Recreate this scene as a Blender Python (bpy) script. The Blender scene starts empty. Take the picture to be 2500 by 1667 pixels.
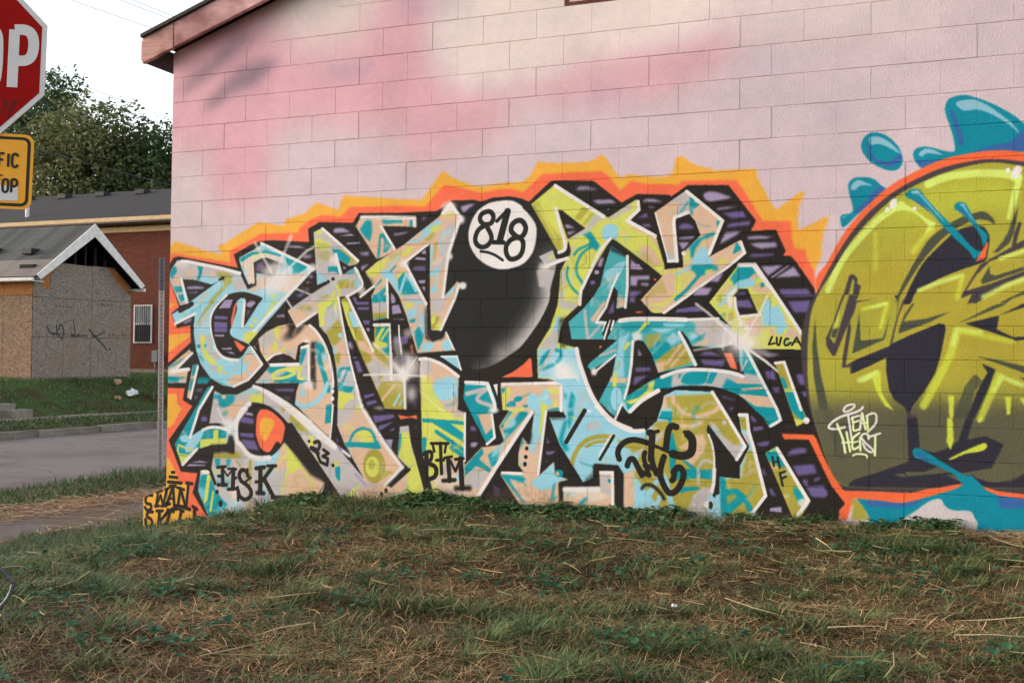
import bpy, bmesh, math, random
import numpy as np
from mathutils import Vector, Matrix
R = math.radians
random.seed(7)
rng = np.random.default_rng(11)
scene = bpy.context.scene
col = scene.collection

# ------------------------------------------------------------------ camera
CAM = Vector((3.0106, -6.9624, 1.0672))
cr = Vector((0.929423, 0.368832, 0.011217)); cu = Vector((-0.002844, -0.023239, 0.999726)); cd = Vector((-0.368792, 0.929202, 0.020550))
cd.normalize(); cr = (cr - cd * cr.dot(cd)).normalized(); cu = cr.cross(cd)
cam_data = bpy.data.cameras.new('camera')
cam = bpy.data.objects.new('camera', cam_data); col.objects.link(cam)
cam.matrix_world = Matrix(((cr.x, cu.x, -cd.x, CAM.x), (cr.y, cu.y, -cd.y, CAM.y), (cr.z, cu.z, -cd.z, CAM.z), (0, 0, 0, 1)))
cam_data.sensor_width = 36.0
cam_data.lens = 36.0 * 2592.16 / 2500
cam_data.clip_start = 0.05; cam_data.clip_end = 2000
scene.camera = cam

# ------------------------------------------------------------------ light
SUN_EL, SUN_DIR = 15.0, Vector((-1.0, -0.22, 0))          # where the sun stands
SUN_DIR.normalize()
world = bpy.data.worlds.new('World'); scene.world = world; world.use_nodes = True
wn = world.node_tree.nodes; wl = world.node_tree.links
bg = wn['Background']
sky = wn.new('ShaderNodeTexSky'); sky.sky_type = 'NISHITA'; sky.sun_disc = False
sky.sun_elevation = R(SUN_EL); sky.sun_rotation = math.atan2(SUN_DIR.x, SUN_DIR.y)
sky.air_density = 1.2; sky.dust_density = 2.0; sky.ozone_density = 1.0; sky.altitude = 100
hsv = wn.new('ShaderNodeHueSaturation'); hsv.inputs['Saturation'].default_value = 0.45
wl.new(sky.outputs[0], hsv.inputs['Color']); wl.new(hsv.outputs[0], bg.inputs['Color'])
bg.inputs['Strength'].default_value = 0.15
sun_data = bpy.data.lights.new('sun', 'SUN'); sun_data.energy = 0.5; sun_data.angle = R(14); sun_data.color = (1.0, 0.86, 0.70)
sun = bpy.data.objects.new('sun', sun_data); col.objects.link(sun)
sv = Vector((SUN_DIR.x * math.cos(R(SUN_EL)), SUN_DIR.y * math.cos(R(SUN_EL)), math.sin(R(SUN_EL))))
sun.rotation_euler = sv.to_track_quat('Z', 'Y').to_euler()
sun.location = (0, -20, 20)
scene.view_settings.view_transform = 'Standard'; scene.view_settings.look = 'None'
scene.view_settings.gamma = 1.0; scene.view_settings.use_curve_mapping = False
scene.view_settings.exposure = 1.45
scene.render.engine = 'CYCLES'

SIGN_POS, SIGN_ROLL, SIGN_YAW, PLATE = (-0.225, -4.181, 2.146), 1.5, 26, (-0.54, -0.27, 0.262)
BAR = [(-0.299, -4.009, 0.34), (-0.214, -3.974, 0.283), (-0.167, -3.954, 0.228), (-0.181, -3.98, 0.163), (-0.257, -4.04, 0.063)]
WIRES = [((-17.5, 13.85, 10.21), (-17.5, 17.68, 10.44)), ((-17.5, 15.6, 10.78), (-17.5, 17.67, 10.88)), ((-17.5, 16.07, 10.93), (-17.5, 17.67, 11.0)), ((-17.5, 13.63, 8.16), (-17.5, 17.75, 8.02)), ((-17.5, 13.78, 7.86), (-17.5, 17.75, 7.76)), ((-17.5, 12.7, 6.18), (-17.5, 17.8, 6.1))]
NTH, NGR, WLEAF = 340000, 560000, 5200
# ------------------------------------------------------------------ helpers
def s2l(c):
    out = []
    for v in c:
        v /= 255.0
        out.append(v / 12.92 if v <= 0.04045 else ((v + 0.055) / 1.055) ** 2.4)
    return tuple(out)
def new_mat(name, rough=0.8, spec=0.3):
    m = bpy.data.materials.new(name); m.use_nodes = True
    b = m.node_tree.nodes['Principled BSDF']
    b.inputs['Roughness'].default_value = rough
    b.inputs['Specular IOR Level'].default_value = spec
    return m, m.node_tree.nodes, m.node_tree.links, b
def noise_mat(name, c1, c2, scale=8, detail=6, rough=0.85, bump=0.0, bscale=None, spec=0.25, stretch=(1, 1, 1), c3=None, s3=1.0, metal=0.0):
    """two-tone noise colour, optional third large-scale tone, optional bump"""
    m, n, l, b = new_mat(name, rough, spec)
    b.inputs['Metallic'].default_value = metal
    tc = n.new('ShaderNodeTexCoord'); mp = n.new('ShaderNodeMapping'); mp.inputs['Scale'].default_value = stretch
    l.new(tc.outputs['Object'], mp.inputs['Vector'])
    nz = n.new('ShaderNodeTexNoise'); nz.inputs['Scale'].default_value = scale; nz.inputs['Detail'].default_value = detail
    l.new(mp.outputs[0], nz.inputs['Vector'])
    cr_ = n.new('ShaderNodeValToRGB'); cr_.color_ramp.elements[0].position = .3; cr_.color_ramp.elements[1].position = .7
    cr_.color_ramp.elements[0].color = (*s2l(c1), 1); cr_.color_ramp.elements[1].color = (*s2l(c2), 1)
    l.new(nz.outputs['Fac'], cr_.inputs['Fac'])
    out = cr_.outputs['Color']
    if c3:
        nz3 = n.new('ShaderNodeTexNoise'); nz3.inputs['Scale'].default_value = s3; nz3.inputs['Detail'].default_value = 3
        l.new(tc.outputs['Object'], nz3.inputs['Vector'])
        r3 = n.new('ShaderNodeMapRange'); r3.inputs[1].default_value = .45; r3.inputs[2].default_value = .62
        l.new(nz3.outputs['Fac'], r3.inputs[0])
        mx = n.new('ShaderNodeMixRGB'); mx.inputs['Color2'].default_value = (*s2l(c3), 1)
        l.new(r3.outputs[0], mx.inputs['Fac']); l.new(out, mx.inputs['Color1']); out = mx.outputs[0]
    l.new(out, b.inputs['Base Color'])
    if bump:
        nb = n.new('ShaderNodeTexNoise'); nb.inputs['Scale'].default_value = bscale or scale * 4; nb.inputs['Detail'].default_value = 4
        l.new(mp.outputs[0], nb.inputs['Vector'])
        bp = n.new('ShaderNodeBump'); bp.inputs['Strength'].default_value = bump; bp.inputs['Distance'].default_value = .02
        l.new(nb.outputs['Fac'], bp.inputs['Height']); l.new(bp.outputs[0], b.inputs['Normal'])
    return m
def flat_mat(name, c, rough=0.6, spec=0.3, metal=0.0):
    m, n, l, b = new_mat(name, rough, spec); b.inputs['Metallic'].default_value = metal
    tc = n.new('ShaderNodeTexCoord'); nz = n.new('ShaderNodeTexNoise'); nz.inputs['Scale'].default_value = 14; nz.inputs['Detail'].default_value = 5
    l.new(tc.outputs['Object'], nz.inputs['Vector'])
    mr = n.new('ShaderNodeMapRange'); mr.inputs[3].default_value = .86; mr.inputs[4].default_value = 1.12; l.new(nz.outputs['Fac'], mr.inputs[0])
    mx = n.new('ShaderNodeVectorMath'); mx.operation = 'SCALE'; mx.inputs[0].default_value = s2l(c); l.new(mr.outputs[0], mx.inputs['Scale'])
    l.new(mx.outputs[0], b.inputs['Base Color'])
    return m

def link(name, me, mat=None, parent=None):
    o = bpy.data.objects.new(name, me); col.objects.link(o)
    if mat is not None and len(me.materials) == 0: me.materials.append(mat)
    if parent is not None: o.parent = parent
    return o
def tag(o, label=None, cat=None, group=None, kind=None):
    if label: o['label'] = label
    if cat: o['category'] = cat
    if group: o['group'] = group
    if kind: o['kind'] = kind
    return o
def empty(name, loc, rz=0.0):
    o = bpy.data.objects.new(name, None); col.objects.link(o); o.location = loc; o.rotation_euler = (0, 0, rz); return o
def mesh(name, v, f, smooth=False):
    me = bpy.data.meshes.new(name); me.from_pydata([tuple(map(float, q)) for q in v], [], f); me.update()
    if smooth:
        for p in me.polygons: p.use_smooth = True
    return me
class MB:
    def __init__(s): s.v = []; s.f = []
    def box(s, a, b, taper=None):
        x0, y0, z0 = a; x1, y1, z1 = b; i = len(s.v)
        s.v += [(x0, y0, z0), (x1, y0, z0), (x1, y1, z0), (x0, y1, z0), (x0, y0, z1), (x1, y0, z1), (x1, y1, z1), (x0, y1, z1)]
        s.f += [(i, i+3, i+2, i+1), (i+4, i+5, i+6, i+7), (i, i+1, i+5, i+4), (i+1, i+2, i+6, i+5), (i+2, i+3, i+7, i+6), (i+3, i, i+4, i+7)]
        return s
    def prism(s, pts, off):
        """polygon (3-D points) extruded by vector off"""
        n = len(pts); i = len(s.v); off = Vector(off)
        s.v += [tuple(p) for p in pts] + [tuple(Vector(p) + off) for p in pts]
        s.f += [tuple(range(i, i+n))[::-1], tuple(range(i+n, i+2*n))] + [(i+k, i+(k+1) % n, i+n+(k+1) % n, i+n+k) for k in range(n)]
        return s
    def tube(s, pts, rad, n=6, caps=True):
        pts = [Vector(p) for p in pts]; rings = []
        up = Vector((0, 0, 1))
        for k, p in enumerate(pts):
            d = (pts[min(k+1, len(pts)-1)] - pts[max(k-1, 0)]).normalized()
            a = d.cross(up if abs(d.dot(up)) < .95 else Vector((1, 0, 0))).normalized(); b = d.cross(a)
            r = rad[k] if isinstance(rad, (list, tuple)) else rad
            i = len(s.v); rings.append(i)
            s.v += [tuple(p + (a * math.cos(2*math.pi*j/n) + b * math.sin(2*math.pi*j/n)) * r) for j in range(n)]
        for i0, i1 in zip(rings, rings[1:]):
            s.f += [(i0+j, i0+(j+1) % n, i1+(j+1) % n, i1+j) for j in range(n)]
        if caps: s.f += [tuple(range(rings[0], rings[0]+n))[::-1], tuple(range(rings[-1], rings[-1]+n))]
        return s
    def build(s, name, mat, parent=None, smooth=False):
        me = mesh(name, s.v, s.f, smooth)
        bm = bmesh.new(); bm.from_mesh(me); bmesh.ops.recalc_face_normals(bm, faces=bm.faces); bm.to_mesh(me); bm.free()
        return link(name, me, mat, parent)
def bevel(o, w, seg=1):
    m = o.modifiers.new('bevel', 'BEVEL'); m.width = w; m.segments = seg; m.limit_method = 'ANGLE'; return o
def vnoise(x, y, seed=0):
    """smooth value noise, numpy"""
    x = np.asarray(x, float); y = np.asarray(y, float)
    g = np.random.default_rng(seed).random((64, 64))
    xi = np.floor(x).astype(int); yi = np.floor(y).astype(int); fx = x - xi; fy = y - yi
    fx = fx*fx*(3-2*fx); fy = fy*fy*(3-2*fy); X0 = xi % 64; X1 = (xi+1) % 64; Y0 = yi % 64; Y1 = (yi+1) % 64
    return (g[X0, Y0]*(1-fx)+g[X1, Y0]*fx)*(1-fy)+(g[X0, Y1]*(1-fx)+g[X1, Y1]*fx)*fy
def to_px(P):
    q = np.asarray(P, float) - np.array(CAM); z = q @ np.array(cd); z = np.where(z < .1, .1, z)
    return 1250 + 2592.16 * (q @ np.array(cr)) / z, 833.5 - 2592.16 * (q @ np.array(cu)) / z, z

# ------------------------------------------------------------------ ground
PX = [-400, -60, -26, -22.6, -21.6, -20.6, -19.9, -19.75, -18.55, -18.45, -16.62, -16.45, -16.35, -8.45, -8.3, -8.0, -7.0, -6.35, -4.55, -4.4, -3.7, -3.0, -2.45, -2.1, -1.75, -1.35, -0.6, 0.4, 2.6, 3.5, 8, 60, 400]
PZ = [0.6, 0.5, 0.45, 0.38, 0.12, -0.30, -0.53, -0.56, -0.57, -0.56, -0.60, -0.64, -0.80, -0.80, -0.73, -0.66, -0.63, -0.64, -0.64, -0.60, -0.50, -0.39, -0.27, -0.19, -0.10, -0.02, 0.025, 0.05, 0.055, 0.08, 0.08, 0.0, 0.0]
def ground_z(x, y):
    x = np.asarray(x, float); y = np.asarray(y, float)
    z = np.interp(x, PX, PZ)
    lawn = ((x > -4.4) & (x < 9) & (y < 3)).astype(float) + ((x < -19.9) & (x > -40))*1.0
    return z + lawn * ((vnoise(x*1.3+5, y*1.3+9, 3)-.5)*.05 + (vnoise(x*4, y*4, 4)-.5)*.03)
gx = np.unique(np.concatenate([np.array(PX), np.arange(-4.4, 6.01, .12), np.arange(-23, -4.4, .5), np.arange(6, 60, 6.), np.arange(-60, -23, 3.)]))
gy = np.unique(np.concatenate([np.arange(-7.5, .6, .12), np.arange(.6, 60, 1.2), np.array([-400, -200, -80, -40, -20, -12, -9, 60, 80, 120, 200, 400.])]))
GX, GY = np.meshgrid(gx, gy, indexing='ij'); GZ = ground_z(GX, GY)
gv = np.stack([GX, GY, GZ], -1).reshape(-1, 3); ny = len(gy)
gf = [(i*ny+j, (i+1)*ny+j, (i+1)*ny+j+1, i*ny+j+1) for i in range(len(gx)-1) for j in range(ny-1)]
M_soil = noise_mat('soil_thatch', (32, 25, 18), (86, 64, 42), 30, 8, .95, .6, 120, .1, c3=(52, 54, 36), s3=1.6)
g = link('ground', mesh('ground', gv, gf, True), M_soil); tag(g, kind='structure')
M_asph = noise_mat('asphalt', (106, 98, 96), (136, 126, 122), 90, 10, .95, .35, 300, .06, c3=(110, 101, 98), s3=.7)
_n, _l = M_asph.node_tree.nodes, M_asph.node_tree.links; _b = _n['Principled BSDF']; _src = _b.inputs['Base Color'].links[0].from_socket
_tc = _n.new('ShaderNodeTexCoord'); _w = _n.new('ShaderNodeTexNoise'); _w.inputs['Scale'].default_value = 1.2; _w.inputs['Detail'].default_value = 6; _l.new(_tc.outputs['Object'], _w.inputs['Vector'])
_ad = _n.new('ShaderNodeMixRGB'); _ad.blend_type = 'ADD'; _ad.inputs['Fac'].default_value = .9; _l.new(_tc.outputs['Object'], _ad.inputs['Color1']); _l.new(_w.outputs['Color'], _ad.inputs['Color2'])
_v = _n.new('ShaderNodeTexVoronoi'); _v.feature = 'DISTANCE_TO_EDGE'; _v.inputs['Scale'].default_value = .45; _l.new(_ad.outputs[0], _v.inputs['Vector'])
_r = _n.new('ShaderNodeMapRange'); _r.inputs[1].default_value = .0; _r.inputs[2].default_value = .012; _r.inputs[3].default_value = .62; _r.inputs[4].default_value = 1; _l.new(_v.outputs['Distance'], _r.inputs[0])
_s = _n.new('ShaderNodeVectorMath'); _s.operation = 'SCALE'; _l.new(_src, _s.inputs[0]); _l.new(_r.outputs[0], _s.inputs['Scale']); _l.new(_s.outputs[0], _b.inputs['Base Color'])
rv, rf = [], []
ys = np.arange(-60, 161, 2.0); xs = [-16.36, -14.5, -12.4, -10.2, -8.38]
for y in ys:
    for x in xs: rv.append((x, y, -0.775 + .035*(1-((x+12.4)/4.0)**2)))
for j in range(len(ys)-1):
    for i in range(len(xs)-1): a = j*5+i; rf.append((a, a+1, a+6, a+5))
road = link('road', mesh('road', rv, rf, True), M_asph); tag(road, kind='structure')
M_conc = noise_mat('concrete', (118, 108, 98), (150, 140, 130), 14, 8, .9, .3, 120, .2, c3=(104, 96, 84), s3=.8)
M_conc_dark = noise_mat('worn_pavement', (84, 78, 76), (104, 97, 93), 22, 8, .92, .4, 160, .2, c3=(92, 80, 68), s3=.9)
M_turf = noise_mat('turf', (52, 66, 36), (84, 96, 54), 12, 8, .95, .6, 60, .1, c3=(74, 62, 42), s3=1.3)
def turf(name, xs_, ys_):
    v = [(x, y, float(ground_z(x, y))+.02) for x in xs_ for y in ys_]; m_ = len(ys_)
    o = link(name, mesh(name, v, [(i*m_+j, (i+1)*m_+j, (i+1)*m_+j+1, i*m_+j+1) for i in range(len(xs_)-1) for j in range(m_-1)], True), M_turf); tag(o, kind='structure')
turf('far_lawn', [-45, -30, -26, -24, -22.6, -22.1, -21.6, -21.1, -20.6, -20.2, -19.9, -19.76], np.arange(-10, 61, 2.))
turf('far_verge', [-18.52, -18, -17.3, -16.62, -16.47], np.arange(-10, 61, 2.))
turf('near_verge', [-8.3, -8.0, -7.0, -6.37], np.arange(-20, 41, 2.))
kerb = empty('kerb', (-16.4, 12, -0.7)); tag(kerb, kind='structure')
kp = None
for i in range(18):
    if kp is None:
        b_ = MB().box((-.11, 0, -.2), (.055, 1.985, .095)); kp = b_.build('kerb_stone', M_conc, kerb); bevel(kp, .02, 2); o = kp
    else:
        o = bpy.data.objects.new('kerb_stone', kp.data); col.objects.link(o); o.parent = kerb
        bevel(o, .02, 2)
    o.location = (random.uniform(-.008, .008), -10 + i*2.0, random.uniform(-.012, .012))
def pavement(name, x0, x1, ylist, mat, z):
    root = empty(name, (0, 0, 0)); tag(root, kind='structure')
    for y0, y1 in zip(ylist, ylist[1:]):
        b_ = MB().box((x0, y0+.008, z-.12), (x1, y1-.008, z + random.uniform(-.008, .008)))
        bevel(b_.build('paving_slab', mat, root), .008)
    return root
pavement('pavement', -6.35, -4.62, [-6.0, -4.1, -2.2, -.2, 1.7, 3.6, 5.6, 8.0, 11, 14], M_conc_dark, -0.615)
pavement('far_pavement', -19.7, -18.6, [6, 8, 10, 12, 14, 16, 18, 20, 22, 24, 26, 30], M_conc, -0.535)
st = empty('garden_steps', (-19.8, 14.5, -.53)); tag(st, 'concrete garden steps rising up the bank to the boarded house', 'steps')
for k in range(3):
    bevel(MB().box((-.32*k-.36, -1.1, -.1), (-.32*k+.05, .62 - .28*k, .05 + .155*(k+1))).build('step', M_conc, st), .015)

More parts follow.
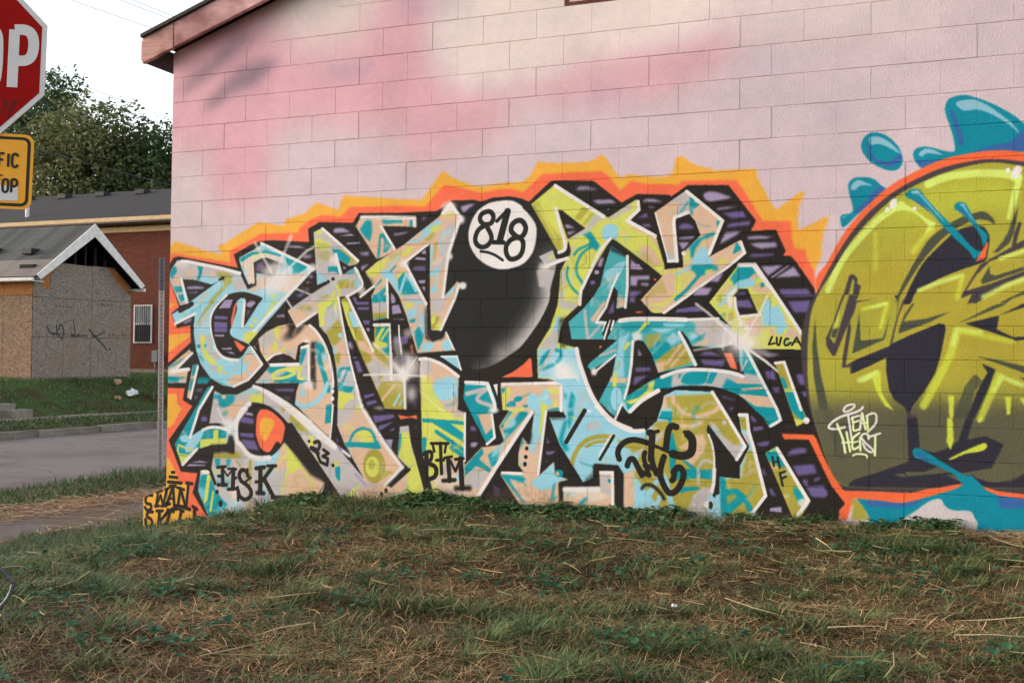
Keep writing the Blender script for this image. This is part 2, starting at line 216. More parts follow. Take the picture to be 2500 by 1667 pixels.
# ------------------------------------------------------------------ the mural wall building
MURAL_X0, MURAL_X1, MURAL_Z0, MURAL_Z1, TEX = -3.0, 4.62, -0.62, 4.05, 0.003
MURAL = """
P q s=120.8:-3292,4750 -405,4330 -344,3536 -456,3276 -222,3059 164,2997 260,2799 9,2656 -282,2675 -313,2543 -614,2576 -651,2776 -997,2807 -1283,2883 -1651,2910 -1798,2761 -1810,2377 -1865,2283 -2330,2304 -2415,2571 -2378,2700 -2825,2755 -3246,2782
P z s=170.5:-1902,4223 -843,4084 -889,3657 -1045,3549 -1439,3496 -1700,3586 -1894,3800
P q s=96.6 a=0.85:4,3084 744,3076 1376,3212 1758,3309 1813,3087 1379,2881 923,2834 383,2906
P z s=100.9:-421,3605 -301,4013 1808,3737 1784,3415 1431,3234 773,3116 381,3080 4,3040 -289,3140 -418,3363
P z s=134.6 a=0.5:-1449,4036 -946,3973 -940,3600 -1149,3435 -1513,3503
P z s=221.6 a=0.6:-2823,2661 -2456,2639 -2445,2112 -2811,2125
P q s=99.8 a=0.7:593,3147 920,3145 1207,3173 1487,3119 1321,3024 980,2956 625,2972
P x s=86.2 a=0.6:686,2953 1153,2941 1096,2848 746,2848
P x s=79.3 a=0.45:1759,3065 2075,3089 2230,2968 1893,2945
P x s=76.4 a=0.4:2307,2751 2629,2725 2482,2581 2282,2622
P x s=83.3 a=0.4:-1328,3358 -1112,3322 -936,3321 -884,3347 -969,3216 -1290,3261
P x s=79.7 a=0.4:-735,3824 -134,3812 -197,3610 -663,3570
P x s=126.9 a=0.35:-518,2873 -219,2835 -382,2727 -550,2769
P z s=128.8 a=0.5:1538,3635 2819,3604 3056,3169 1812,3222
P d s=50.9 a=0.8:-1967,3620 -2081,3560 -2274,3415 -2470,3301 -2630,3209 -2687,3227 -2592,3329 -2393,3427 -2198,3572 -2044,3622
P d s=78.9 a=0.4:-1892,3703 -2042,3556 -2355,3522 -2200,3671
P d s=42.9 a=0.75:-1697,3419 -1886,3412 -2077,3348 -2251,3266 -2367,3161 -2442,3094 -2346,3067 -2248,3118 -2190,3172 -1884,3282 -1809,3340
P d s=78.2 a=0.5:-2195,3408 -1809,3372 -1882,3201 -2152,3192
P d s=77.3 a=0.35:-1894,3800 -1668,3871 -1704,3779 -1967,3646
P v s=53.3 a=0.5:-1291,3324 -1111,3291 -970,3294 -884,3347 -934,3244 -1110,3238 -1290,3267
P Y s=6.5:-3227,2001 -2742,1986 -2698,2023 -2649,2013 -2382,1934 -2231,1904 -2276,1969 -2260,1981 -2198,1992 -2167,2014 -1900,2147 -1839,2138 -1651,2109 -1655,2147 -1641,2159 -1475,2200 -1372,2278 -1180,2212 -1138,2321 -644,2268 -475,2257 -390,2365 -313,2462 -226,2403 -92,2350 -2,2329 184,2349 312,2345 370,2386 427,2483 565,2464 789,2459 853,2478 879,2502 909,2491 935,2464 974,2400 1018,2345 1055,2340 1072,2358 1127,2352 1268,2328 1364,2331 1394,2360 1410,2449 1451,2461 1526,2401 1673,2350 1941,2348 1945,2294 2018,2149 2067,2073 2221,2185 2249,2172 2214,2103 2202,2006 2207,1936 2282,1970 2376,2018 2396,2007 2367,1934 2349,1832 2352,1772 2306,1671 2265,1055 2471,-224 -3164,-692
P R s=6.0:-3226,1929 -2740,1923 -2659,1921 -2444,1885 -2157,1839 -2166,1928 -1870,2057 -1524,2053 -1525,2088 -1416,2153 -1325,2181 -1157,2161 -1080,2231 -643,2221 -449,2205 -301,2357 -225,2347 -2,2285 138,2306 235,2301 322,2275 465,2395 891,2391 936,2363 1027,2249 1104,2312 1198,2288 1433,2271 1450,2294 1815,2280 1911,2130 1983,2007 2161,1998 2169,1884 2183,1821 2251,1814 2264,1751 2307,1677 2318,1564 2265,1055 2471,-224 -3164,-692
P Y s=4.1:-2762,1268 -2523,1280 -2573,1233 -2695,1192 -2761,1192
P Y s=4.1:-2762,1258 -2530,1259 -2644,1188 -2744,1122
P Y s=3.3 a=0.7:-2746,1535 -2659,1528 -2730,1481 -2745,1481
P Y s=3.3:-2752,788 -2653,793 -2644,711 -2600,671 -2632,634 -2681,551 -2720,520 -2746,519
P Y s=3.3:-2748,282 -2718,271 -2673,203 -2643,157 -2635,99 -2577,90 -2541,-241 -2755,-355 -2765,57 -2743,87
P Y s=3.3:-3010,-65 -2733,32 -2740,129 -2631,142 -2620,79 -2521,76 -2509,4 -2526,-109 -2407,-214 -2406,-246 -3002,-416
P K s=3.8:-3012,1843 -2747,1836 -2711,1889 -2666,1901 -2400,1852 -2081,1795 -2124,1901 -1958,1975 -1869,1999 -1753,2001 -1433,1978 -1444,2079 -1343,2127 -1051,2111 -1003,2181 -642,2168 -354,2168 -234,2240 -62,2238 -1,2220 88,2246 207,2249 313,2229 363,2204 524,2340 560,2344 837,2326 1038,2167 1145,2221 1365,2205 1381,2193 1491,2264 1760,2250 1941,2009 1907,1945 2068,1946 2129,1807 2113,1778 2162,1774 2193,1739 2308,1565 2339,1419 2342,797 2501,217 2445,30 2446,-226 -2297,-620 -2306,-214 -2479,8 -2436,168 -2600,171 -2725,418 -2497,698 -2593,745 -2575,841 -2738,841 -2989,836 -2994,1040 -2739,1043 -2522,1209 -2533,1344 -2662,1325 -2722,1441 -2643,1493 -2746,1713
R N s=2.0 m:209,2244 331,2210 442,2122 531,1945 571,1765 532,1604 520,1502 467,1390 397,1288 310,1185 222,1122 111,1059 10,1027 -162,1020 -337,1060 -494,1245 -546,1514 -552,1944 -352,2134 -63,2212
S G w=222.1 s=50.2 a=0.28 m:555,1765 532,1604 520,1502 467,1390 397,1288 310,1185 222,1122
S G w=158.7 s=37.0 a=0.5 m:555,1740 532,1604 520,1502 467,1390 397,1288 310,1185 200,1112
S W w=89.7 s=26.4 a=0.6 m:539,1689 532,1573 520,1492 467,1385 397,1283 321,1195
S G w=80.8 s=32.3 a=0.35 m:310,1185 200,1112 111,1059 10,1027
X
P R s=1.3:168,969 257,1009 334,1062 380,1108 396,1098 406,974
P W s=2.0 m:175,2222 248,2214 310,2177 315,2164 365,2115 416,2041 422,1959 401,1857 336,1776 248,1742 159,1733 69,1756 -23,1816 -82,1902 -100,1987 -78,2081 -22,2163 68,2211
S N w=34.9 s=1.4 m:92,2121 75,2143 47,2149 7,2135 -10,2105 2,2073 36,2056 76,2065 93,2095 92,2121
S N w=35.0 s=1.4 m:36,2053 -20,2021 -45,1964 -36,1922 -1,1897 44,1903 78,1939 77,1981 48,2034 36,2053
S N w=49.7 s=1.4:202,2143 145,1937
S N w=27.1 s=1.4:199,2148 121,2078
S N w=32.5 s=1.4:95,1928 173,1923
S N w=37.5 s=1.4 m:328,2055 305,2074 272,2073 239,2048 231,2007 257,1975 296,1953 328,1977 342,2018 328,2055
S N w=35.4 s=1.4 m:290,1958 235,1944 196,1899 197,1847 220,1810 253,1804 297,1823 321,1869 321,1926 290,1958
S N w=19.6 s=1.4 m:-1,1865 56,1856 113,1834 169,1798
R B s=1.6:-2740,1766 -2723,1801 -2673,1865 -2622,1867 -2229,1790 -2062,1758 -2071,1873 -1895,1954 -1855,1988 -1420,1794 -1368,1771 -1425,1738 -1969,1202 -1941,1173 -1830,1043 -1937,939 -2106,856 -2211,871 -2324,922 -2425,1037 -2470,1142 -2494,1259 -2500,1379 -2491,1420 -2673,1348 -2715,1434 -2621,1480 -2743,1713
P G s=8.2:-2761,1885 -2160,1789 -2048,1752 -2048,1728 -2398,1747 -2454,1701 -2626,1716 -2578,1468 -2752,1469
P T s=1.7:-2744,1766 -2723,1813 -2680,1824 -2671,1779 -2714,1724 -2740,1742
P T s=2.5:-2474,1816 -2417,1812 -2426,1759 -2454,1701 -2475,1708 -2455,1772
P P s=8.2 a=0.8:-2570,1792 -2506,1796 -2533,1732 -2591,1727
P P s=6.6:-2714,1736 -2634,1746 -2625,1663 -2691,1664
P T s=2.5:-2705,1659 -2614,1660 -2599,1616 -2675,1608
P T s=2.5:-2656,1587 -2599,1595 -2587,1545 -2630,1536
P P s=8.1 a=0.6:-2398,1759 -2314,1780 -2271,1745 -2298,1704 -2355,1723
P O s=7.7 a=0.85:-2299,1768 -2187,1760 -2124,1730 -2137,1672 -2199,1662 -2242,1703
P O s=6.5 a=0.8:-2199,1673 -2137,1684 -2322,1524 -2365,1530
P P s=4.9 a=0.8:-2395,1607 -2352,1612 -2436,1525 -2478,1520
P G s=5.1:-2131,1730 -2027,1728 -1991,1624 -2115,1614
P O s=4.9 a=0.9:-2323,1547 -2294,1530 -2377,1455 -2447,1373 -2474,1326 -2461,1373 -2392,1472
P P s=8.1:-2349,1466 -2322,1489 -2390,1385 -2467,1315 -2467,1338
P P s=9.4:-1904,1726 -1749,1717 -1748,1654 -1963,1601 -1984,1624 -1903,1657
P Q s=4.7:-2071,1873 -1895,1949 -1658,1857 -1631,1816 -1819,1867 -1859,1873 -1954,1830 -1924,1680 -1971,1658
P T s=2.4:-2068,1867 -1955,1916 -1820,1926 -1685,1886 -1685,1872 -1819,1904 -1948,1893 -2050,1838
P T s=2.3:-1658,1874 -1439,1789 -1550,1724 -1583,1730 -1570,1775 -1624,1810
P Q s=9.3:-1709,1733 -1425,1744 -1600,1573 -1747,1632
P L s=5.0 a=0.5:-1780,1592 -1706,1597 -1705,1540 -1779,1552
P L s=4.7 a=0.9:-1745,1541 -1718,1529 -1863,1331 -1883,1331
P L s=2.4:-2018,1268 -1978,1297 -1896,1297 -1882,1268 -1969,1195 -2017,1222
D L rx=19.1 ry=20.6 s=2.1:-1948,1337
D L rx=15.0 ry=17.1 s=2.1:-1910,1382
P G s=5.2:-2459,1268 -2331,1268 -2314,1117 -2384,1081 -2442,1163
S L w=45.1 s=3.3 m:-2408,1245 -2400,1198 -2396,1151 -2356,1087 -2291,1047
D T rx=18.5 ry=15.2 s=2.2:-2446,1177
D T rx=12.7 ry=15.2 s=2.2:-2382,1180
P T s=4.9:-2442,1124 -2398,1066 -2390,1049 -2426,1083
D L rx=23.8 ry=31.8 rot=15 s=2.1:-2234,998
D L rx=15.3 ry=13.9 s=2.1:-2185,967
P P s=4.8:-2035,1069 -1941,1162 -1844,1049 -1937,939 -2100,862 -2162,889 -2129,948 -2040,960 -1978,978 -1986,1030
D B rx=19.1 ry=16.0 s=2.1:-1976,1050
D B rx=15.0 ry=13.7 s=2.1:-1947,965
P B s=4.7:-1961,1145 -1920,1162 -1878,1088 -1892,1082
P G s=9.7:-2343,1154 -2244,1120 -2215,1074 -2285,1067
P T s=6.4:-2282,911 -2155,867 -2211,877
P G s=5.1 a=0.7:-2354,1026 -2256,1027 -2254,957 -2325,980
D B rx=103.6 ry=57.5 s=2.1:-2103,1011
D W rx=127.1 ry=62.5 rot=-30 s=24.7 a=0.85:-1721,1677
D W rx=45.5 ry=33.6 s=12.1 a=0.9:-1400,1772
D W rx=65.3 ry=35.5 s=18.4 a=0.6:-2637,1847
S G w=24.5 s=5.2 a=0.34 m:-2628,1687 -2608,1732 -2576,1772
S W w=16.0 s=4.3 a=0.54 m:-2247,1266 -2261,1205 -2212,1157
S T w=17.4 s=4.9 a=0.43 m:-2158,1768 -2128,1778 -2121,1804
S Q w=22.7 s=9.3 a=0.49 m:-2417,1314 -2390,1353 -2339,1337
S B w=23.6 s=6.5 a=0.5 m:-2437,1349 -2468,1309 -2509,1274
S B w=20.7 s=10.8 a=0.27 m:-2140,1962 -2069,1944 -1997,1931
S Q w=12.3 s=5.7 a=0.27 m:-2264,1655 -2303,1650 -2304,1617
S B w=21.0 s=9.6 a=0.22 m:-2637,1254 -2552,1260 -2517,1323
S O w=19.6 s=5.2 a=0.37 m:-2267,1499 -2210,1459 -2227,1400
S T w=17.9 s=11.0 a=0.34 m:-2445,1500 -2504,1462 -2556,1417
S L w=27.1 s=10.1 a=0.46 m:-1900,1807 -1923,1883 -1831,1888
S P w=22.4 s=8.7 a=0.24 m:-2652,1714 -2587,1706 -2521,1707
S G w=16.5 s=5.6 a=0.53 m:-2123,975 -2090,1010 -2079,1053
S B w=18.0 s=9.0 a=0.51 m:-2133,1698 -2067,1740 -2002,1783
S G w=28.5 s=8.5 a=0.2 m:-2778,1614 -2760,1643 -2731,1665
S O w=16.4 s=7.0 a=0.47 m:-2382,1867 -2348,1894 -2348,1934
S P w=10.3 s=6.4 a=0.47 m:-1640,1533 -1566,1492 -1526,1558
S O w=16.9 s=9.3 a=0.42 m:-2615,1447 -2563,1410 -2547,1356
S B w=16.8 s=9.3 a=0.23 m:-2012,1538 -1961,1572 -1899,1593
S G w=17.3 s=8.9 a=0.26 m:-2015,1883 -1996,1842 -1985,1799
S Q w=15.5 s=10.5 a=0.27 m:-2046,1240 -1988,1200 -2034,1151
S B w=14.3 s=7.3 a=0.45 m:-2282,1155 -2215,1153 -2150,1142
S P w=19.8 s=6.7 a=0.35 m:-2234,1121 -2168,1134 -2109,1106
S W w=21.9 s=7.9 a=0.49 m:-2515,1488 -2470,1499 -2442,1530
S Q w=20.6 s=5.6 a=0.38 m:-2141,1139 -2119,1093 -2124,1043
S P w=27.9 s=8.0 a=0.33 m:-2221,1642 -2191,1660 -2183,1691
S B w=24.9 s=8.9 a=0.46 m:-2401,1141 -2369,1183 -2366,1233
S G w=11.4 s=7.0 a=0.32 m:-2022,1235 -1922,1178 -2000,1101
S W w=23.7 s=4.3 a=0.36 m:-2306,1327 -2211,1323 -2148,1380
S P w=17.6 s=5.9 a=0.28 m:-1738,1407 -1722,1426 -1696,1437
S B w=23.2 s=6.4 a=0.31 m:-2244,1056 -2181,1077 -2116,1065
S P w=12.6 s=4.9 a=0.47 m:-2638,1820 -2586,1882 -2494,1871
S G w=18.5 s=6.0 a=0.41 m:-1651,1505 -1706,1450 -1717,1377
S B w=14.6 s=9.5 a=0.31 m:-2309,1376 -2351,1484 -2217,1489
S G w=14.3 s=10.6 a=0.48 m:-2397,1808 -2317,1825 -2274,1881
S T w=24.0 s=8.8 a=0.46 m:-2288,1373 -2305,1345 -2280,1320
S B w=17.2 s=6.5 a=0.54 m:-1670,1855 -1625,1865 -1623,1905
S L w=25.9 s=6.2 a=0.43 m:-2579,1354 -2603,1300 -2575,1246
S Q w=14.9 s=4.8 a=0.26 m:-2761,1644 -2698,1654 -2658,1694
S Q w=18.3 s=8.6 a=0.41 m:-2655,1243 -2615,1271 -2577,1301
S P w=23.2 s=8.5 a=0.23 m:-2471,1324 -2442,1286 -2444,1241
S G w=13.5 s=8.1 a=0.45 m:-2704,1540 -2662,1597 -2656,1663
S P w=26.9 s=4.6 a=0.39 m:-1971,997 -1991,982 -2014,970
X
P K s=2.2:-2616,1716 -2497,1708 -2325,1667 -2256,1698 -2547,1527
P V s=4.9:-2575,1653 -2481,1658 -2399,1648 -2410,1636 -2567,1636
P U s=4.9:-2552,1609 -2452,1619 -2473,1599 -2545,1600
P K s=3.2:-1950,1827 -1859,1865 -1819,1869 -1670,1817 -1749,1723 -1910,1749 -1904,1654 -1987,1623 -2048,1728 -2120,1900 -2093,1903 -2031,1751 -1978,1661 -1924,1680
P U s=9.5 a=0.8:-1906,1823 -1852,1839 -1830,1764 -1912,1772
D G rx=87.2 ry=39.8 rot=-20 s=17.4 a=0.85:-1757,1780
S Q w=28.3 s=3.2:-1950,1824 -1937,1680
P K s=2.1 m:-2045,1605 -1949,1589 -1847,1553 -1880,1514 -2013,1337 -2040,1337 -2030,1521 -2044,1556 -2092,1522 -2084,1464 -2130,1349 -2135,1262 -1969,1195 -1975,1171 -2049,1087 -2146,1088 -2244,1117 -2294,1175 -2331,1280 -2334,1408 -2280,1506 -2183,1581
P B s=2.4:-2044,1553 -2010,1555 -2002,1515 -2026,1331 -2047,1331 -2114,1262 -2084,1464
P V s=3.2:-2203,1543 -2124,1545 -2153,1479 -2258,1477
P U s=3.2:-2299,1419 -2173,1413 -2173,1389 -2299,1393
P U s=3.2:-2302,1373 -2176,1366 -2174,1291 -2296,1291
P V s=3.2:-2296,1268 -2198,1268 -2205,1254 -2292,1256
P R s=2.4:-2092,1530 -2085,1527 -2117,1378 -2136,1314 -2141,1384 -2119,1476
P V s=3.2:-1989,1521 -1948,1537 -1907,1520 -1954,1480 -1995,1492
P U s=3.2 a=0.7:-1994,1457 -1954,1463 -1987,1406
P V s=3.2:-2224,1163 -2126,1167 -2133,1152 -2210,1152
P V s=3.2:-2181,1135 -2126,1135 -2087,1115 -2125,1115
P R s=2.4:-2110,1227 -2065,1210 -1999,1170 -2043,1135 -2078,1173
S W w=18.0 s=2.4 m:-2287,1175 -2328,1291 -2334,1408 -2280,1500 -2183,1581
S W w=21.7 s=3.2 m:-2294,1175 -2244,1117 -2173,1077 -2069,1070
S W w=26.5 s=2.1:-2016,1529 -2030,1331
S W w=24.6 s=3.1:-1923,1297 -1678,1523 -1425,1744
S W w=25.9 s=2.2:-2630,1861 -2564,1857 -2230,1793 -2062,1752
S W w=23.6 s=2.2:-2630,1722 -2564,1503 -2610,1477
S W w=26.2 s=3.3:-2677,1356 -2491,1435
S W w=20.9 s=2.1:-1868,1982 -1426,1792
S W w=18.8 s=3.2:-2103,862 -1970,916 -1843,1037 -1941,1168
S K w=39.3 s=2.5:-2635,1463 -2521,1515
S K w=39.3 s=1.7:-2629,1486 -2546,1500
P K s=2.2:-2673,1348 -2491,1420 -2496,1356 -2661,1324
P V s=6.6:-2604,1365 -2519,1403 -2526,1379 -2590,1356
S K w=19.2 s=2.2:-2256,1704 -2224,1717
D K rx=16.8 ry=13.9 s=2.2:-2224,1717
D W rx=140.5 ry=96.5 s=68.0 a=0.6:-1722,1711
S W w=18.7 s=7.9 a=0.85:-1923,1984 -1749,1723
S W w=22.2 s=9.3 a=0.8:-1595,2025 -1659,1896 -1729,1733
S W w=18.3 s=6.2 a=0.9:-1390,1939 -1448,1913 -1551,1831 -1708,1699
S W w=9.9 s=6.2 a=0.7:-1669,1721 -1727,1643
S W w=13.3 s=4.6 a=0.9:-1548,1623 -1416,1576 -1331,1530
S W w=15.9 s=4.6 a=0.9:-1625,1534 -1558,1448
R P s=2.0:-2756,998 -2535,1153 -2509,1118 -2705,969 -2539,1003 -2565,883 -2754,879
P T s=5.0:-2756,998 -2584,1088 -2605,1064 -2741,986
P T s=5.0:-2755,933 -2566,930 -2652,887 -2739,880
P G s=8.2:-2638,917 -2559,918 -2565,883 -2637,881
D W rx=43.7 ry=29.5 s=13.2 a=0.6:-2705,975
S G w=27.1 s=10.1 a=0.33 m:-2803,884 -2757,883 -2711,882
X
S W w=23.6 s=2.5:-2509,1121 -2690,969
S W w=30.1 s=2.5:-2690,975 -2539,992
R P s=2.5:-2500,1024 -2443,1036 -2516,755 -2554,766
P T s=4.9:-2504,1036 -2447,1054 -2474,954 -2509,930
P T s=4.9:-2523,907 -2487,913 -2513,813 -2535,825
X
S W w=22.1 s=2.2:-2450,1013 -2518,760
P T s=5.2 a=0.9:-2445,931 -2324,927 -2358,880 -2458,876
R T s=1.9:-2354,851 -2295,864 -2425,675 -2524,447 -2485,469 -2393,522 -2316,542 -2232,539 -2163,550 -2094,598 -2072,541 -2091,443 -2160,406 -2313,393 -2440,359 -2590,218 -2666,388
D B rx=128.2 ry=43.7 rot=-50 s=1.9:-2470,429
D B rx=50.3 ry=29.3 s=2.0:-2563,437
P L s=3.2:-2413,437 -2154,458 -2160,406 -2313,394 -2418,349
P L s=3.2:-2291,517 -2242,518 -2240,437 -2289,436
P W s=5.1 a=0.8:-2218,536 -2094,569 -2091,409 -2174,417 -2162,509
S L w=17.0 s=3.3:-2636,339 -2623,384 -2568,366 -2482,346
S L w=15.7 s=3.3:-2633,340 -2625,311 -2531,306
P L s=3.3:-2625,299 -2524,297 -2590,215
P B s=8.2 a=0.7:-2604,352 -2533,402 -2427,435 -2483,375
S G w=21.8 s=5.2 a=0.43 m:-2459,427 -2519,378 -2503,311
S P w=16.4 s=4.6 a=0.28 m:-2178,401 -2077,394 -2054,476
S P w=24.8 s=10.5 a=0.25 m:-2332,535 -2349,486 -2334,437
S B w=21.8 s=6.1 a=0.22 m:-2198,488 -2168,523 -2125,546
S G w=28.6 s=8.2 a=0.53 m:-2596,524 -2587,497 -2563,477
X
S W w=25.8 s=2.4:-2308,852 -2432,675 -2513,451
S W w=25.5 s=3.2 m:-2393,510 -2316,536 -2218,533 -2134,510
S W w=28.6 s=3.3:-2583,230 -2447,359
P U s=6.5 a=0.8:-2464,838 -2407,839 -2407,815 -2463,814
P U s=6.5 a=0.8:-2481,779 -2449,785 -2455,756 -2473,753
P U s=4.9:-2410,617 -2353,619 -2352,584 -2409,577
P V s=3.2:-2501,249 -2423,267 -2338,259 -2366,252
P V s=3.3:-2547,217 -2515,236 -2356,238 -2366,229
R G s=1.9:-2287,826 -2209,796 -2071,799 -1921,865 -1799,833 -1598,736 -1399,607 -1170,438 -925,200 -751,53 -1104,30 -1384,371 -1384,371 -1561,562 -1689,666 -1777,715 -1872,738 -1939,739 -2001,726 -2054,639 -2076,541 -2233,570 -2331,567
P T s=9.6:-2293,794 -2085,799 -2097,741 -2165,682 -2235,703 -2250,761 -2314,771
P P s=8.0:-2214,681 -2070,742 -1947,785 -2001,726 -2095,609 -2164,613
D P rx=20.9 ry=17.3 s=3.8:-2195,779
P L s=4.7:-1954,802 -1826,810 -1824,731 -1953,739
P T s=9.6 a=0.6:-2213,652 -2151,677 -2164,636 -2206,629
P B s=9.5:-2057,794 -1921,865 -1867,849 -1866,821 -1968,807
P L s=6.1 a=0.8:-1763,715 -1462,477 -1421,385 -1594,557
P O s=4.6:-1670,701 -1597,719 -1530,654 -1398,530 -1436,517 -1509,543 -1569,608
D G rx=31.7 ry=33.7 rot=-20 s=1.8:-1609,657
D L rx=19.4 ry=44.4 rot=20 s=1.8:-1390,463
P L s=3.0:-1402,439 -1371,468 -1356,352 -1165,102 -1104,30 -1253,211
P W s=4.9 a=0.9:-1901,865 -1732,812 -1399,607 -1170,438 -1170,395 -1332,482 -1663,723 -1867,838
P T s=3.0:-1178,275 -1133,283 -1129,184 -1144,170 -1170,204
P L s=6.0:-1185,308 -1153,326 -1140,293 -1190,269
S G w=22.7 s=7.6 a=0.47 m:-1507,206 -1436,168 -1358,202
S B w=21.9 s=5.6 a=0.35 m:-2045,629 -2011,670 -1961,696
S Q w=25.1 s=7.3 a=0.44 m:-1526,411 -1486,473 -1405,488
S O w=19.1 s=4.8 a=0.3 m:-1892,804 -1849,849 -1842,907
S G w=17.1 s=5.3 a=0.24 m:-1169,538 -1301,518 -1249,413
S B w=18.0 s=5.1 a=0.4 m:-1482,494 -1412,538 -1333,512
S G w=20.2 s=5.1 a=0.37 m:-2025,852 -2082,832 -2086,780
S P w=13.6 s=5.9 a=0.41 m:-1323,422 -1278,471 -1222,510
S G w=24.3 s=4.8 a=0.21 m:-1121,302 -1054,288 -1024,236
S G w=15.3 s=4.7 a=0.25 m:-1251,286 -1235,306 -1208,312
S B w=18.2 s=5.7 a=0.26 m:-1995,754 -1966,763 -1944,781
S P w=13.2 s=5.8 a=0.38 m:-1385,457 -1382,406 -1422,367
S T w=26.9 s=10.7 a=0.31 m:-1577,458 -1561,523 -1520,581
S W w=16.4 s=10.3 a=0.24 m:-1443,562 -1456,510 -1423,468
S T w=20.7 s=7.6 a=0.23 m:-1748,715 -1718,665 -1700,610
S O w=12.8 s=8.8 a=0.45 m:-1836,727 -1808,701 -1783,675
S P w=21.7 s=10.8 a=0.45 m:-1959,764 -1952,800 -1955,836
X
R G s=1.9:-2312,335 -2200,357 -2082,333 -2093,516 -2064,437 -2007,365 -1924,317 -1857,309 -1756,324 -1684,395 -1645,458 -1256,158 -1293,79 -1350,15 -1450,-152 -2256,-320 -2300,-213 -2425,28 -2408,192 -2323,196 -2272,83 -2251,90 -2302,197
P O s=9.6:-2312,335 -2062,357 -2013,313 -2088,299 -2311,289
P T s=4.8:-2425,17 -2407,145 -2365,165 -2322,167 -2264,49 -2193,-28 -2143,-60 -2190,-131 -2217,-202 -2294,-178 -2359,-107
P L s=3.2:-2343,160 -2308,162 -2332,-36 -2360,-72 -2374,-62
P L s=3.2:-2288,36 -2271,37 -2295,-132 -2316,-128
D B rx=42.4 ry=52.1 s=9.6 a=0.7:-2397,7
D B rx=48.6 ry=34.4 s=11.4 a=0.6:-2198,-109
P T s=5.1 a=0.9:-2276,290 -2220,293 -2219,224 -2253,205
P T s=6.3 a=0.8:-2164,295 -2116,292 -2129,239 -2156,227
P B s=8.9 a=0.5:-2281,221 -2127,148 -2140,101 -2265,129
P T s=8.9 a=0.5:-2209,121 -2126,136 -2139,55 -2180,59
P O s=3.1:-1951,293 -1927,291 -1921,147 -1940,43 -1924,-69 -1944,-71
S O w=8.8 s=3.2 m:-2095,298 -2032,244 -1990,166 -1968,121
P B s=6.2:-1910,289 -1796,294 -1783,-5 -1755,-87 -1849,-82 -1803,-6 -1808,243 -1903,244
P B s=4.6:-1756,335 -1671,407 -1669,322 -1715,298 -1714,225 -1766,166 -1788,244
P P s=6.1:-1658,441 -1618,431 -1589,287 -1625,61 -1608,-107 -1336,-34 -1256,158 -1459,320 -1720,202 -1682,294
P L s=4.6:-1612,431 -1472,309 -1471,253 -1588,197 -1602,252 -1597,331
D L rx=13.2 ry=19.1 s=1.2:-1624,324
S L w=22.0 s=6.1 a=0.8 m:-1588,231 -1620,162 -1644,37
S L w=21.6 s=6.1 a=0.8 m:-1471,258 -1398,173 -1358,97 -1350,26
P Q s=11.3 a=0.6:-2139,61 -2042,60 -2013,-46 -2088,-79
P P s=4.8:-1611,28 -1357,42 -1412,-94 -1648,-109
P B s=12.6 a=0.5:-2123,-24 -1999,-28 -2011,-120 -2135,-139
S Q w=21.9 s=6.9 a=0.53 m:-2091,291 -2062,214 -1970,245
S T w=26.3 s=9.7 a=0.31 m:-2206,144 -2223,117 -2255,105
S G w=21.8 s=10.4 a=0.23 m:-2178,209 -2136,225 -2105,253
S G w=24.8 s=4.4 a=0.51 m:-2182,171 -2155,122 -2205,84
S O w=27.5 s=7.0 a=0.3 m:-2102,335 -2037,342 -1973,353
S P w=11.7 s=6.3 a=0.26 m:-1910,295 -1941,240 -1984,191
S O w=11.2 s=8.9 a=0.4 m:-1681,-98 -1597,-67 -1592,9
S O w=16.9 s=7.3 a=0.37 m:-2281,-109 -2273,-175 -2353,-190
S P w=20.3 s=4.2 a=0.31 m:-1483,-177 -1422,-156 -1399,-103
S L w=12.9 s=4.9 a=0.27 m:-2384,-107 -2314,-58 -2248,-6
S B w=17.6 s=6.3 a=0.36 m:-1750,352 -1756,317 -1768,284
S L w=16.8 s=5.9 a=0.53 m:-1645,425 -1589,345 -1683,292
S P w=25.1 s=10.0 a=0.28 m:-1783,-165 -1856,-206 -1907,-267
S P w=24.4 s=7.2 a=0.28 m:-2302,119 -2276,172 -2214,195
S W w=18.5 s=6.6 a=0.51 m:-1980,279 -1946,310 -1900,324
S P w=23.9 s=10.5 a=0.28 m:-2260,-129 -2200,-173 -2180,-238
S T w=26.8 s=10.2 a=0.28 m:-1990,441 -1933,485 -1870,521
S G w=23.2 s=8.2 a=0.52 m:-1886,106 -1865,136 -1825,129
S O w=20.8 s=7.5 a=0.46 m:-1714,256 -1790,222 -1837,160
S O w=15.9 s=5.9 a=0.42 m:-1968,504 -1943,471 -1911,442
S O w=19.3 s=11.2 a=0.42 m:-2360,-298 -2269,-280 -2251,-205
S W w=25.2 s=9.0 a=0.45 m:-2002,98 -2087,81 -2082,9
S G w=28.2 s=8.1 a=0.51 m:-2379,211 -2330,234 -2285,210
S L w=13.3 s=8.2 a=0.39 m:-1532,57 -1488,80 -1482,123
S O w=16.9 s=10.3 a=0.36 m:-1461,189 -1524,179 -1512,125
S P w=15.3 s=9.2 a=0.41 m:-1646,293 -1661,273 -1674,252
S Q w=17.9 s=5.5 a=0.28 m:-1951,199 -1879,217 -1840,271
S P w=24.2 s=6.4 a=0.47 m:-1844,387 -1883,323 -1900,253
S O w=25.7 s=8.3 a=0.29 m:-2237,358 -2192,383 -2174,426
S L w=15.5 s=8.1 a=0.25 m:-2224,394 -2253,376 -2257,347
S Q w=10.6 s=10.5 a=0.41 m:-1718,49 -1658,51 -1599,48
S L w=23.5 s=7.5 a=0.52 m:-2330,186 -2246,194 -2174,231
X
P k s=8.9:-2313,399 -2160,405 -2140,480 -2099,476 -2096,327 -2158,347 -2312,329
P K s=3.2:-2313,393 -2271,383 -2309,196 -2337,195
P K s=2.1:-2345,218 -2309,220 -2251,84 -2271,77
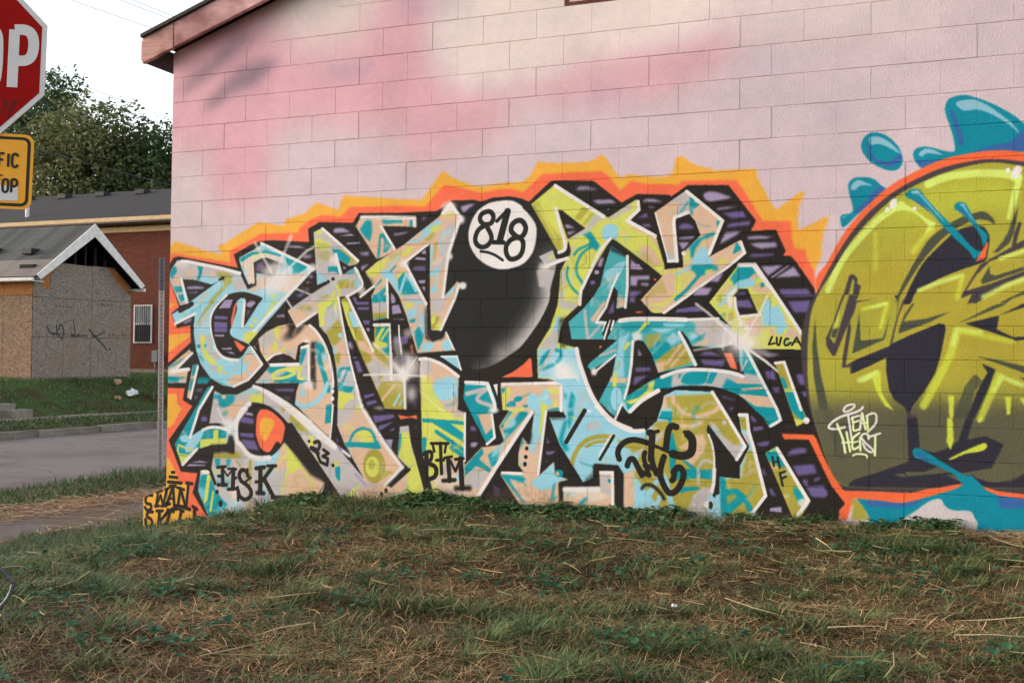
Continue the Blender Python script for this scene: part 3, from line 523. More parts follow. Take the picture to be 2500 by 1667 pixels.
D W rx=42.3 ry=17.4 s=2.6:-2361,179
P k s=10.8:-1632,459 -1539,423 -1230,159 -1249,147 -1392,207 -1525,345
P K s=2.1 m:-1960,734 -1831,732 -1716,685 -1595,585 -1554,508 -1619,454 -1684,378 -1763,324 -1857,309 -1925,323 -2007,376 -2057,454 -2076,541 -2054,639
P K s=2.3:-1601,590 -1562,596 -1384,371 -1384,371 -1104,30 -1358,-5 -1265,155 -1382,260 -1386,229 -1525,356 -1632,453
P V s=3.2:-1979,664 -1931,660 -1914,640 -1992,641
P U s=4.7:-2006,629 -1913,615 -1912,572 -2032,582 -2046,611
P U s=4.7:-2044,502 -1908,501 -1907,467 -2030,474
P U s=4.7:-2029,451 -1900,444 -1858,371 -1966,378 -2008,428
P R s=1.6 m:-1830,691 -1763,681 -1688,635 -1628,572 -1633,505 -1658,431 -1698,445 -1750,375 -1790,361 -1845,394 -1887,489 -1890,519 -1884,632 -1857,679
P Y s=3.1 m:-1835,617 -1748,622 -1721,581 -1753,518 -1805,445 -1847,492 -1858,559
S W w=40.1 s=4.7 m:-1953,730 -2014,686 -2060,610 -2076,535 -2064,438 -2029,410 -1959,338 -1870,311 -1763,318
D W rx=62.3 ry=46.0 s=19.0 a=0.8:-2149,562
S W w=25.2 s=4.8 a=0.9:-1979,687 -2040,622 -2135,545
S W w=12.7 s=6.4 a=0.8:-2249,680 -2184,572
S W w=30.7 s=4.6 m:-1915,865 -1799,833 -1597,731 -1399,607
S W w=23.7 s=4.5 a=0.95:-1399,607 -1170,433 -1053,363
P W s=3.0:-1262,158 -1280,91 -1337,10 -1356,14 -1299,78
R P s=1.8:-1881,1234 -1808,1291 -1701,1336 -1609,1353 -1418,1341 -1359,1302 -1287,1202 -1260,1121 -1219,1011 -1205,917 -1205,729 -1223,491 -1412,635 -1538,738 -1547,844 -1908,894 -1875,923 -1769,1027 -1803,1060 -1852,1105
P G s=5.0:-1881,1234 -1794,1291 -1735,1325 -1739,1200 -1846,1166
P L s=4.7:-1735,1325 -1681,1336 -1693,1259 -1699,1180 -1724,1129 -1751,1146 -1739,1225
S G w=24.6 s=6.2:-1747,1257 -1645,1155 -1552,1111
P L s=9.4:-1838,1088 -1791,1111 -1784,1083 -1810,1055
D L rx=16.6 ry=16.9 s=3.1:-1652,1158
P G s=3.1:-1769,1021 -1517,1035 -1480,1164 -1415,1170 -1417,902 -1868,906
P T s=4.7:-1776,1021 -1616,1028 -1642,994 -1748,965 -1802,992
P T s=3.1:-1487,1159 -1438,1164 -1453,1114 -1478,1041 -1504,1041
P T s=4.6:-1721,931 -1602,989 -1536,979 -1515,923 -1430,919 -1469,901 -1733,897
P T s=4.6:-1673,898 -1470,924 -1437,924 -1482,896
S L w=24.5 s=3.1 m:-1478,1013 -1602,1006 -1695,988 -1748,953 -1734,931 -1641,938 -1549,967 -1556,984 -1602,995
S L w=21.8 s=3.1 m:-1510,1013 -1497,985 -1509,945 -1483,929 -1457,941
P B s=7.8:-1889,917 -1767,913 -1767,896 -1888,894
P T s=7.6:-1371,1226 -1280,1182 -1285,1121 -1350,1126
S T w=41.9 s=4.5 m:-1337,1137 -1316,1059 -1283,971 -1242,850
P B s=7.5 a=0.8:-1318,1126 -1260,1132 -1252,1077 -1291,1071
P P s=4.5:-1291,1065 -1240,1071 -1251,1005 -1277,993
S B w=36.1 s=4.6 m:-1546,777 -1519,738 -1440,723 -1350,759 -1287,827 -1250,905
D B rx=26.1 ry=27.9 s=6.1 a=0.9:-1474,823
P T s=4.5:-1260,739 -1209,746 -1213,608 -1270,595 -1265,661
P G s=4.8 a=0.8:-1336,693 -1285,716 -1322,643 -1348,642
D W rx=39.1 ry=33.5 s=15.1 a=0.8:-1442,1204
P k s=9.6 a=0.95:-1403,1215 -1364,1215 -1352,870 -1364,848 -1404,914
D W rx=51.9 ry=33.4 s=15.7 a=0.75:-1417,891
P k s=14.6:-1622,1370 -1438,1369 -1502,1296 -1594,1280
D k rx=72.5 ry=33.8 rot=-30 s=17.1 a=0.9:-1574,1280
S W w=18.5 s=6.6 a=0.22 m:-1639,800 -1562,834 -1537,904
S W w=18.5 s=7.7 a=0.53 m:-1395,1154 -1339,1142 -1356,1094
S G w=19.8 s=7.8 a=0.32 m:-1633,733 -1583,786 -1514,821
S Q w=26.8 s=8.2 a=0.49 m:-1553,627 -1516,635 -1493,662
S P w=20.3 s=8.7 a=0.53 m:-1474,1351 -1529,1321 -1559,1272
S B w=26.4 s=5.4 a=0.31 m:-1651,892 -1596,920 -1577,972
S W w=12.6 s=7.8 a=0.28 m:-1839,1273 -1830,1300 -1807,1319
S B w=24.9 s=7.8 a=0.36 m:-1532,868 -1446,912 -1466,996
S T w=20.2 s=10.6 a=0.39 m:-1700,771 -1725,754 -1755,747
S Q w=15.8 s=10.6 a=0.47 m:-1757,1149 -1798,1094 -1829,1035
S B w=12.4 s=9.2 a=0.47 m:-1498,898 -1469,847 -1416,813
S W w=18.6 s=9.4 a=0.43 m:-1475,1047 -1441,1059 -1426,1088
S B w=27.3 s=10.0 a=0.25 m:-1545,1159 -1571,1142 -1582,1117
S B w=22.3 s=7.9 a=0.35 m:-1821,1194 -1815,1147 -1788,1107
S P w=24.4 s=9.1 a=0.21 m:-1694,905 -1717,894 -1730,873
S W w=23.7 s=9.7 a=0.52 m:-1314,1028 -1273,1011 -1236,1035
S O w=12.7 s=4.4 a=0.27 m:-1983,971 -1863,926 -1828,1032
S O w=19.9 s=4.6 a=0.38 m:-1432,1027 -1405,1020 -1379,1028
S P w=15.6 s=8.6 a=0.4 m:-1895,1146 -1859,1165 -1837,1196
S B w=10.2 s=5.7 a=0.36 m:-1506,674 -1440,668 -1385,637
X
P K s=1.8:-1807,1055 -1737,1106 -1664,1124 -1591,1107 -1538,1074 -1517,1186 -1475,1212 -1416,1204 -1494,1175 -1504,1041 -1763,1044
P U s=7.7 a=0.7:-1697,1084 -1644,1090 -1670,1076
P K s=3.1:-1908,888 -1502,901 -1527,833 -1538,743 -1638,775 -1779,839
P U s=6.2:-1732,852 -1547,855 -1553,833 -1692,835
P U s=6.2 a=0.7:-1665,791 -1585,793 -1585,770
S W w=25.7 s=2.1:-1759,1035 -1511,1044
S W w=20.6 s=2.0:-1487,1170 -1425,1184 -1414,913
S W w=16.1 s=3.1 m:-1804,1063 -1737,1112 -1671,1127
S W w=21.5 s=3.0 m:-1418,1341 -1359,1296 -1287,1202 -1233,1075 -1205,926 -1204,876
D W rx=15.3 ry=17.7 s=2.0:-1207,842
D W rx=15.3 ry=17.7 s=2.0:-1207,787
S W w=16.6 s=2.2:-1202,740 -1212,597 -1223,491
P W s=2.4:-1898,1208 -1879,1145 -1896,1151 -1921,1179
S K w=24.9 s=1.6:-1915,1208 -1852,1105 -1803,1043
P V s=6.2:-1620,1955 -1527,1952 -1448,1927 -1606,1940
P V s=7.6:-1480,1880 -1408,1878 -1414,1856 -1486,1855
P U s=6.1:-1508,1588 -1442,1599 -1501,1555 -1547,1566
P V s=7.6:-1458,1717 -1393,1727 -1399,1699
P V s=6.1:-1463,1675 -1405,1674 -1444,1660
P V s=6.2:-1716,1416 -1650,1426 -1636,1409 -1709,1404
P G s=9.2 a=0.4:-1502,1628 -1423,1626 -1429,1593
R G s=1.8:-1394,2051 -1317,2082 -998,1826 -1007,1801 -1070,1783 -1132,1721 -1026,1777 -997,1752 -967,1627 -1101,1555 -1161,1558 -1119,1320 -1058,1073 -946,714 -915,690 -603,296 -746,155 -698,152 -546,286 -647,375 -632,595 -560,606 -540,481 -428,140 -486,62 -485,-17 -1103,-55 -1104,30 -925,200 -1098,454 -1161,584 -1160,704 -1159,852 -1177,1017 -1212,1171 -1258,1265 -1330,1332 -1341,1427 -1349,1452 -1536,1327 -1617,1454 -1481,1538 -1256,1663 -1355,1639
P L s=6.1:-1388,2051 -1330,2071 -1317,2038 -1381,2029
P L s=6.1:-1387,2001 -1316,1998 -1238,1946 -1295,1903 -1373,1939
P O s=9.1 a=0.5:-1387,1973 -1283,1964 -1244,1935 -1360,1916
P O s=6.0 a=0.5:-1366,1905 -1282,1914 -1218,1879 -1268,1824 -1359,1849
P O s=9.0 a=0.8:-1174,1927 -1104,1903 -1014,1818 -1064,1786
P T s=4.5:-1234,1918 -1167,1916 -1065,1841 -1089,1798 -1179,1844
P T s=4.5:-1264,1785 -1184,1789 -1154,1727 -1222,1751 -1260,1741
P B s=6.1:-1360,1754 -1266,1691 -1355,1637
P O s=6.0:-1182,1678 -1075,1687 -1074,1621 -1162,1617
P O s=8.9 a=0.8:-1062,1665 -1012,1686 -1036,1620 -1061,1615
P T s=7.4 a=0.8:-1107,1743 -1026,1774 -1031,1730 -1101,1726
P B s=7.4:-1025,1708 -973,1630 -1030,1620
P L s=4.5:-1207,1662 -1169,1639 -1149,1578 -1129,1507 -1224,1508 -1168,1573
S L w=23.9 s=4.5:-1206,1590 -1231,1524
P W s=10.7 a=0.8:-1243,1879 -1185,1855 -1165,1788 -1242,1801
P P s=9.2:-1617,1454 -1512,1465 -1439,1425 -1349,1452 -1536,1336
P O s=9.2 a=0.8:-1545,1471 -1441,1503 -1375,1458 -1479,1453
P O s=7.6 a=0.8:-1331,1558 -1248,1579 -1254,1552 -1312,1541
P P s=9.1 a=0.8:-1441,1509 -1376,1542 -1362,1464
P L s=6.0:-1353,1505 -1193,1559 -1167,1536 -1190,1404 -1285,1337 -1330,1332
D G rx=44.8 ry=83.2 rot=14 s=2.4:-1242,1412
P O s=6.0:-1272,1293 -1158,1387 -1118,1260 -1168,1204 -1212,1182
P P s=4.7:-1187,1182 -1118,1238 -1091,1150 -1089,1040 -1153,1072
P O s=7.5:-1198,1116 -1141,1138 -1152,1039 -1171,1039
D B rx=21.6 ry=18.8 s=3.0:-1144,1265
D B rx=19.1 ry=19.9 s=2.4:-1192,1144
P T s=4.5:-1171,984 -1140,1023 -1058,1029 -1051,991 -1089,1012 -1127,1006 -1145,945 -1170,934
P T s=3.0:-1089,1007 -1070,1002 -1112,913 -1131,913
P T s=3.0:-1166,912 -1119,907 -1118,885 -1024,882 -1036,843 -1073,831 -1156,852
P L s=5.9:-1159,846 -1035,827 -1010,800 -1109,705 -1153,704
P G s=7.4:-1103,743 -1035,794 -996,708 -1103,705
P P s=8.8:-1157,579 -1034,714 -946,716 -820,530 -609,296 -753,155 -913,173 -1027,331 -1098,454
P G s=5.9 a=0.8:-1147,705 -1021,736 -1032,648 -1094,581 -1151,601
P L s=4.7 a=0.8:-1009,736 -959,749 -983,666
P L s=5.9:-1030,506 -981,551 -907,565 -869,539 -837,470 -1042,465
P P s=5.9 a=0.9:-1030,501 -943,515 -980,467 -1036,465
S T w=19.8 s=4.4 m:-1055,461 -1024,528 -969,566 -913,570 -863,545 -831,470
P T s=2.9:-1099,460 -1030,468 -831,470 -819,492 -781,429 -818,422 -979,432 -1073,428
S T w=14.1 s=3.0 m:-1079,439 -1040,353 -1002,289
D O rx=92.2 ry=124.4 s=3.5:-841,296
D L rx=58.5 ry=75.8 s=1.7:-856,290
D O rx=29.6 ry=37.9 s=2.3 a=0.6:-862,306
S O w=17.2 s=5.8 a=0.6:-804,287 -724,259 -675,250
P O s=4.6 a=0.7:-766,256 -681,271 -741,215 -802,190
P L s=5.7:-634,370 -586,319 -573,266 -503,408 -428,145 -498,62 -588,57 -572,191
P L s=4.3:-625,553 -559,555 -515,375 -549,299 -641,380
P T s=4.3:-637,542 -616,548 -624,446 -644,380
P P s=8.7:-692,158 -555,256 -571,164 -606,56 -1022,31 -974,105 -814,152
P L s=8.8:-1061,122 -937,167 -986,115 -1022,31 -1104,27
P G s=4.7:-1139,228 -1077,274 -937,161 -1061,111 -1125,168
S B w=17.2 s=8.4 a=0.3 m:-952,1441 -990,1372 -953,1302
S W w=15.5 s=10.0 a=0.51 m:-1226,1011 -1152,980 -1070,987
S B w=16.3 s=8.4 a=0.35 m:-1214,1617 -1180,1678 -1104,1692
S B w=18.8 s=7.0 a=0.51 m:-1291,1580 -1265,1595 -1233,1591
S W w=18.5 s=4.6 a=0.25 m:-1470,1469 -1423,1511 -1372,1548
S O w=18.2 s=9.1 a=0.26 m:-1037,1430 -1007,1450 -971,1459
S Q w=19.1 s=6.7 a=0.23 m:-1324,1238 -1350,1201 -1385,1170
S W w=15.0 s=9.4 a=0.31 m:-1222,1641 -1172,1692 -1151,1757
S B w=14.2 s=6.2 a=0.41 m:-1146,863 -1092,910 -1040,957
S B w=19.3 s=9.5 a=0.3 m:-1314,1911 -1325,1951 -1295,1982
S G w=17.5 s=9.3 a=0.53 m:-1036,1263 -1018,1199 -976,1143
S Q w=24.9 s=5.8 a=0.25 m:-744,800 -755,853 -700,877
S G w=24.8 s=5.0 a=0.21 m:-1225,979 -1193,959 -1156,947
S O w=24.0 s=9.4 a=0.49 m:-1183,358 -1160,382 -1138,406
S B w=17.3 s=8.0 a=0.54 m:-1231,1317 -1242,1408 -1140,1424
S Q w=15.4 s=7.5 a=0.33 m:-852,270 -824,301 -817,340
S G w=17.0 s=9.1 a=0.44 m:-769,329 -783,267 -756,210
S B w=13.7 s=5.7 a=0.26 m:-892,657 -817,619 -857,550
S P w=25.9 s=4.6 a=0.34 m:-910,580 -865,610 -838,654
S L w=12.1 s=9.0 a=0.47 m:-1125,1620 -1104,1660 -1060,1681
S G w=17.4 s=4.8 a=0.37 m:-664,226 -626,250 -617,290
S B w=19.8 s=9.0 a=0.31 m:-1206,568 -1184,582 -1180,606
S B w=21.4 s=6.1 a=0.27 m:-447,47 -429,63 -410,77
S G w=17.3 s=4.3 a=0.3 m:-1052,1695 -1002,1767 -908,1740
S W w=18.2 s=9.6 a=0.38 m:-1195,1505 -1196,1469 -1183,1435
S T w=13.7 s=7.4 a=0.33 m:-1265,1464 -1232,1487 -1203,1513
S P w=18.9 s=4.1 a=0.48 m:-1264,1063 -1173,1034 -1107,1095
S T w=12.3 s=5.7 a=0.39 m:-693,91 -612,98 -558,154
S T w=15.7 s=7.4 a=0.21 m:-786,726 -777,760 -748,785
S W w=9.9 s=9.8 a=0.45 m:-1137,1417 -1130,1508 -1025,1508
S P w=11.6 s=4.6 a=0.49 m:-1128,1751 -1054,1743 -981,1734
S G w=13.1 s=6.0 a=0.5 m:-717,724 -690,743 -673,770
S P w=20.0 s=7.0 a=0.28 m:-1054,-26 -1040,-62 -999,-45
S G w=15.0 s=6.0 a=0.35 m:-1060,1523 -1092,1483 -1108,1436
S Q w=25.4 s=8.3 a=0.42 m:-925,1404 -897,1418 -867,1427
S B w=10.5 s=5.7 a=0.41 m:-950,1020 -984,1008 -1000,978
S W w=16.6 s=5.6 a=0.35 m:-1194,630 -1186,598 -1148,597
S Q w=19.1 s=5.5 a=0.47 m:-1103,1366 -1086,1332 -1046,1339
S L w=23.0 s=8.3 a=0.52 m:-1110,594 -1071,572 -1024,571
S G w=13.5 s=10.4 a=0.49 m:-1122,851 -1146,925 -1067,959
S P w=23.0 s=8.0 a=0.22 m:-1061,1395 -1075,1344 -1120,1311
S G w=11.3 s=9.5 a=0.43 m:-582,256 -544,295 -507,335
X
P K s=2.0:-1172,1838 -1076,1786 -1026,1793 -1132,1724
P V s=4.5:-1130,1788 -1101,1770 -1126,1760
S K w=26.4 s=2.3:-1355,1634 -1278,1660
D K rx=14.1 ry=13.3 s=2.0:-1258,1671
D K rx=15.3 ry=13.3 s=2.0:-1217,1691
D K rx=14.6 ry=18.3 s=1.9:-739,121
D K rx=13.4 ry=21.5 s=1.9:-776,89
D K rx=17.8 ry=12.8 s=1.9:-495,81
D K rx=14.0 ry=13.2 s=2.0:-1194,286
S K w=22.7 s=2.9:-549,286 -698,158
S W w=21.4 s=2.0:-1317,2077 -1155,1949 -1002,1823
S W w=22.6 s=2.0:-1195,1878 -1151,1727
S W w=22.4 s=3.0 m:-1026,1769 -994,1718 -967,1630 -1098,1555
S W w=17.7 s=2.0:-1171,1553 -1119,1320 -1058,1073 -986,839
S W w=23.4 s=5.9:-1005,887 -946,714
S W w=28.8 s=7.3:-934,706 -782,493 -609,301
S W w=22.8 s=5.8:-609,296 -747,160
D W rx=16.2 ry=15.3 s=2.0:-954,738
D W rx=39.0 ry=28.0 s=13.3 a=0.8:-1400,1783
D W rx=31.2 ry=32.9 s=11.7 a=0.7:-967,1597
S W w=20.6 s=4.6:-1529,1336 -1355,1441
S V w=17.5 s=5.9:-1001,229 -912,152
R O s=1.8:-1148,1536 -1098,1552 -860,1146 -870,1211 -855,1216 -860,1350 -719,1349 -704,968 -607,981 -586,723 -755,722 -927,1047 -1004,1194 -1082,1348
P L s=4.5:-1142,1525 -1084,1513 -1065,1469 -1089,1425 -1057,1348 -992,1216 -1030,1238 -1095,1381
P B s=4.4:-1083,1436 -1046,1452 -981,1348 -993,1326 -1037,1320 -1063,1386
P P s=5.9:-1004,1227 -942,1227 -866,1151 -829,1097 -724,1044 -729,1011 -828,1054 -916,1129 -978,1161
P O s=4.4:-1018,1309 -968,1309 -905,1216 -1004,1227
P O s=2.9:-953,1151 -878,1113 -890,1075 -927,1052
P G s=4.6:-920,1047 -841,1097 -717,1001 -619,943 -619,916 -789,924 -825,853 -876,966
P T s=4.4:-838,1325 -734,1330 -731,1103 -830,1184 -843,1260
P L s=4.4:-795,1320 -765,1325 -818,1227 -744,1206 -750,1179 -799,1162 -848,1189 -849,1238
S L w=16.2 s=2.9:-740,1309 -794,1233
P L s=4.4:-855,1216 -799,1173 -830,1162 -861,1189
P O s=4.4:-854,1157 -811,1162 -730,1098 -723,1022 -791,1076
P O s=5.8:-814,972 -759,973 -807,924
P O s=5.8:-789,913 -625,943 -610,725 -749,722 -806,853
S P w=19.5 s=4.3:-685,893 -787,783
S B w=17.1 s=2.9:-635,835 -683,748
S B w=11.4 s=4.3:-617,787 -634,754
S G w=23.0 s=9.5 a=0.39 m:-839,975 -790,1030 -738,1082
S G w=11.6 s=7.5 a=0.31 m:-900,984 -875,998 -868,1023
S B w=11.1 s=10.2 a=0.28 m:-842,1044 -891,1033 -914,993
S W w=25.4 s=4.3 a=0.26 m:-1001,1339 -957,1289 -934,1231
S G w=18.8 s=5.5 a=0.36 m:-788,1160 -726,1200 -742,1266
S P w=23.0 s=9.2 a=0.24 m:-703,967 -619,1000 -662,1073
S G w=12.6 s=8.6 a=0.29 m:-723,965 -742,1048 -650,1068
S O w=21.0 s=7.8 a=0.34 m:-778,1041 -747,1055 -719,1074
S P w=18.5 s=5.3 a=0.36 m:-873,1074 -905,1015 -923,951
S Q w=13.4 s=8.0 a=0.29 m:-928,1055 -832,1055 -817,1138
X
S W w=23.4 s=2.0:-1085,1546 -866,1151
S W w=23.1 s=1.9:-857,1342 -722,1344 -707,941
S W w=25.0 s=4.3:-601,954 -589,734
S W w=14.9 s=8.7 a=0.8:-867,1206 -731,1103 -644,1018 -607,981
P U s=4.4:-1047,1551 -1022,1551 -996,1501 -1015,1496
P U s=4.4:-1015,1515 -903,1514 -909,1495 -1009,1493
P U s=4.4:-1002,1474 -902,1478 -902,1456 -996,1455
P U s=4.4:-954,1378 -895,1377 -897,1347 -944,1347
P V s=4.4:-928,1320 -894,1320 -900,1293 -912,1295
P U s=4.4:-1040,1106 -996,1101 -1008,1090 -1033,1092
P U s=4.4:-1024,1071 -983,1074 -951,992 -988,986
P V s=8.9:-1073,1216 -1054,1216 -1031,1161 -1060,1166 -1085,1194
P U s=4.4:-935,818 -849,836 -849,820 -929,793
P U s=4.4:-916,769 -836,787 -823,766 -903,742
P U s=4.4:-859,670 -688,683 -675,661 -839,616
P U s=4.4:-811,595 -681,632 -789,563 -808,563
P U s=4.3:-728,560 -674,589 -680,564
P V s=4.3:-752,497 -688,500 -702,432
P R s=1.7:-648,681 -567,670 -495,685 -492,653 -543,665 -627,647
P U s=8.5 a=0.7:-512,605 -494,611 -500,573
P U s=6.0:-1169,501 -1143,458 -1168,465
P U s=6.0:-1168,441 -1130,426 -1116,393 -1135,398
D G rx=36.8 ry=16.2 s=9.2 a=0.6:-804,725
R P s=1.8:-1028,2083 -982,2161 -522,2136 -521,2061 -801,2077 -685,1896 -779,1850 -846,1833
P T s=7.4:-938,2129 -894,2121 -886,2034 -904,1963 -955,2008 -993,2059
P T s=5.8 a=0.9:-808,2124 -637,2117 -630,2095 -795,2090
P T s=4.3:-570,2114 -549,2113 -548,2067 -575,2068
P T s=2.9:-806,2025 -781,2019 -719,1924 -761,1882 -791,1878 -781,1975 -805,1987 -824,1988
P T s=4.4:-824,2020 -806,2009 -822,1846 -843,1835 -835,1923
S P w=17.4 s=2.9:-802,1982 -806,1851
P P s=4.4:-743,1887 -706,1913 -682,1891 -748,1860
S T w=20.0 s=8.5 a=0.22 m:-603,2000 -566,2039 -549,2089
S G w=19.8 s=10.0 a=0.27 m:-808,1853 -779,1871 -742,1872
S G w=20.5 s=5.3 a=0.54 m:-788,1930 -746,1927 -716,1900
S P w=21.1 s=4.7 a=0.39 m:-860,1945 -767,1910 -761,1998
S Q w=15.0 s=6.4 a=0.21 m:-953,1920 -911,1935 -887,1969
X
S W w=26.5 s=5.8:-975,2147 -783,2142 -534,2126 -530,2069
S W w=19.7 s=1.9:-813,2075 -694,1902
R P s=1.7:-941,1737 -846,1808 -685,1896 -592,1950 -338,2126 -246,2229 -157,2114 -207,1988 -252,1852 -289,1545 -180,1657 -159,1633 -315,1300 -385,1303 -401,1559 -409,1931 -418,1939 -602,1805 -595,1780 -436,1515 -426,1485 -420,1271 -378,1218 -291,1245 -265,1290 -196,1158 -499,1135 -590,1400 -659,1562 -745,1670 -758,1681 -755,1503 -747,1396 -864,1374 -885,1566 -888,1552 -855,1612 -874,1634 -899,1678
P L s=7.0 a=0.8:-315,2152 -210,2153 -221,2127 -338,2126
P B s=4.3:-592,1950 -479,2030 -350,2105 -314,2099 -325,2056 -419,1996 -514,1945
D P rx=44.9 ry=16.1 rot=-38 s=1.7:-502,1993
P L s=7.1 a=0.9:-396,2059 -314,2072 -337,2020 -407,1995
P O s=8.5 a=0.8:-454,1954 -384,2016 -360,2004 -407,1952
P G s=7.0:-407,1952 -209,2100 -207,1988 -252,1863 -270,1852 -300,1917 -243,2032
S B w=19.0 s=2.8 m:-243,2022 -295,1991 -318,1939 -305,1875 -287,1842
P B s=4.3:-403,1920 -377,1925 -387,1802 -403,1696
P O s=7.1 a=0.8:-365,1940 -347,1951 -358,1834 -381,1797
P G s=8.5:-392,1760 -270,1852 -274,1762 -392,1744
P B s=4.2:-406,1728 -315,1763 -321,1731 -403,1680
S B w=16.8 s=2.8:-332,1726 -366,1604
D B rx=30.7 ry=24.5 s=1.1:-367,1594
P B s=4.2:-272,1561 -214,1618 -200,1623 -202,1591 -265,1534
P L s=5.9:-938,1737 -840,1808 -742,1849 -778,1768 -814,1731 -881,1689
D L rx=54.3 ry=21.6 rot=-35 s=2.9:-591,1883
P O s=8.7 a=0.5:-742,1855 -627,1889 -656,1831 -729,1822
P B s=4.4:-814,1731 -777,1758 -704,1734 -653,1603 -665,1571 -715,1653 -801,1709
P T s=4.3:-666,1685 -619,1732 -484,1569 -634,1560 -659,1604
S B w=22.9 s=2.9:-652,1560 -600,1710
S B w=22.8 s=2.9:-582,1705 -514,1591
S L w=14.9 s=4.3:-625,1738 -666,1690
S B w=15.0 s=4.4:-657,1852 -741,1762
S T w=11.5 s=4.4:-686,1777 -728,1735
P T s=4.4:-861,1623 -801,1687 -800,1655 -867,1596
P T s=4.4:-879,1541 -769,1627 -763,1594 -835,1504 -884,1504
P P s=4.4:-855,1623 -776,1681 -764,1670 -860,1563
P T s=4.4:-879,1565 -756,1564 -755,1510 -835,1510 -860,1532
P G s=5.8:-884,1505 -755,1510 -751,1434 -871,1429
P O s=5.8:-871,1429 -751,1434 -747,1396 -864,1380
P T s=8.7:-845,1391 -747,1396 -747,1374 -851,1372
P G s=7.2:-659,1562 -472,1555 -436,1501 -591,1508
P L s=7.2:-615,1503 -543,1507 -537,1475 -590,1449
P B s=5.7:-590,1449 -507,1469 -494,1437 -553,1378 -577,1389
P B s=5.7:-537,1502 -460,1517 -459,1490 -519,1485
P T s=4.3:-571,1378 -511,1389 -517,1362 -559,1357
P G s=7.1:-506,1400 -453,1480 -435,1469 -493,1346 -529,1330
P T s=5.7:-528,1292 -487,1335 -444,1271 -455,1228 -490,1153 -509,1217
P B s=7.9 a=0.8:-482,1399 -429,1453 -421,1282 -444,1260 -481,1325
P B s=4.3:-472,1153 -449,1207 -372,1218 -360,1197 -395,1149
D B rx=43.7 ry=45.0 s=1.7:-255,1197
P P s=4.2:-372,1165 -268,1271 -261,1239 -336,1165
P k s=7.9:-441,1463 -417,1463 -414,1260 -273,1261 -291,1239 -384,1223 -432,1239
P G s=7.1:-389,1548 -272,1557 -293,1441 -381,1415
P O s=7.1:-381,1410 -316,1399 -362,1308 -386,1308
P L s=4.2:-387,1399 -351,1404 -362,1346 -386,1356
P L s=5.6:-351,1335 -298,1382 -315,1303 -362,1303
P P s=7.0:-293,1451 -265,1510 -247,1504 -276,1441
P k s=14.0 a=0.9:-987,1718 -875,1672 -880,1634 -961,1630
S P w=12.2 s=7.4 a=0.24 m:-686,1584 -656,1569 -623,1578
S L w=15.1 s=10.1 a=0.36 m:-721,1618 -710,1588 -734,1565
S L w=11.3 s=4.0 a=0.45 m:-421,1333 -398,1365 -367,1391
S B w=22.1 s=8.3 a=0.45 m:-788,1497 -824,1568 -775,1629
S L w=19.0 s=6.9 a=0.3 m:-744,1802 -704,1830 -673,1867
S B w=17.2 s=4.9 a=0.29 m:-770,1786 -730,1799 -738,1838
S L w=17.0 s=9.7 a=0.33 m:-388,1324 -376,1391 -375,1459
S T w=10.7 s=9.6 a=0.48 m:-645,1355 -617,1377 -617,1411
S O w=17.0 s=8.8 a=0.4 m:-708,1522 -641,1472 -669,1399
S G w=24.0 s=9.2 a=0.47 m:-396,1465 -470,1434 -483,1360
S G w=10.6 s=5.1 a=0.33 m:-377,1464 -354,1490 -331,1515
S B w=13.4 s=5.8 a=0.29 m:-809,1646 -852,1622 -892,1593
S P w=13.4 s=8.7 a=0.54 m:-377,1664 -469,1643 -443,1559
S B w=10.3 s=9.3 a=0.43 m:-619,1475 -588,1494 -564,1520
S W w=15.5 s=7.4 a=0.31 m:-467,1336 -515,1316 -523,1269
S G w=10.9 s=6.0 a=0.44 m:-399,1789 -364,1843 -325,1893
S G w=13.9 s=6.7 a=0.29 m:-518,1351 -472,1430 -385,1384
S W w=16.2 s=8.2 a=0.49 m:-372,1791 -335,1789 -315,1817
S O w=21.9 s=9.4 a=0.39 m:-803,1613 -748,1615 -703,1585
S Q w=21.9 s=7.9 a=0.51 m:-584,1676 -515,1710 -453,1664
S P w=10.2 s=8.7 a=0.21 m:-761,1829 -736,1824 -711,1829
S W w=11.9 s=4.1 a=0.29 m:-607,1916 -579,1967 -518,1982
S G w=16.3 s=7.8 a=0.29 m:-626,1354 -581,1367 -543,1391
S L w=22.1 s=5.4 a=0.33 m:-605,1582 -637,1552 -682,1547
X
P K s=1.9:-418,1939 -407,1926 -404,1546 -436,1515 -595,1786 -524,1843
P V s=4.3:-477,1863 -441,1895 -435,1857
P V s=4.3:-530,1822 -512,1838 -437,1830 -440,1812
P U s=8.6:-535,1768 -440,1771 -439,1734 -547,1742
P V s=4.3:-498,1665 -438,1670 -444,1643 -485,1646
P V s=4.3:-467,1617 -440,1622 -440,1579
P K s=1.9:-748,1667 -652,1502 -737,1503
P K s=1.4:-738,1564 -659,1562 -590,1400 -499,1135 -707,1141 -722,1368
P V s=4.3:-716,1563 -701,1563 -676,1519 -716,1517
P V s=4.3:-720,1583 -689,1539 -688,1502 -718,1503
P V s=2.9:-712,1485 -654,1490 -629,1430 -708,1420
P G s=4.3:-704,1387 -607,1387 -613,1381 -698,1382
P U s=4.6:-690,1255 -575,1260 -575,1207 -623,1196 -690,1212
D G rx=42.1 ry=32.2 s=14.8 a=0.7:-570,1282
D G rx=36.3 ry=64.7 rot=-20 s=14.9 a=0.6:-659,1185
S W w=13.7 s=2.2:-652,1336 -648,1260 -631,1152 -607,981
S W w=27.9 s=4.2:-303,2152 -246,2218 -163,2114 -191,2041 -247,1878
S W w=23.4 s=2.8:-252,1868 -274,1720 -295,1540
S W w=22.2 s=2.8:-168,1628 -201,1530 -309,1308
S W w=19.3 s=2.9:-418,1931 -602,1805
S W w=22.7 s=2.9:-601,1786 -436,1504 -430,1495
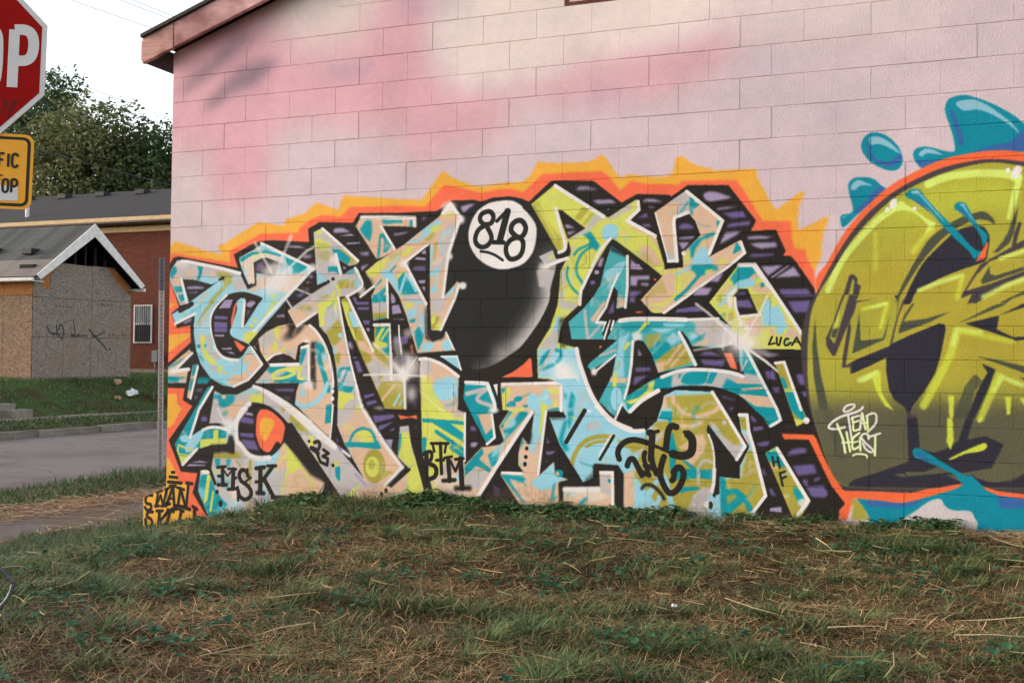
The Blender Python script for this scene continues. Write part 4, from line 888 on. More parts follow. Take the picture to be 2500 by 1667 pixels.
S W w=20.8 s=1.9:-755,1676 -749,1503
S W w=17.3 s=1.9:-747,1564 -744,1396
S W w=19.9 s=2.9:-978,1554 -868,1629
D W rx=52.6 ry=37.3 s=15.6 a=0.85:-257,2192
D W rx=26.0 ry=29.1 s=11.1 a=0.9:-157,2098
D W rx=23.3 ry=26.5 s=10.0 a=0.9:-246,1836
D W rx=28.9 ry=26.4 s=7.7:-139,1622
D W rx=33.2 ry=27.0 s=13.7 a=0.85:-614,1792
S W w=12.2 s=1.9:-268,1287 -199,1160
P U s=8.6:-486,2127 -433,2136 -456,2099
P V s=6.0:-1221,2068 -1183,2077 -1138,2076 -1068,2040 -1214,2040
P V s=4.5:-1175,2013 -1068,2029 -1036,2014
P V s=4.5:-1104,1961 -985,1963 -991,1952 -1098,1950
P V s=8.9:-996,1883 -915,1887 -909,1862 -971,1866
P V s=7.4:-976,1779 -908,1799 -969,1745
P V s=5.6:-164,2193 -106,2207 -49,2207 -94,2180 -137,2147 -158,2172
P V s=5.8:-708,2016 -575,2028 -611,2013 -696,2002
P U s=4.4:-1041,1549 -1010,1549 -1009,1521 -1034,1521
R P s=1.6:163,925 186,933 553,945 628,903 630,746 512,740 457,286 570,392 579,304 675,274 609,253 613,56 346,40 166,289 326,305 343,316 306,355 305,437 334,551 384,502 400,574 422,738 409,740 -35,79 -148,10 -367,-10 -363,159 -444,410 -461,782 -475,918 -471,1100 -377,1090 -288,1054 -162,971 -167,730 -104,712 -107,340 -95,347 23,469 163,493 196,525 156,622 233,738 182,739
P G s=4.5:-471,1089 -382,1079 -381,994 -464,983
P B s=5.6:-345,942 -258,975 -170,955 -174,818 -255,790 -343,804 -379,878
P L s=8.5:-469,961 -381,968 -368,872 -319,789 -283,727 -460,722
P P s=4.5 a=0.7:-369,995 -276,1038 -200,976 -333,942
P G s=7.8 a=0.6:-296,763 -192,818 -173,730 -283,727
P L s=5.6:-461,782 -343,785 -248,719 -103,665 -111,424 -116,345 -192,389 -278,312 -362,80 -369,159 -450,410
P G s=7.7 a=0.6:-255,755 -104,712 -103,665 -195,673
P T s=2.8:-453,662 -341,658 -114,651 -114,623 -224,630 -113,560 -118,502 -194,541 -370,633 -447,633
S T w=27.7 s=4.2:-334,568 -117,445
S T w=33.0 s=4.2:-210,457 -123,408
P T s=4.2:-451,521 -422,528 -410,507 -420,411 -455,378
P T s=2.8:-443,352 -430,315 -448,325
P B s=4.4:-184,263 -132,271 -131,198 -183,195
P G s=4.4:-278,338 -191,368 -218,214 -265,233
P Q s=7.7:-359,250 -184,263 -102,163 -16,90 -344,71
P L s=11.1 a=0.6:-369,159 -299,179 -274,75 -362,70
P T s=4.1:-107,326 28,467 40,426 7,388 98,320 87,293 -15,335 -100,263 -105,232
P G s=5.5:-15,335 76,288 -7,164 -105,206 -105,242
P T s=5.4:74,417 163,483 240,568 371,706 365,731 316,735 239,630 184,587 143,348 98,335 80,376
P P s=5.5:7,383 74,407 98,330 52,354
P B s=5.4 a=0.8:119,460 196,520 186,463 131,409 91,397
P B s=8.1:233,671 272,692 289,642 240,599 196,525 185,535
P P s=6.8:162,607 233,676 206,624 196,536 163,524
P T s=4.1:162,612 233,733 260,733 184,613
S L w=12.8 s=4.0:271,728 195,639
P T s=6.7:184,597 295,626 251,579 196,577
P P s=6.7:247,901 510,901 456,869 369,847 204,823
P L s=5.4:203,890 247,901 237,844 204,798 176,797
P L s=4.0:181,855 209,856 210,768 249,743 326,761 359,751 316,730 182,739
P T s=4.0:204,773 237,800 276,806 282,770 227,758
D T rx=33.1 ry=19.5 rot=-15 s=1.6:298,819
P T s=4.0:337,776 375,782 370,762 337,764
P T s=5.3:325,836 391,863 380,847 337,826
P P s=5.3:342,838 375,849 375,803 348,792
P L s=6.6 a=0.8:510,906 618,898 597,852 532,860
P B s=2.7 m:380,847 413,863 457,838 489,880 527,876 544,810 586,843 554,797 517,761 458,744 403,742 370,777 369,828
P L s=2.6:468,805 517,781 512,745 469,739
P L s=3.9:560,812 586,828 587,767 560,767
P T s=3.9:523,751 598,768 603,743 517,740
P T s=4.1:175,894 203,895 192,864 175,858
P B s=4.0:425,738 507,740 456,443 396,441 384,502
P L s=4.0:474,739 506,745 465,566 454,576
P P s=8.0:433,503 465,556 457,291 354,296 325,366 418,437
P G s=8.0:306,396 352,424 336,382 306,360
P T s=6.7:334,551 361,582 340,510 313,448
P T s=5.4:166,287 343,280 360,255 343,234 233,259 378,98 345,96
P B s=5.3:468,296 570,392 581,304 675,274 603,253 561,205 475,185 398,222 414,253
P P s=5.3:244,239 387,231 464,179 572,185 519,106 356,97
P T s=4.2 a=0.7:561,230 587,257 572,155 610,157 541,103
S Q w=18.7 s=5.2 a=0.49 m:308,316 324,331 342,344
S W w=12.0 s=8.6 a=0.32 m:325,473 317,406 353,348
S O w=14.3 s=7.4 a=0.29 m:102,510 132,567 184,608
S Q w=11.5 s=4.6 a=0.21 m:-253,827 -218,763 -146,736
S O w=17.4 s=3.8 a=0.42 m:16,526 59,562 71,613
S W w=13.7 s=4.3 a=0.39 m:449,822 486,825 518,844
S P w=15.0 s=7.6 a=0.25 m:-391,933 -370,981 -328,1016
S W w=13.8 s=4.1 a=0.39 m:-162,794 -143,756 -97,763
S Q w=18.9 s=7.5 a=0.3 m:174,665 230,710 239,777
S B w=18.6 s=5.4 a=0.53 m:-110,887 -55,859 -26,809
S P w=23.6 s=5.3 a=0.49 m:-62,494 -13,484 37,475
S T w=18.2 s=4.3 a=0.3 m:-197,850 -184,780 -258,759
S G w=9.7 s=4.6 a=0.49 m:243,813 294,858 297,923
S P w=21.2 s=7.3 a=0.5 m:-211,447 -144,481 -109,543
S T w=10.8 s=5.3 a=0.52 m:307,236 340,237 364,216
S G w=10.4 s=9.3 a=0.54 m:58,768 67,798 95,814
S P w=11.1 s=7.5 a=0.53 m:64,754 87,778 99,809
S L w=12.9 s=7.3 a=0.46 m:-124,650 -127,675 -103,687
S B w=14.8 s=7.7 a=0.26 m:258,592 292,585 326,594
S G w=20.0 s=6.4 a=0.38 m:185,456 185,499 190,541
S O w=14.8 s=8.0 a=0.46 m:6,302 41,328 36,368
S O w=20.3 s=3.9 a=0.34 m:-175,458 -124,500 -60,520
S P w=14.8 s=4.1 a=0.27 m:295,344 331,383 372,417
S P w=14.4 s=7.4 a=0.35 m:207,339 243,355 241,391
S G w=16.3 s=3.9 a=0.31 m:-63,600 -1,600 59,595
S O w=21.5 s=9.2 a=0.45 m:269,315 299,347 342,361
S W w=17.0 s=6.4 a=0.52 m:-210,876 -221,842 -205,811
S B w=15.6 s=6.8 a=0.35 m:471,919 501,899 510,865
S B w=17.9 s=9.1 a=0.5 m:325,365 351,366 377,372
S Q w=13.6 s=4.3 a=0.44 m:-199,992 -206,952 -185,918
S Q w=11.6 s=6.1 a=0.37 m:-300,1003 -301,977 -275,967
S B w=20.7 s=4.7 a=0.32 m:381,470 422,522 474,564
S P w=19.5 s=9.1 a=0.29 m:92,454 128,447 156,468
S P w=16.9 s=8.5 a=0.22 m:-334,490 -300,447 -253,416
S W w=9.7 s=4.0 a=0.4 m:-32,915 37,940 20,1006
S W w=20.5 s=8.9 a=0.33 m:-208,229 -169,283 -125,332
S B w=17.7 s=7.2 a=0.38 m:85,365 130,392 175,418
S B w=12.2 s=7.1 a=0.54 m:154,629 198,668 250,697
S O w=15.2 s=7.7 a=0.37 m:-59,880 -56,903 -42,923
S O w=19.9 s=5.9 a=0.49 m:-104,668 -77,670 -58,688
S B w=19.9 s=7.3 a=0.22 m:417,446 466,415 447,361
S P w=13.6 s=7.2 a=0.23 m:-422,827 -394,830 -368,839
S P w=9.4 s=8.8 a=0.37 m:77,235 81,290 132,320
S L w=23.7 s=8.1 a=0.28 m:-150,866 -129,874 -110,886
S O w=15.0 s=7.7 a=0.3 m:-175,812 -119,842 -105,899
S Q w=14.1 s=8.0 a=0.47 m:26,76 62,118 73,171
S Q w=12.8 s=8.3 a=0.22 m:-25,832 15,843 52,827
S Q w=10.4 s=6.2 a=0.43 m:586,166 586,130 614,109
X
D T rx=32.1 ry=25.2 s=1.6:608,313
D P rx=13.9 ry=13.1 s=2.1:597,310
P k s=4.1:624,354 677,322 667,286 635,289 640,330
D K rx=13.1 ry=14.3 s=1.8:367,475
D K rx=14.2 ry=14.3 s=1.8:361,416
D K rx=14.2 ry=17.4 s=1.8:355,365
P K s=8.0:372,593 405,584 395,512 368,506
S W w=21.1 s=2.0:175,920 291,922 553,935 633,938
S W w=26.0 s=2.6:618,908 619,748
S W w=29.0 s=2.7:403,727 132,326 -23,85
S W w=18.9 s=2.0:507,735 455,301
S W w=19.2 s=2.7:182,298 326,300
S W w=16.5 s=1.8:-109,708 -107,368
S W w=24.6 s=2.8 m:-477,1092 -406,1093 -288,1051 -165,971
S W w=6.7 s=2.8 a=0.8:-583,949 -307,727 -266,718
D W rx=96.3 ry=80.5 s=28.5 a=0.8:-590,1045
D K rx=36.2 ry=43.0 s=14.8 a=0.8:-627,1077
D U rx=24.1 ry=21.5 s=9.1 a=0.7:-609,1088
D W rx=48.2 ry=37.6 s=13.7 a=0.9:-601,970
D W rx=138.5 ry=112.8 s=62.7 a=0.55:-601,981
S W w=13.8 s=4.3 a=0.95:-938,970 -765,976 -607,975 -428,967
S W w=9.1 s=2.9 a=0.9:-501,1105 -595,981
S W w=22.9 s=8.6 a=0.7:-699,1049 -613,975
P k s=11.3 a=0.8:-571,944 -475,961 -467,759 -502,721 -573,719
D W rx=35.9 ry=48.2 s=22.7 a=0.7:-539,837
P U s=8.5 a=0.8:-526,778 -503,779 -508,736
P R s=5.7 a=0.7:-557,1196 -533,1196 -532,1132 -544,1132
R B s=1.4:-312,1115 -178,1121 -142,1013
X
S W w=14.4 s=1.9:-300,1112 -178,1114 -145,1019
S W w=21.9 s=2.1:-107,930 32,927
R T s=1.6:-112,931 68,934 91,898 125,823 138,740 104,698 134,544 65,489 -125,817 -122,836
S G w=32.7 s=4.1:-96,847 57,887
S G w=30.4 s=4.1 m:57,882 -5,834 -4,797 92,768
P P s=4.1:-14,702 93,713 106,610 55,562
S G w=14.4 s=8.0 a=0.28 m:45,579 108,619 138,683
S G w=13.6 s=5.4 a=0.32 m:106,727 131,770 170,802
S G w=15.5 s=6.0 a=0.21 m:67,782 67,833 122,837
S P w=16.3 s=5.2 a=0.49 m:66,704 83,729 100,754
S G w=15.0 s=3.8 a=0.43 m:36,602 98,637 168,650
X
S W w=27.1 s=2.1:-103,926 62,923 120,781 121,740
D W rx=33.7 ry=20.7 s=7.6 a=0.9:115,735
S W w=19.5 s=1.8:99,703 123,543 65,494
P W s=1.4:107,919 141,920 142,832
P U s=5.5:-62,615 -36,616 -19,582 -61,584
P V s=5.5:-60,500 -6,502 -28,470 -60,469
P U s=5.3:519,557 541,518 514,517
P U s=3.9:512,461 580,466 558,442 515,436
P U s=7.9 a=0.5:500,394 537,411 516,385
P U s=4.3 a=0.4:116,207 167,189 168,132 123,135
P K s=4.4 a=0.7:-97,634 7,559 -88,373
P U s=5.5:-62,616 -28,612 -22,584 -62,585
P V s=5.5:-61,499 -4,501 -32,469 -60,470
R L s=1.6:381,2187 554,2315 917,2080 948,2071 1139,2185 1170,2111 1094,2042 1278,1929 1339,1729 1335,1706 1325,1662 1204,1759 970,1932 970,1930 764,1600 739,1474 629,1379 608,1318 587,1217 716,1182 749,1076 856,813 672,809 634,918 553,960 444,966 437,1170 532,1318 585,1476 599,1603 604,1713 651,1799 677,1849 660,1910 645,1870 591,1836
P O s=8.0 a=0.75:387,2181 436,2205 486,2080 612,1927 618,1850 575,1841 420,2103
P L s=5.3 a=0.8:408,2186 430,2185 574,1943 569,1913
P O s=6.5 a=0.8:759,2150 785,2154 806,2127 744,2054 701,2071
P O s=6.5 a=0.7:817,2107 849,2100 776,2018 760,2028
P G s=5.2:849,2090 912,2078 797,1971 660,1925 649,1946 781,2002
P G s=6.4:943,2061 1103,2164 1103,2115 974,2055
P G s=5.2:677,1869 724,1893 651,1789 609,1668 651,1763
P G s=7.9 a=0.7:604,1713 651,1738 653,1602 599,1603
P T s=5.2:766,1957 818,1981 887,1878 862,1843 809,1885 814,1920
S T w=17.6 s=5.2 m:846,1884 767,1836 726,1766 721,1696 769,1619
S T w=17.6 s=5.2 m:814,1890 735,1857 704,1823
S T w=14.5 s=3.9 m:657,1738 652,1672 685,1601 739,1545
P G s=7.9:672,1798 693,1823 641,1708
D B rx=59.6 ry=62.6 s=2.0:959,1966
P P s=4.0:1095,2032 1278,1927 1299,1833 1232,1933 1115,1987
P P s=5.0:1162,1862 1233,1869 1284,1809 1324,1734 1264,1735 1183,1777
P O s=6.0 a=0.4:1122,1838 1203,1836 1284,1735 1204,1747
P W s=6.4 a=0.9:1059,2044 1089,2058 1141,2016 1090,2028
P G s=7.9:600,1582 637,1592 638,1501 744,1489 666,1409 596,1460
P L s=6.5:637,1587 739,1540 718,1505 632,1511
P L s=7.9:612,1450 686,1449 666,1399 612,1379
P B s=4.2:585,1399 613,1369 603,1278 544,1247 538,1278
P L s=5.3:553,1389 580,1425 495,1247 447,1191
P L s=5.3:512,1227 577,1227 556,1181 502,1181
P G s=5.3:485,1226 576,1318 603,1247 561,1145 447,1165
P B s=6.6:442,1165 721,1177 743,1066 830,847 660,944 553,967 450,971
P T s=5.3:507,1155 540,1171 524,1120 465,1053 449,1053 464,1104
S T w=26.1 s=5.3 m:577,1166 615,1151 605,1105 562,1064 482,1033
S G w=23.1 s=4.0:582,1217 497,1069 449,1012
P B s=6.2 a=0.8:615,1156 700,1182 722,1096 669,1075
P k s=13.5 a=0.9:602,1389 645,1384 652,1186 615,1181 597,1288
S G w=16.7 s=3.9 a=0.52 m:519,1501 541,1524 574,1529
S B w=18.6 s=6.9 a=0.45 m:1186,1827 1141,1796 1141,1742
S B w=22.4 s=6.2 a=0.33 m:388,2013 410,2013 432,2010
S O w=10.2 s=5.3 a=0.46 m:583,1577 630,1592 673,1616
S Q w=14.7 s=5.3 a=0.21 m:1146,1761 1161,1786 1167,1815
S P w=18.3 s=7.4 a=0.34 m:1345,1750 1337,1698 1352,1647
S G w=13.1 s=7.1 a=0.21 m:486,2282 525,2215 590,2253
S G w=16.8 s=5.5 a=0.49 m:481,1049 515,999 542,944
S G w=9.5 s=5.3 a=0.53 m:895,2058 931,2069 965,2053
S B w=11.0 s=4.8 a=0.28 m:494,1514 527,1526 554,1503
S B w=20.0 s=6.0 a=0.21 m:1018,2048 1014,2013 994,1983
S Q w=11.0 s=4.1 a=0.35 m:1076,1946 987,1970 995,1881
S G w=15.3 s=6.2 a=0.51 m:606,1310 618,1348 654,1367
S B w=20.6 s=7.3 a=0.23 m:595,1220 572,1181 615,1162
S B w=12.9 s=3.8 a=0.49 m:713,1708 688,1669 686,1623
S Q w=21.6 s=6.2 a=0.28 m:881,1561 905,1577 924,1599
S O w=10.0 s=6.3 a=0.38 m:706,1187 771,1176 829,1204
S W w=15.1 s=7.8 a=0.22 m:743,1154 767,1201 821,1209
S G w=16.6 s=4.7 a=0.45 m:660,1507 728,1525 767,1580
S G w=15.1 s=4.5 a=0.55 m:1316,1673 1321,1632 1281,1620
S O w=15.2 s=8.8 a=0.36 m:590,1787 671,1824 705,1743
S T w=22.0 s=6.8 a=0.46 m:959,1930 1007,1891 1028,1834
S Q w=19.9 s=7.0 a=0.47 m:669,1336 676,1372 712,1383
S O w=19.6 s=7.7 a=0.44 m:1341,1651 1423,1646 1422,1727
S W w=17.3 s=5.4 a=0.27 m:729,1186 747,1236 790,1270
S O w=9.7 s=8.2 a=0.46 m:765,1265 798,1255 822,1232
S B w=16.2 s=3.7 a=0.3 m:811,2040 832,2079 873,2098
S B w=17.2 s=5.1 a=0.46 m:554,1632 544,1691 606,1683
S B w=19.0 s=4.8 a=0.38 m:1067,1905 1068,1930 1091,1939
S P w=22.7 s=8.4 a=0.33 m:1072,2003 1054,1967 1031,1935
S T w=9.9 s=3.6 a=0.41 m:407,1014 477,1037 476,1105
S L w=13.5 s=5.0 a=0.33 m:1146,1904 1167,1935 1199,1954
S B w=15.9 s=4.0 a=0.39 m:645,1469 626,1410 569,1380
S O w=14.7 s=4.5 a=0.48 m:719,1730 785,1765 779,1838
S P w=9.1 s=4.3 a=0.35 m:818,2013 870,2048 936,2049
S O w=11.6 s=6.2 a=0.32 m:1320,1760 1266,1726 1303,1672
X
D W rx=96.1 ry=91.0 s=46.8 a=0.6:638,1004
D W rx=58.8 ry=55.7 s=13.5 a=0.8:627,1019
S W w=8.3 s=5.2 a=0.8:562,1079 724,930
S W w=7.3 s=5.2 a=0.8:701,1050 580,937
D W rx=58.8 ry=30.4 s=13.5 a=0.9:617,943
D W rx=31.8 ry=35.3 s=12.4 a=0.7:713,970
D W rx=10.7 ry=12.1 s=1.6:635,1017
P K s=1.8:577,2137 610,2133 691,2071 781,2002 660,1935 649,1946
P V s=5.3:632,2036 659,2032 707,2007 643,2007
P V s=5.2:649,1982 718,1987 660,1956
P K s=1.8:591,1836 650,1865 660,1925 677,1849 672,1818 570,1796 548,1837
R G s=1.3:443,1817 543,1858 570,1796 656,1806 501,1746
P L s=6.6:522,1817 548,1832 560,1801 522,1797
X
S W w=23.0 s=1.8:509,1751 651,1799
S W w=25.9 s=2.6:559,2307 710,2208 912,2078
S W w=24.1 s=2.6 m:566,2148 600,2014 639,1875 591,1841
S W w=25.1 s=1.3:1152,2169 1158,2114 1079,2043 1273,1932
D W rx=27.1 ry=25.6 s=10.5 a=0.9:495,1731
P G s=8.4 a=0.9:425,1728 528,1725 529,1604 448,1605
D W rx=32.6 ry=30.7 s=11.6 a=0.7:474,1742
P V s=7.8:710,2279 741,2295 794,2290 868,2266 731,2267
P V s=6.4:832,2192 869,2195 968,2191 999,2167 869,2165
P G s=3.9:932,2127 958,2131 942,2122
P V s=6.3:1180,2168 1210,2186 1260,2184 1326,2156
P V s=5.0:1216,2136 1276,2129 1241,2123
P U s=6.3:1150,2058 1211,2092 1224,2057
P U s=6.3:1166,2017 1232,2017 1249,1997 1202,1994
R P s=1.5:1266,2090 1484,2232 1735,2017 1635,1782 1838,1887 1878,1802 1758,1726 1339,1415 1255,1418 1176,1505 1325,1662 1335,1706 1463,1718 1462,1814 1579,1927 1544,2020 1497,2080 1480,2086 1401,2050 1431,1756 1364,1753
P G s=3.9:1361,2150 1484,2227 1504,2177 1480,2086 1406,2060 1440,2151
P T s=3.7:1504,2182 1533,2181 1538,2147 1572,2130 1529,2098 1524,2055 1504,2090
P T s=2.4:1684,2024 1708,2009 1687,1976
P T s=4.9:1506,1851 1555,1898 1617,1930 1675,1947 1671,1923 1589,1897 1545,1835 1531,1778 1512,1778
P L s=4.9:1574,1864 1676,1909 1628,1881 1589,1858
P B s=6.1:1526,1768 1570,1825 1594,1858 1628,1838 1638,1780 1667,1760 1648,1726 1517,1734
P T s=3.6:1791,1795 1814,1875 1848,1831 1838,1817
P L s=7.2:1705,1759 1739,1772 1763,1762 1696,1716
P T s=4.9:1512,1730 1653,1731 1696,1716 1696,1693 1522,1696
P G s=7.4:1334,1817 1403,1801 1428,1761 1364,1753
P L s=6.2:1204,1759 1334,1716 1345,1677 1315,1658 1234,1718
P L s=6.2 a=0.8:1467,1813 1511,1827 1507,1739 1468,1735
P O s=4.0 a=0.5:1186,1502 1320,1648 1361,1544 1286,1540
P L s=7.4 a=0.6:1335,1706 1434,1709 1547,1673 1455,1538 1415,1558 1409,1666
P L s=5.0:1419,1704 1448,1709 1455,1558 1415,1519 1337,1461 1237,1462 1231,1482 1326,1481 1415,1548
S B w=17.6 s=4.9:1517,1722 1419,1670
P T s=4.9:1512,1722 1696,1718 1629,1690 1600,1662 1561,1653 1532,1697
S T w=21.5 s=3.7:1581,1672 1494,1572 1416,1505
P L s=4.9:1610,1695 1677,1704 1639,1680 1610,1676
P L s=5.0:1237,1443 1327,1442 1322,1415 1257,1418
S G w=20.9 s=3.5 a=0.21 m:1278,1399 1296,1418 1290,1444
S W w=15.7 s=4.4 a=0.29 m:1443,1930 1487,1952 1480,2001
S G w=15.3 s=3.5 a=0.38 m:1588,1974 1581,2015 1621,2025
S Q w=9.2 s=6.0 a=0.49 m:1504,2084 1529,2096 1556,2100
S B w=16.9 s=3.7 a=0.42 m:1376,1800 1406,1773 1446,1778
S P w=9.8 s=7.7 a=0.29 m:1275,1956 1294,1940 1318,1935
S Q w=17.8 s=6.4 a=0.34 m:1750,1906 1806,1927 1856,1890
S L w=15.7 s=4.2 a=0.42 m:1424,1970 1463,1972 1502,1973
S B w=19.5 s=5.6 a=0.28 m:1339,1711 1382,1754 1365,1814
S W w=8.4 s=7.9 a=0.21 m:1236,1600 1204,1563 1167,1530
S T w=17.1 s=4.0 a=0.52 m:1430,2063 1462,2106 1493,2148
S T w=11.9 s=5.8 a=0.34 m:1479,1826 1521,1870 1569,1907
S T w=17.8 s=6.9 a=0.47 m:1768,1921 1789,1964 1774,2011
S L w=20.1 s=7.8 a=0.23 m:1374,1690 1338,1686 1322,1655
S P w=14.0 s=8.0 a=0.41 m:1872,1746 1862,1700 1832,1665
S G w=16.8 s=7.5 a=0.47 m:1497,2053 1493,2091 1527,2109
S Q w=9.8 s=3.8 a=0.53 m:1184,1737 1230,1751 1268,1719
S T w=9.5 s=4.2 a=0.31 m:1572,2003 1606,1987 1643,1986
S G w=16.8 s=7.2 a=0.3 m:1395,1851 1409,1779 1482,1765
S T w=18.2 s=3.5 a=0.26 m:1536,2018 1528,1984 1551,1957
X
S W w=22.3 s=1.8:1484,2222 1723,2018 1638,1804
S W w=24.5 s=1.9 m:1490,2080 1441,2063 1401,2040 1407,1927 1423,1761
S W w=21.6 s=1.2:1364,1762 1423,1763
S W w=9.9 s=1.9:1274,2085 1364,1762
S W w=19.2 s=1.8:1843,1875 1869,1802 1763,1716 1337,1417
D W rx=14.7 ry=15.6 s=1.6:1467,1811
P U s=6.2 m:1436,1975 1451,2004 1480,2010 1515,1997 1530,1972
P V s=4.9:1432,1917 1540,1923 1520,1904 1437,1904
P V s=4.9:1432,1883 1506,1883 1462,1833
P V s=4.9 m:1596,2192 1625,2213 1683,2207 1741,2185 1774,2165 1635,2149
P V s=4.8:1684,2101 1751,2108 1817,2105 1760,2096 1693,2089
P U s=6.0:1722,2068 1855,2075 1879,2035 1785,2030
P U s=6.0:1766,1997 1903,2011 1898,1982 1752,1971
P V s=7.2:1742,1940 1842,1946 1819,1923 1705,1862
P V s=4.7:1887,1908 1962,1911 2050,1901 2008,1890 1889,1889
P V s=5.9:1903,1863 1985,1867 2064,1865 2078,1836 1976,1827 1934,1840
P U s=5.9:1892,1777 1916,1793 2055,1794 2046,1780 1939,1774
P V s=4.7:1974,1711 2111,1717 2019,1651
P V s=3.5:2033,1639 2138,1712 2156,1714 2047,1636
P V s=5.8:2065,1638 2179,1706 2221,1645
P U s=5.8:2089,1562 2266,1564 2289,1523 2107,1526
R A s=1.5:968,1875 1074,1803 1091,1595 1077,1461 1008,1447 1015,1566 989,1596 877,1368 934,1362 925,1278 917,1238 689,1240 666,1358 771,1449 849,1538 885,1598 890,1598 920,1732
P B s=4.1 a=0.9:926,1701 1028,1764 1075,1768 1029,1669 952,1631 916,1662
P P s=5.1 a=0.6:952,1661 1003,1680 906,1598 885,1598
P P s=7.6:1025,1551 1062,1506 1077,1456 1008,1449
S P w=22.5 s=3.9:923,1492 840,1373
S G w=20.6 s=3.9:782,1434 805,1247
S G w=18.4 s=5.2:908,1348 815,1247
P P s=7.7:830,1383 923,1452 867,1363 835,1358
P k s=7.1 a=0.8:955,1881 1079,1817 1074,1793 966,1840
S P w=13.9 s=7.2 a=0.52 m:703,1413 703,1441 726,1460
S W w=21.3 s=5.7 a=0.39 m:954,1591 970,1632 1011,1651
S G w=12.4 s=6.5 a=0.42 m:845,1386 903,1377 960,1393
S P w=18.1 s=6.9 a=0.34 m:870,1495 901,1458 944,1480
S B w=10.5 s=7.9 a=0.4 m:943,1375 975,1380 984,1410
S B w=19.6 s=6.2 a=0.22 m:925,1677 961,1615 916,1561
S T w=10.0 s=3.6 a=0.45 m:998,1501 1024,1559 1036,1621
S Q w=18.1 s=8.7 a=0.5 m:788,1549 832,1527 834,1480
S T w=22.0 s=3.5 a=0.26 m:898,1518 933,1496 953,1532
X
S W w=22.6 s=1.9 m:965,1930 888,1843 826,1719 770,1604 754,1570 747,1479
S W w=20.2 s=1.7:1082,1802 1084,1595 1070,1456
S W w=18.3 s=1.9:1019,1684 978,1596 933,1457 867,1358
S W w=18.4 s=1.9:867,1353 934,1352 919,1298
S W w=15.3 s=1.7:960,1367 925,1243
S W w=17.2 s=1.7:988,1362 974,1302
S K w=13.2 s=1.7:955,1372 914,1273
S K w=12.2 s=1.7:976,1367 935,1238
S K w=12.1 s=1.7:1012,1367 997,1320
P V s=6.4:888,1792 917,1797 899,1732 871,1738
D V rx=17.8 ry=15.1 s=2.6:866,1698
D U rx=17.8 ry=15.1 s=2.6:838,1628
P U s=6.4:992,1507 990,1422 949,1412
P V s=5.1:1107,1779 1184,1713 1108,1719
P V s=3.8:1102,1741 1163,1745 1194,1709 1108,1714
P V s=5.0:1103,1669 1237,1669 1235,1640 1154,1641 1149,1599 1104,1602
P V s=5.0:1175,1618 1230,1618 1230,1600 1180,1601
P U s=6.3:1099,1565 1190,1564 1135,1523 1140,1488 1100,1488
P R s=1.3:1268,1651 1285,1641 1268,1629
P R s=2.5:1136,1424 1166,1429 1202,1421 1156,1416
P R s=1.3:889,1195 915,1194 892,1175
P V s=4.8:1687,1660 1732,1676 1697,1617 1639,1620
P V s=4.9:1528,1530 1572,1580 1659,1579 1630,1531
P U s=3.9:1426,1441 1558,1459 1602,1425 1416,1417
P G s=9.5 a=0.8:436,1722 528,1725 532,1604 453,1605
R A s=1.5:943,1241 1009,1365 1111,1384 1505,1368 1703,1376 1756,1338 1790,1323 1842,1238 1729,1185 1521,1196 1457,1290 1566,1073 1301,1016 1254,1143 1198,1226 1158,1241 1133,1216 1010,1236
P T s=15.0 a=0.7:1034,1350 1337,1364 1387,1315 1188,1290 1035,1266
P G s=4.8:1505,1368 1703,1372 1790,1323 1842,1238 1729,1190 1613,1199 1584,1266 1545,1285 1549,1339
P B s=7.4:1328,1349 1486,1339 1461,1324 1338,1325
P B s=4.9:1238,1315 1417,1315 1358,1285 1298,1285
P L s=3.8:1207,1359 1248,1357 1167,1285 1152,1285
P B s=7.6:1020,1261 1076,1290 1107,1281 1102,1226 1025,1226
P O s=5.0 a=0.8:1208,1266 1308,1285 1319,1236 1239,1168 1209,1217
P T s=3.7:1234,1168 1304,1232 1314,1212 1254,1153
P T s=3.7:1260,1133 1349,1222 1378,1212 1389,1178 1329,1134 1275,1099
P B s=7.4:1353,1237 1398,1285 1437,1266 1457,1237 1388,1198
P O s=3.9:1290,1099 1433,1208 1467,1213 1536,1092 1488,1072 1300,1021
S P w=17.6 s=4.9:1452,1203 1360,1076
S P w=17.6 s=4.9:1487,1174 1390,1061
P P s=7.5:1280,1080 1350,1100 1340,1031 1301,1016
P B s=7.3:1506,1266 1535,1285 1574,1256 1516,1232
P T s=3.9 a=0.5:1574,1261 1622,1285 1603,1237 1535,1227
P P s=6.1:1526,1198 1632,1256 1623,1199
S Q w=12.5 s=6.7 a=0.41 m:1488,1274 1525,1277 1561,1271
S B w=16.8 s=7.2 a=0.47 m:1003,1382 1057,1359 1109,1382
S W w=13.8 s=5.1 a=0.21 m:1783,1431 1720,1410 1721,1343
S P w=8.3 s=6.4 a=0.25 m:1247,1161 1259,1178 1277,1188
S B w=16.8 s=3.7 a=0.33 m:1058,1263 1043,1194 1095,1144
S L w=19.4 s=5.2 a=0.45 m:1545,1141 1570,1157 1593,1138
S G w=8.6 s=5.0 a=0.36 m:1168,1276 1115,1251 1071,1213
S Q w=13.3 s=7.5 a=0.41 m:1004,1257 1021,1201 1051,1151
S P w=18.0 s=7.8 a=0.28 m:1350,1248 1378,1246 1405,1250
S T w=15.5 s=7.0 a=0.43 m:1126,1150 1168,1148 1193,1180
S O w=19.8 s=3.3 a=0.3 m:1680,1343 1662,1320 1675,1294
S G w=17.7 s=8.6 a=0.35 m:948,1263 994,1289 1035,1321
S B w=9.6 s=7.3 a=0.21 m:1077,1226 1119,1263 1161,1300
S B w=21.0 s=7.9 a=0.36 m:1534,1066 1515,1132 1573,1171
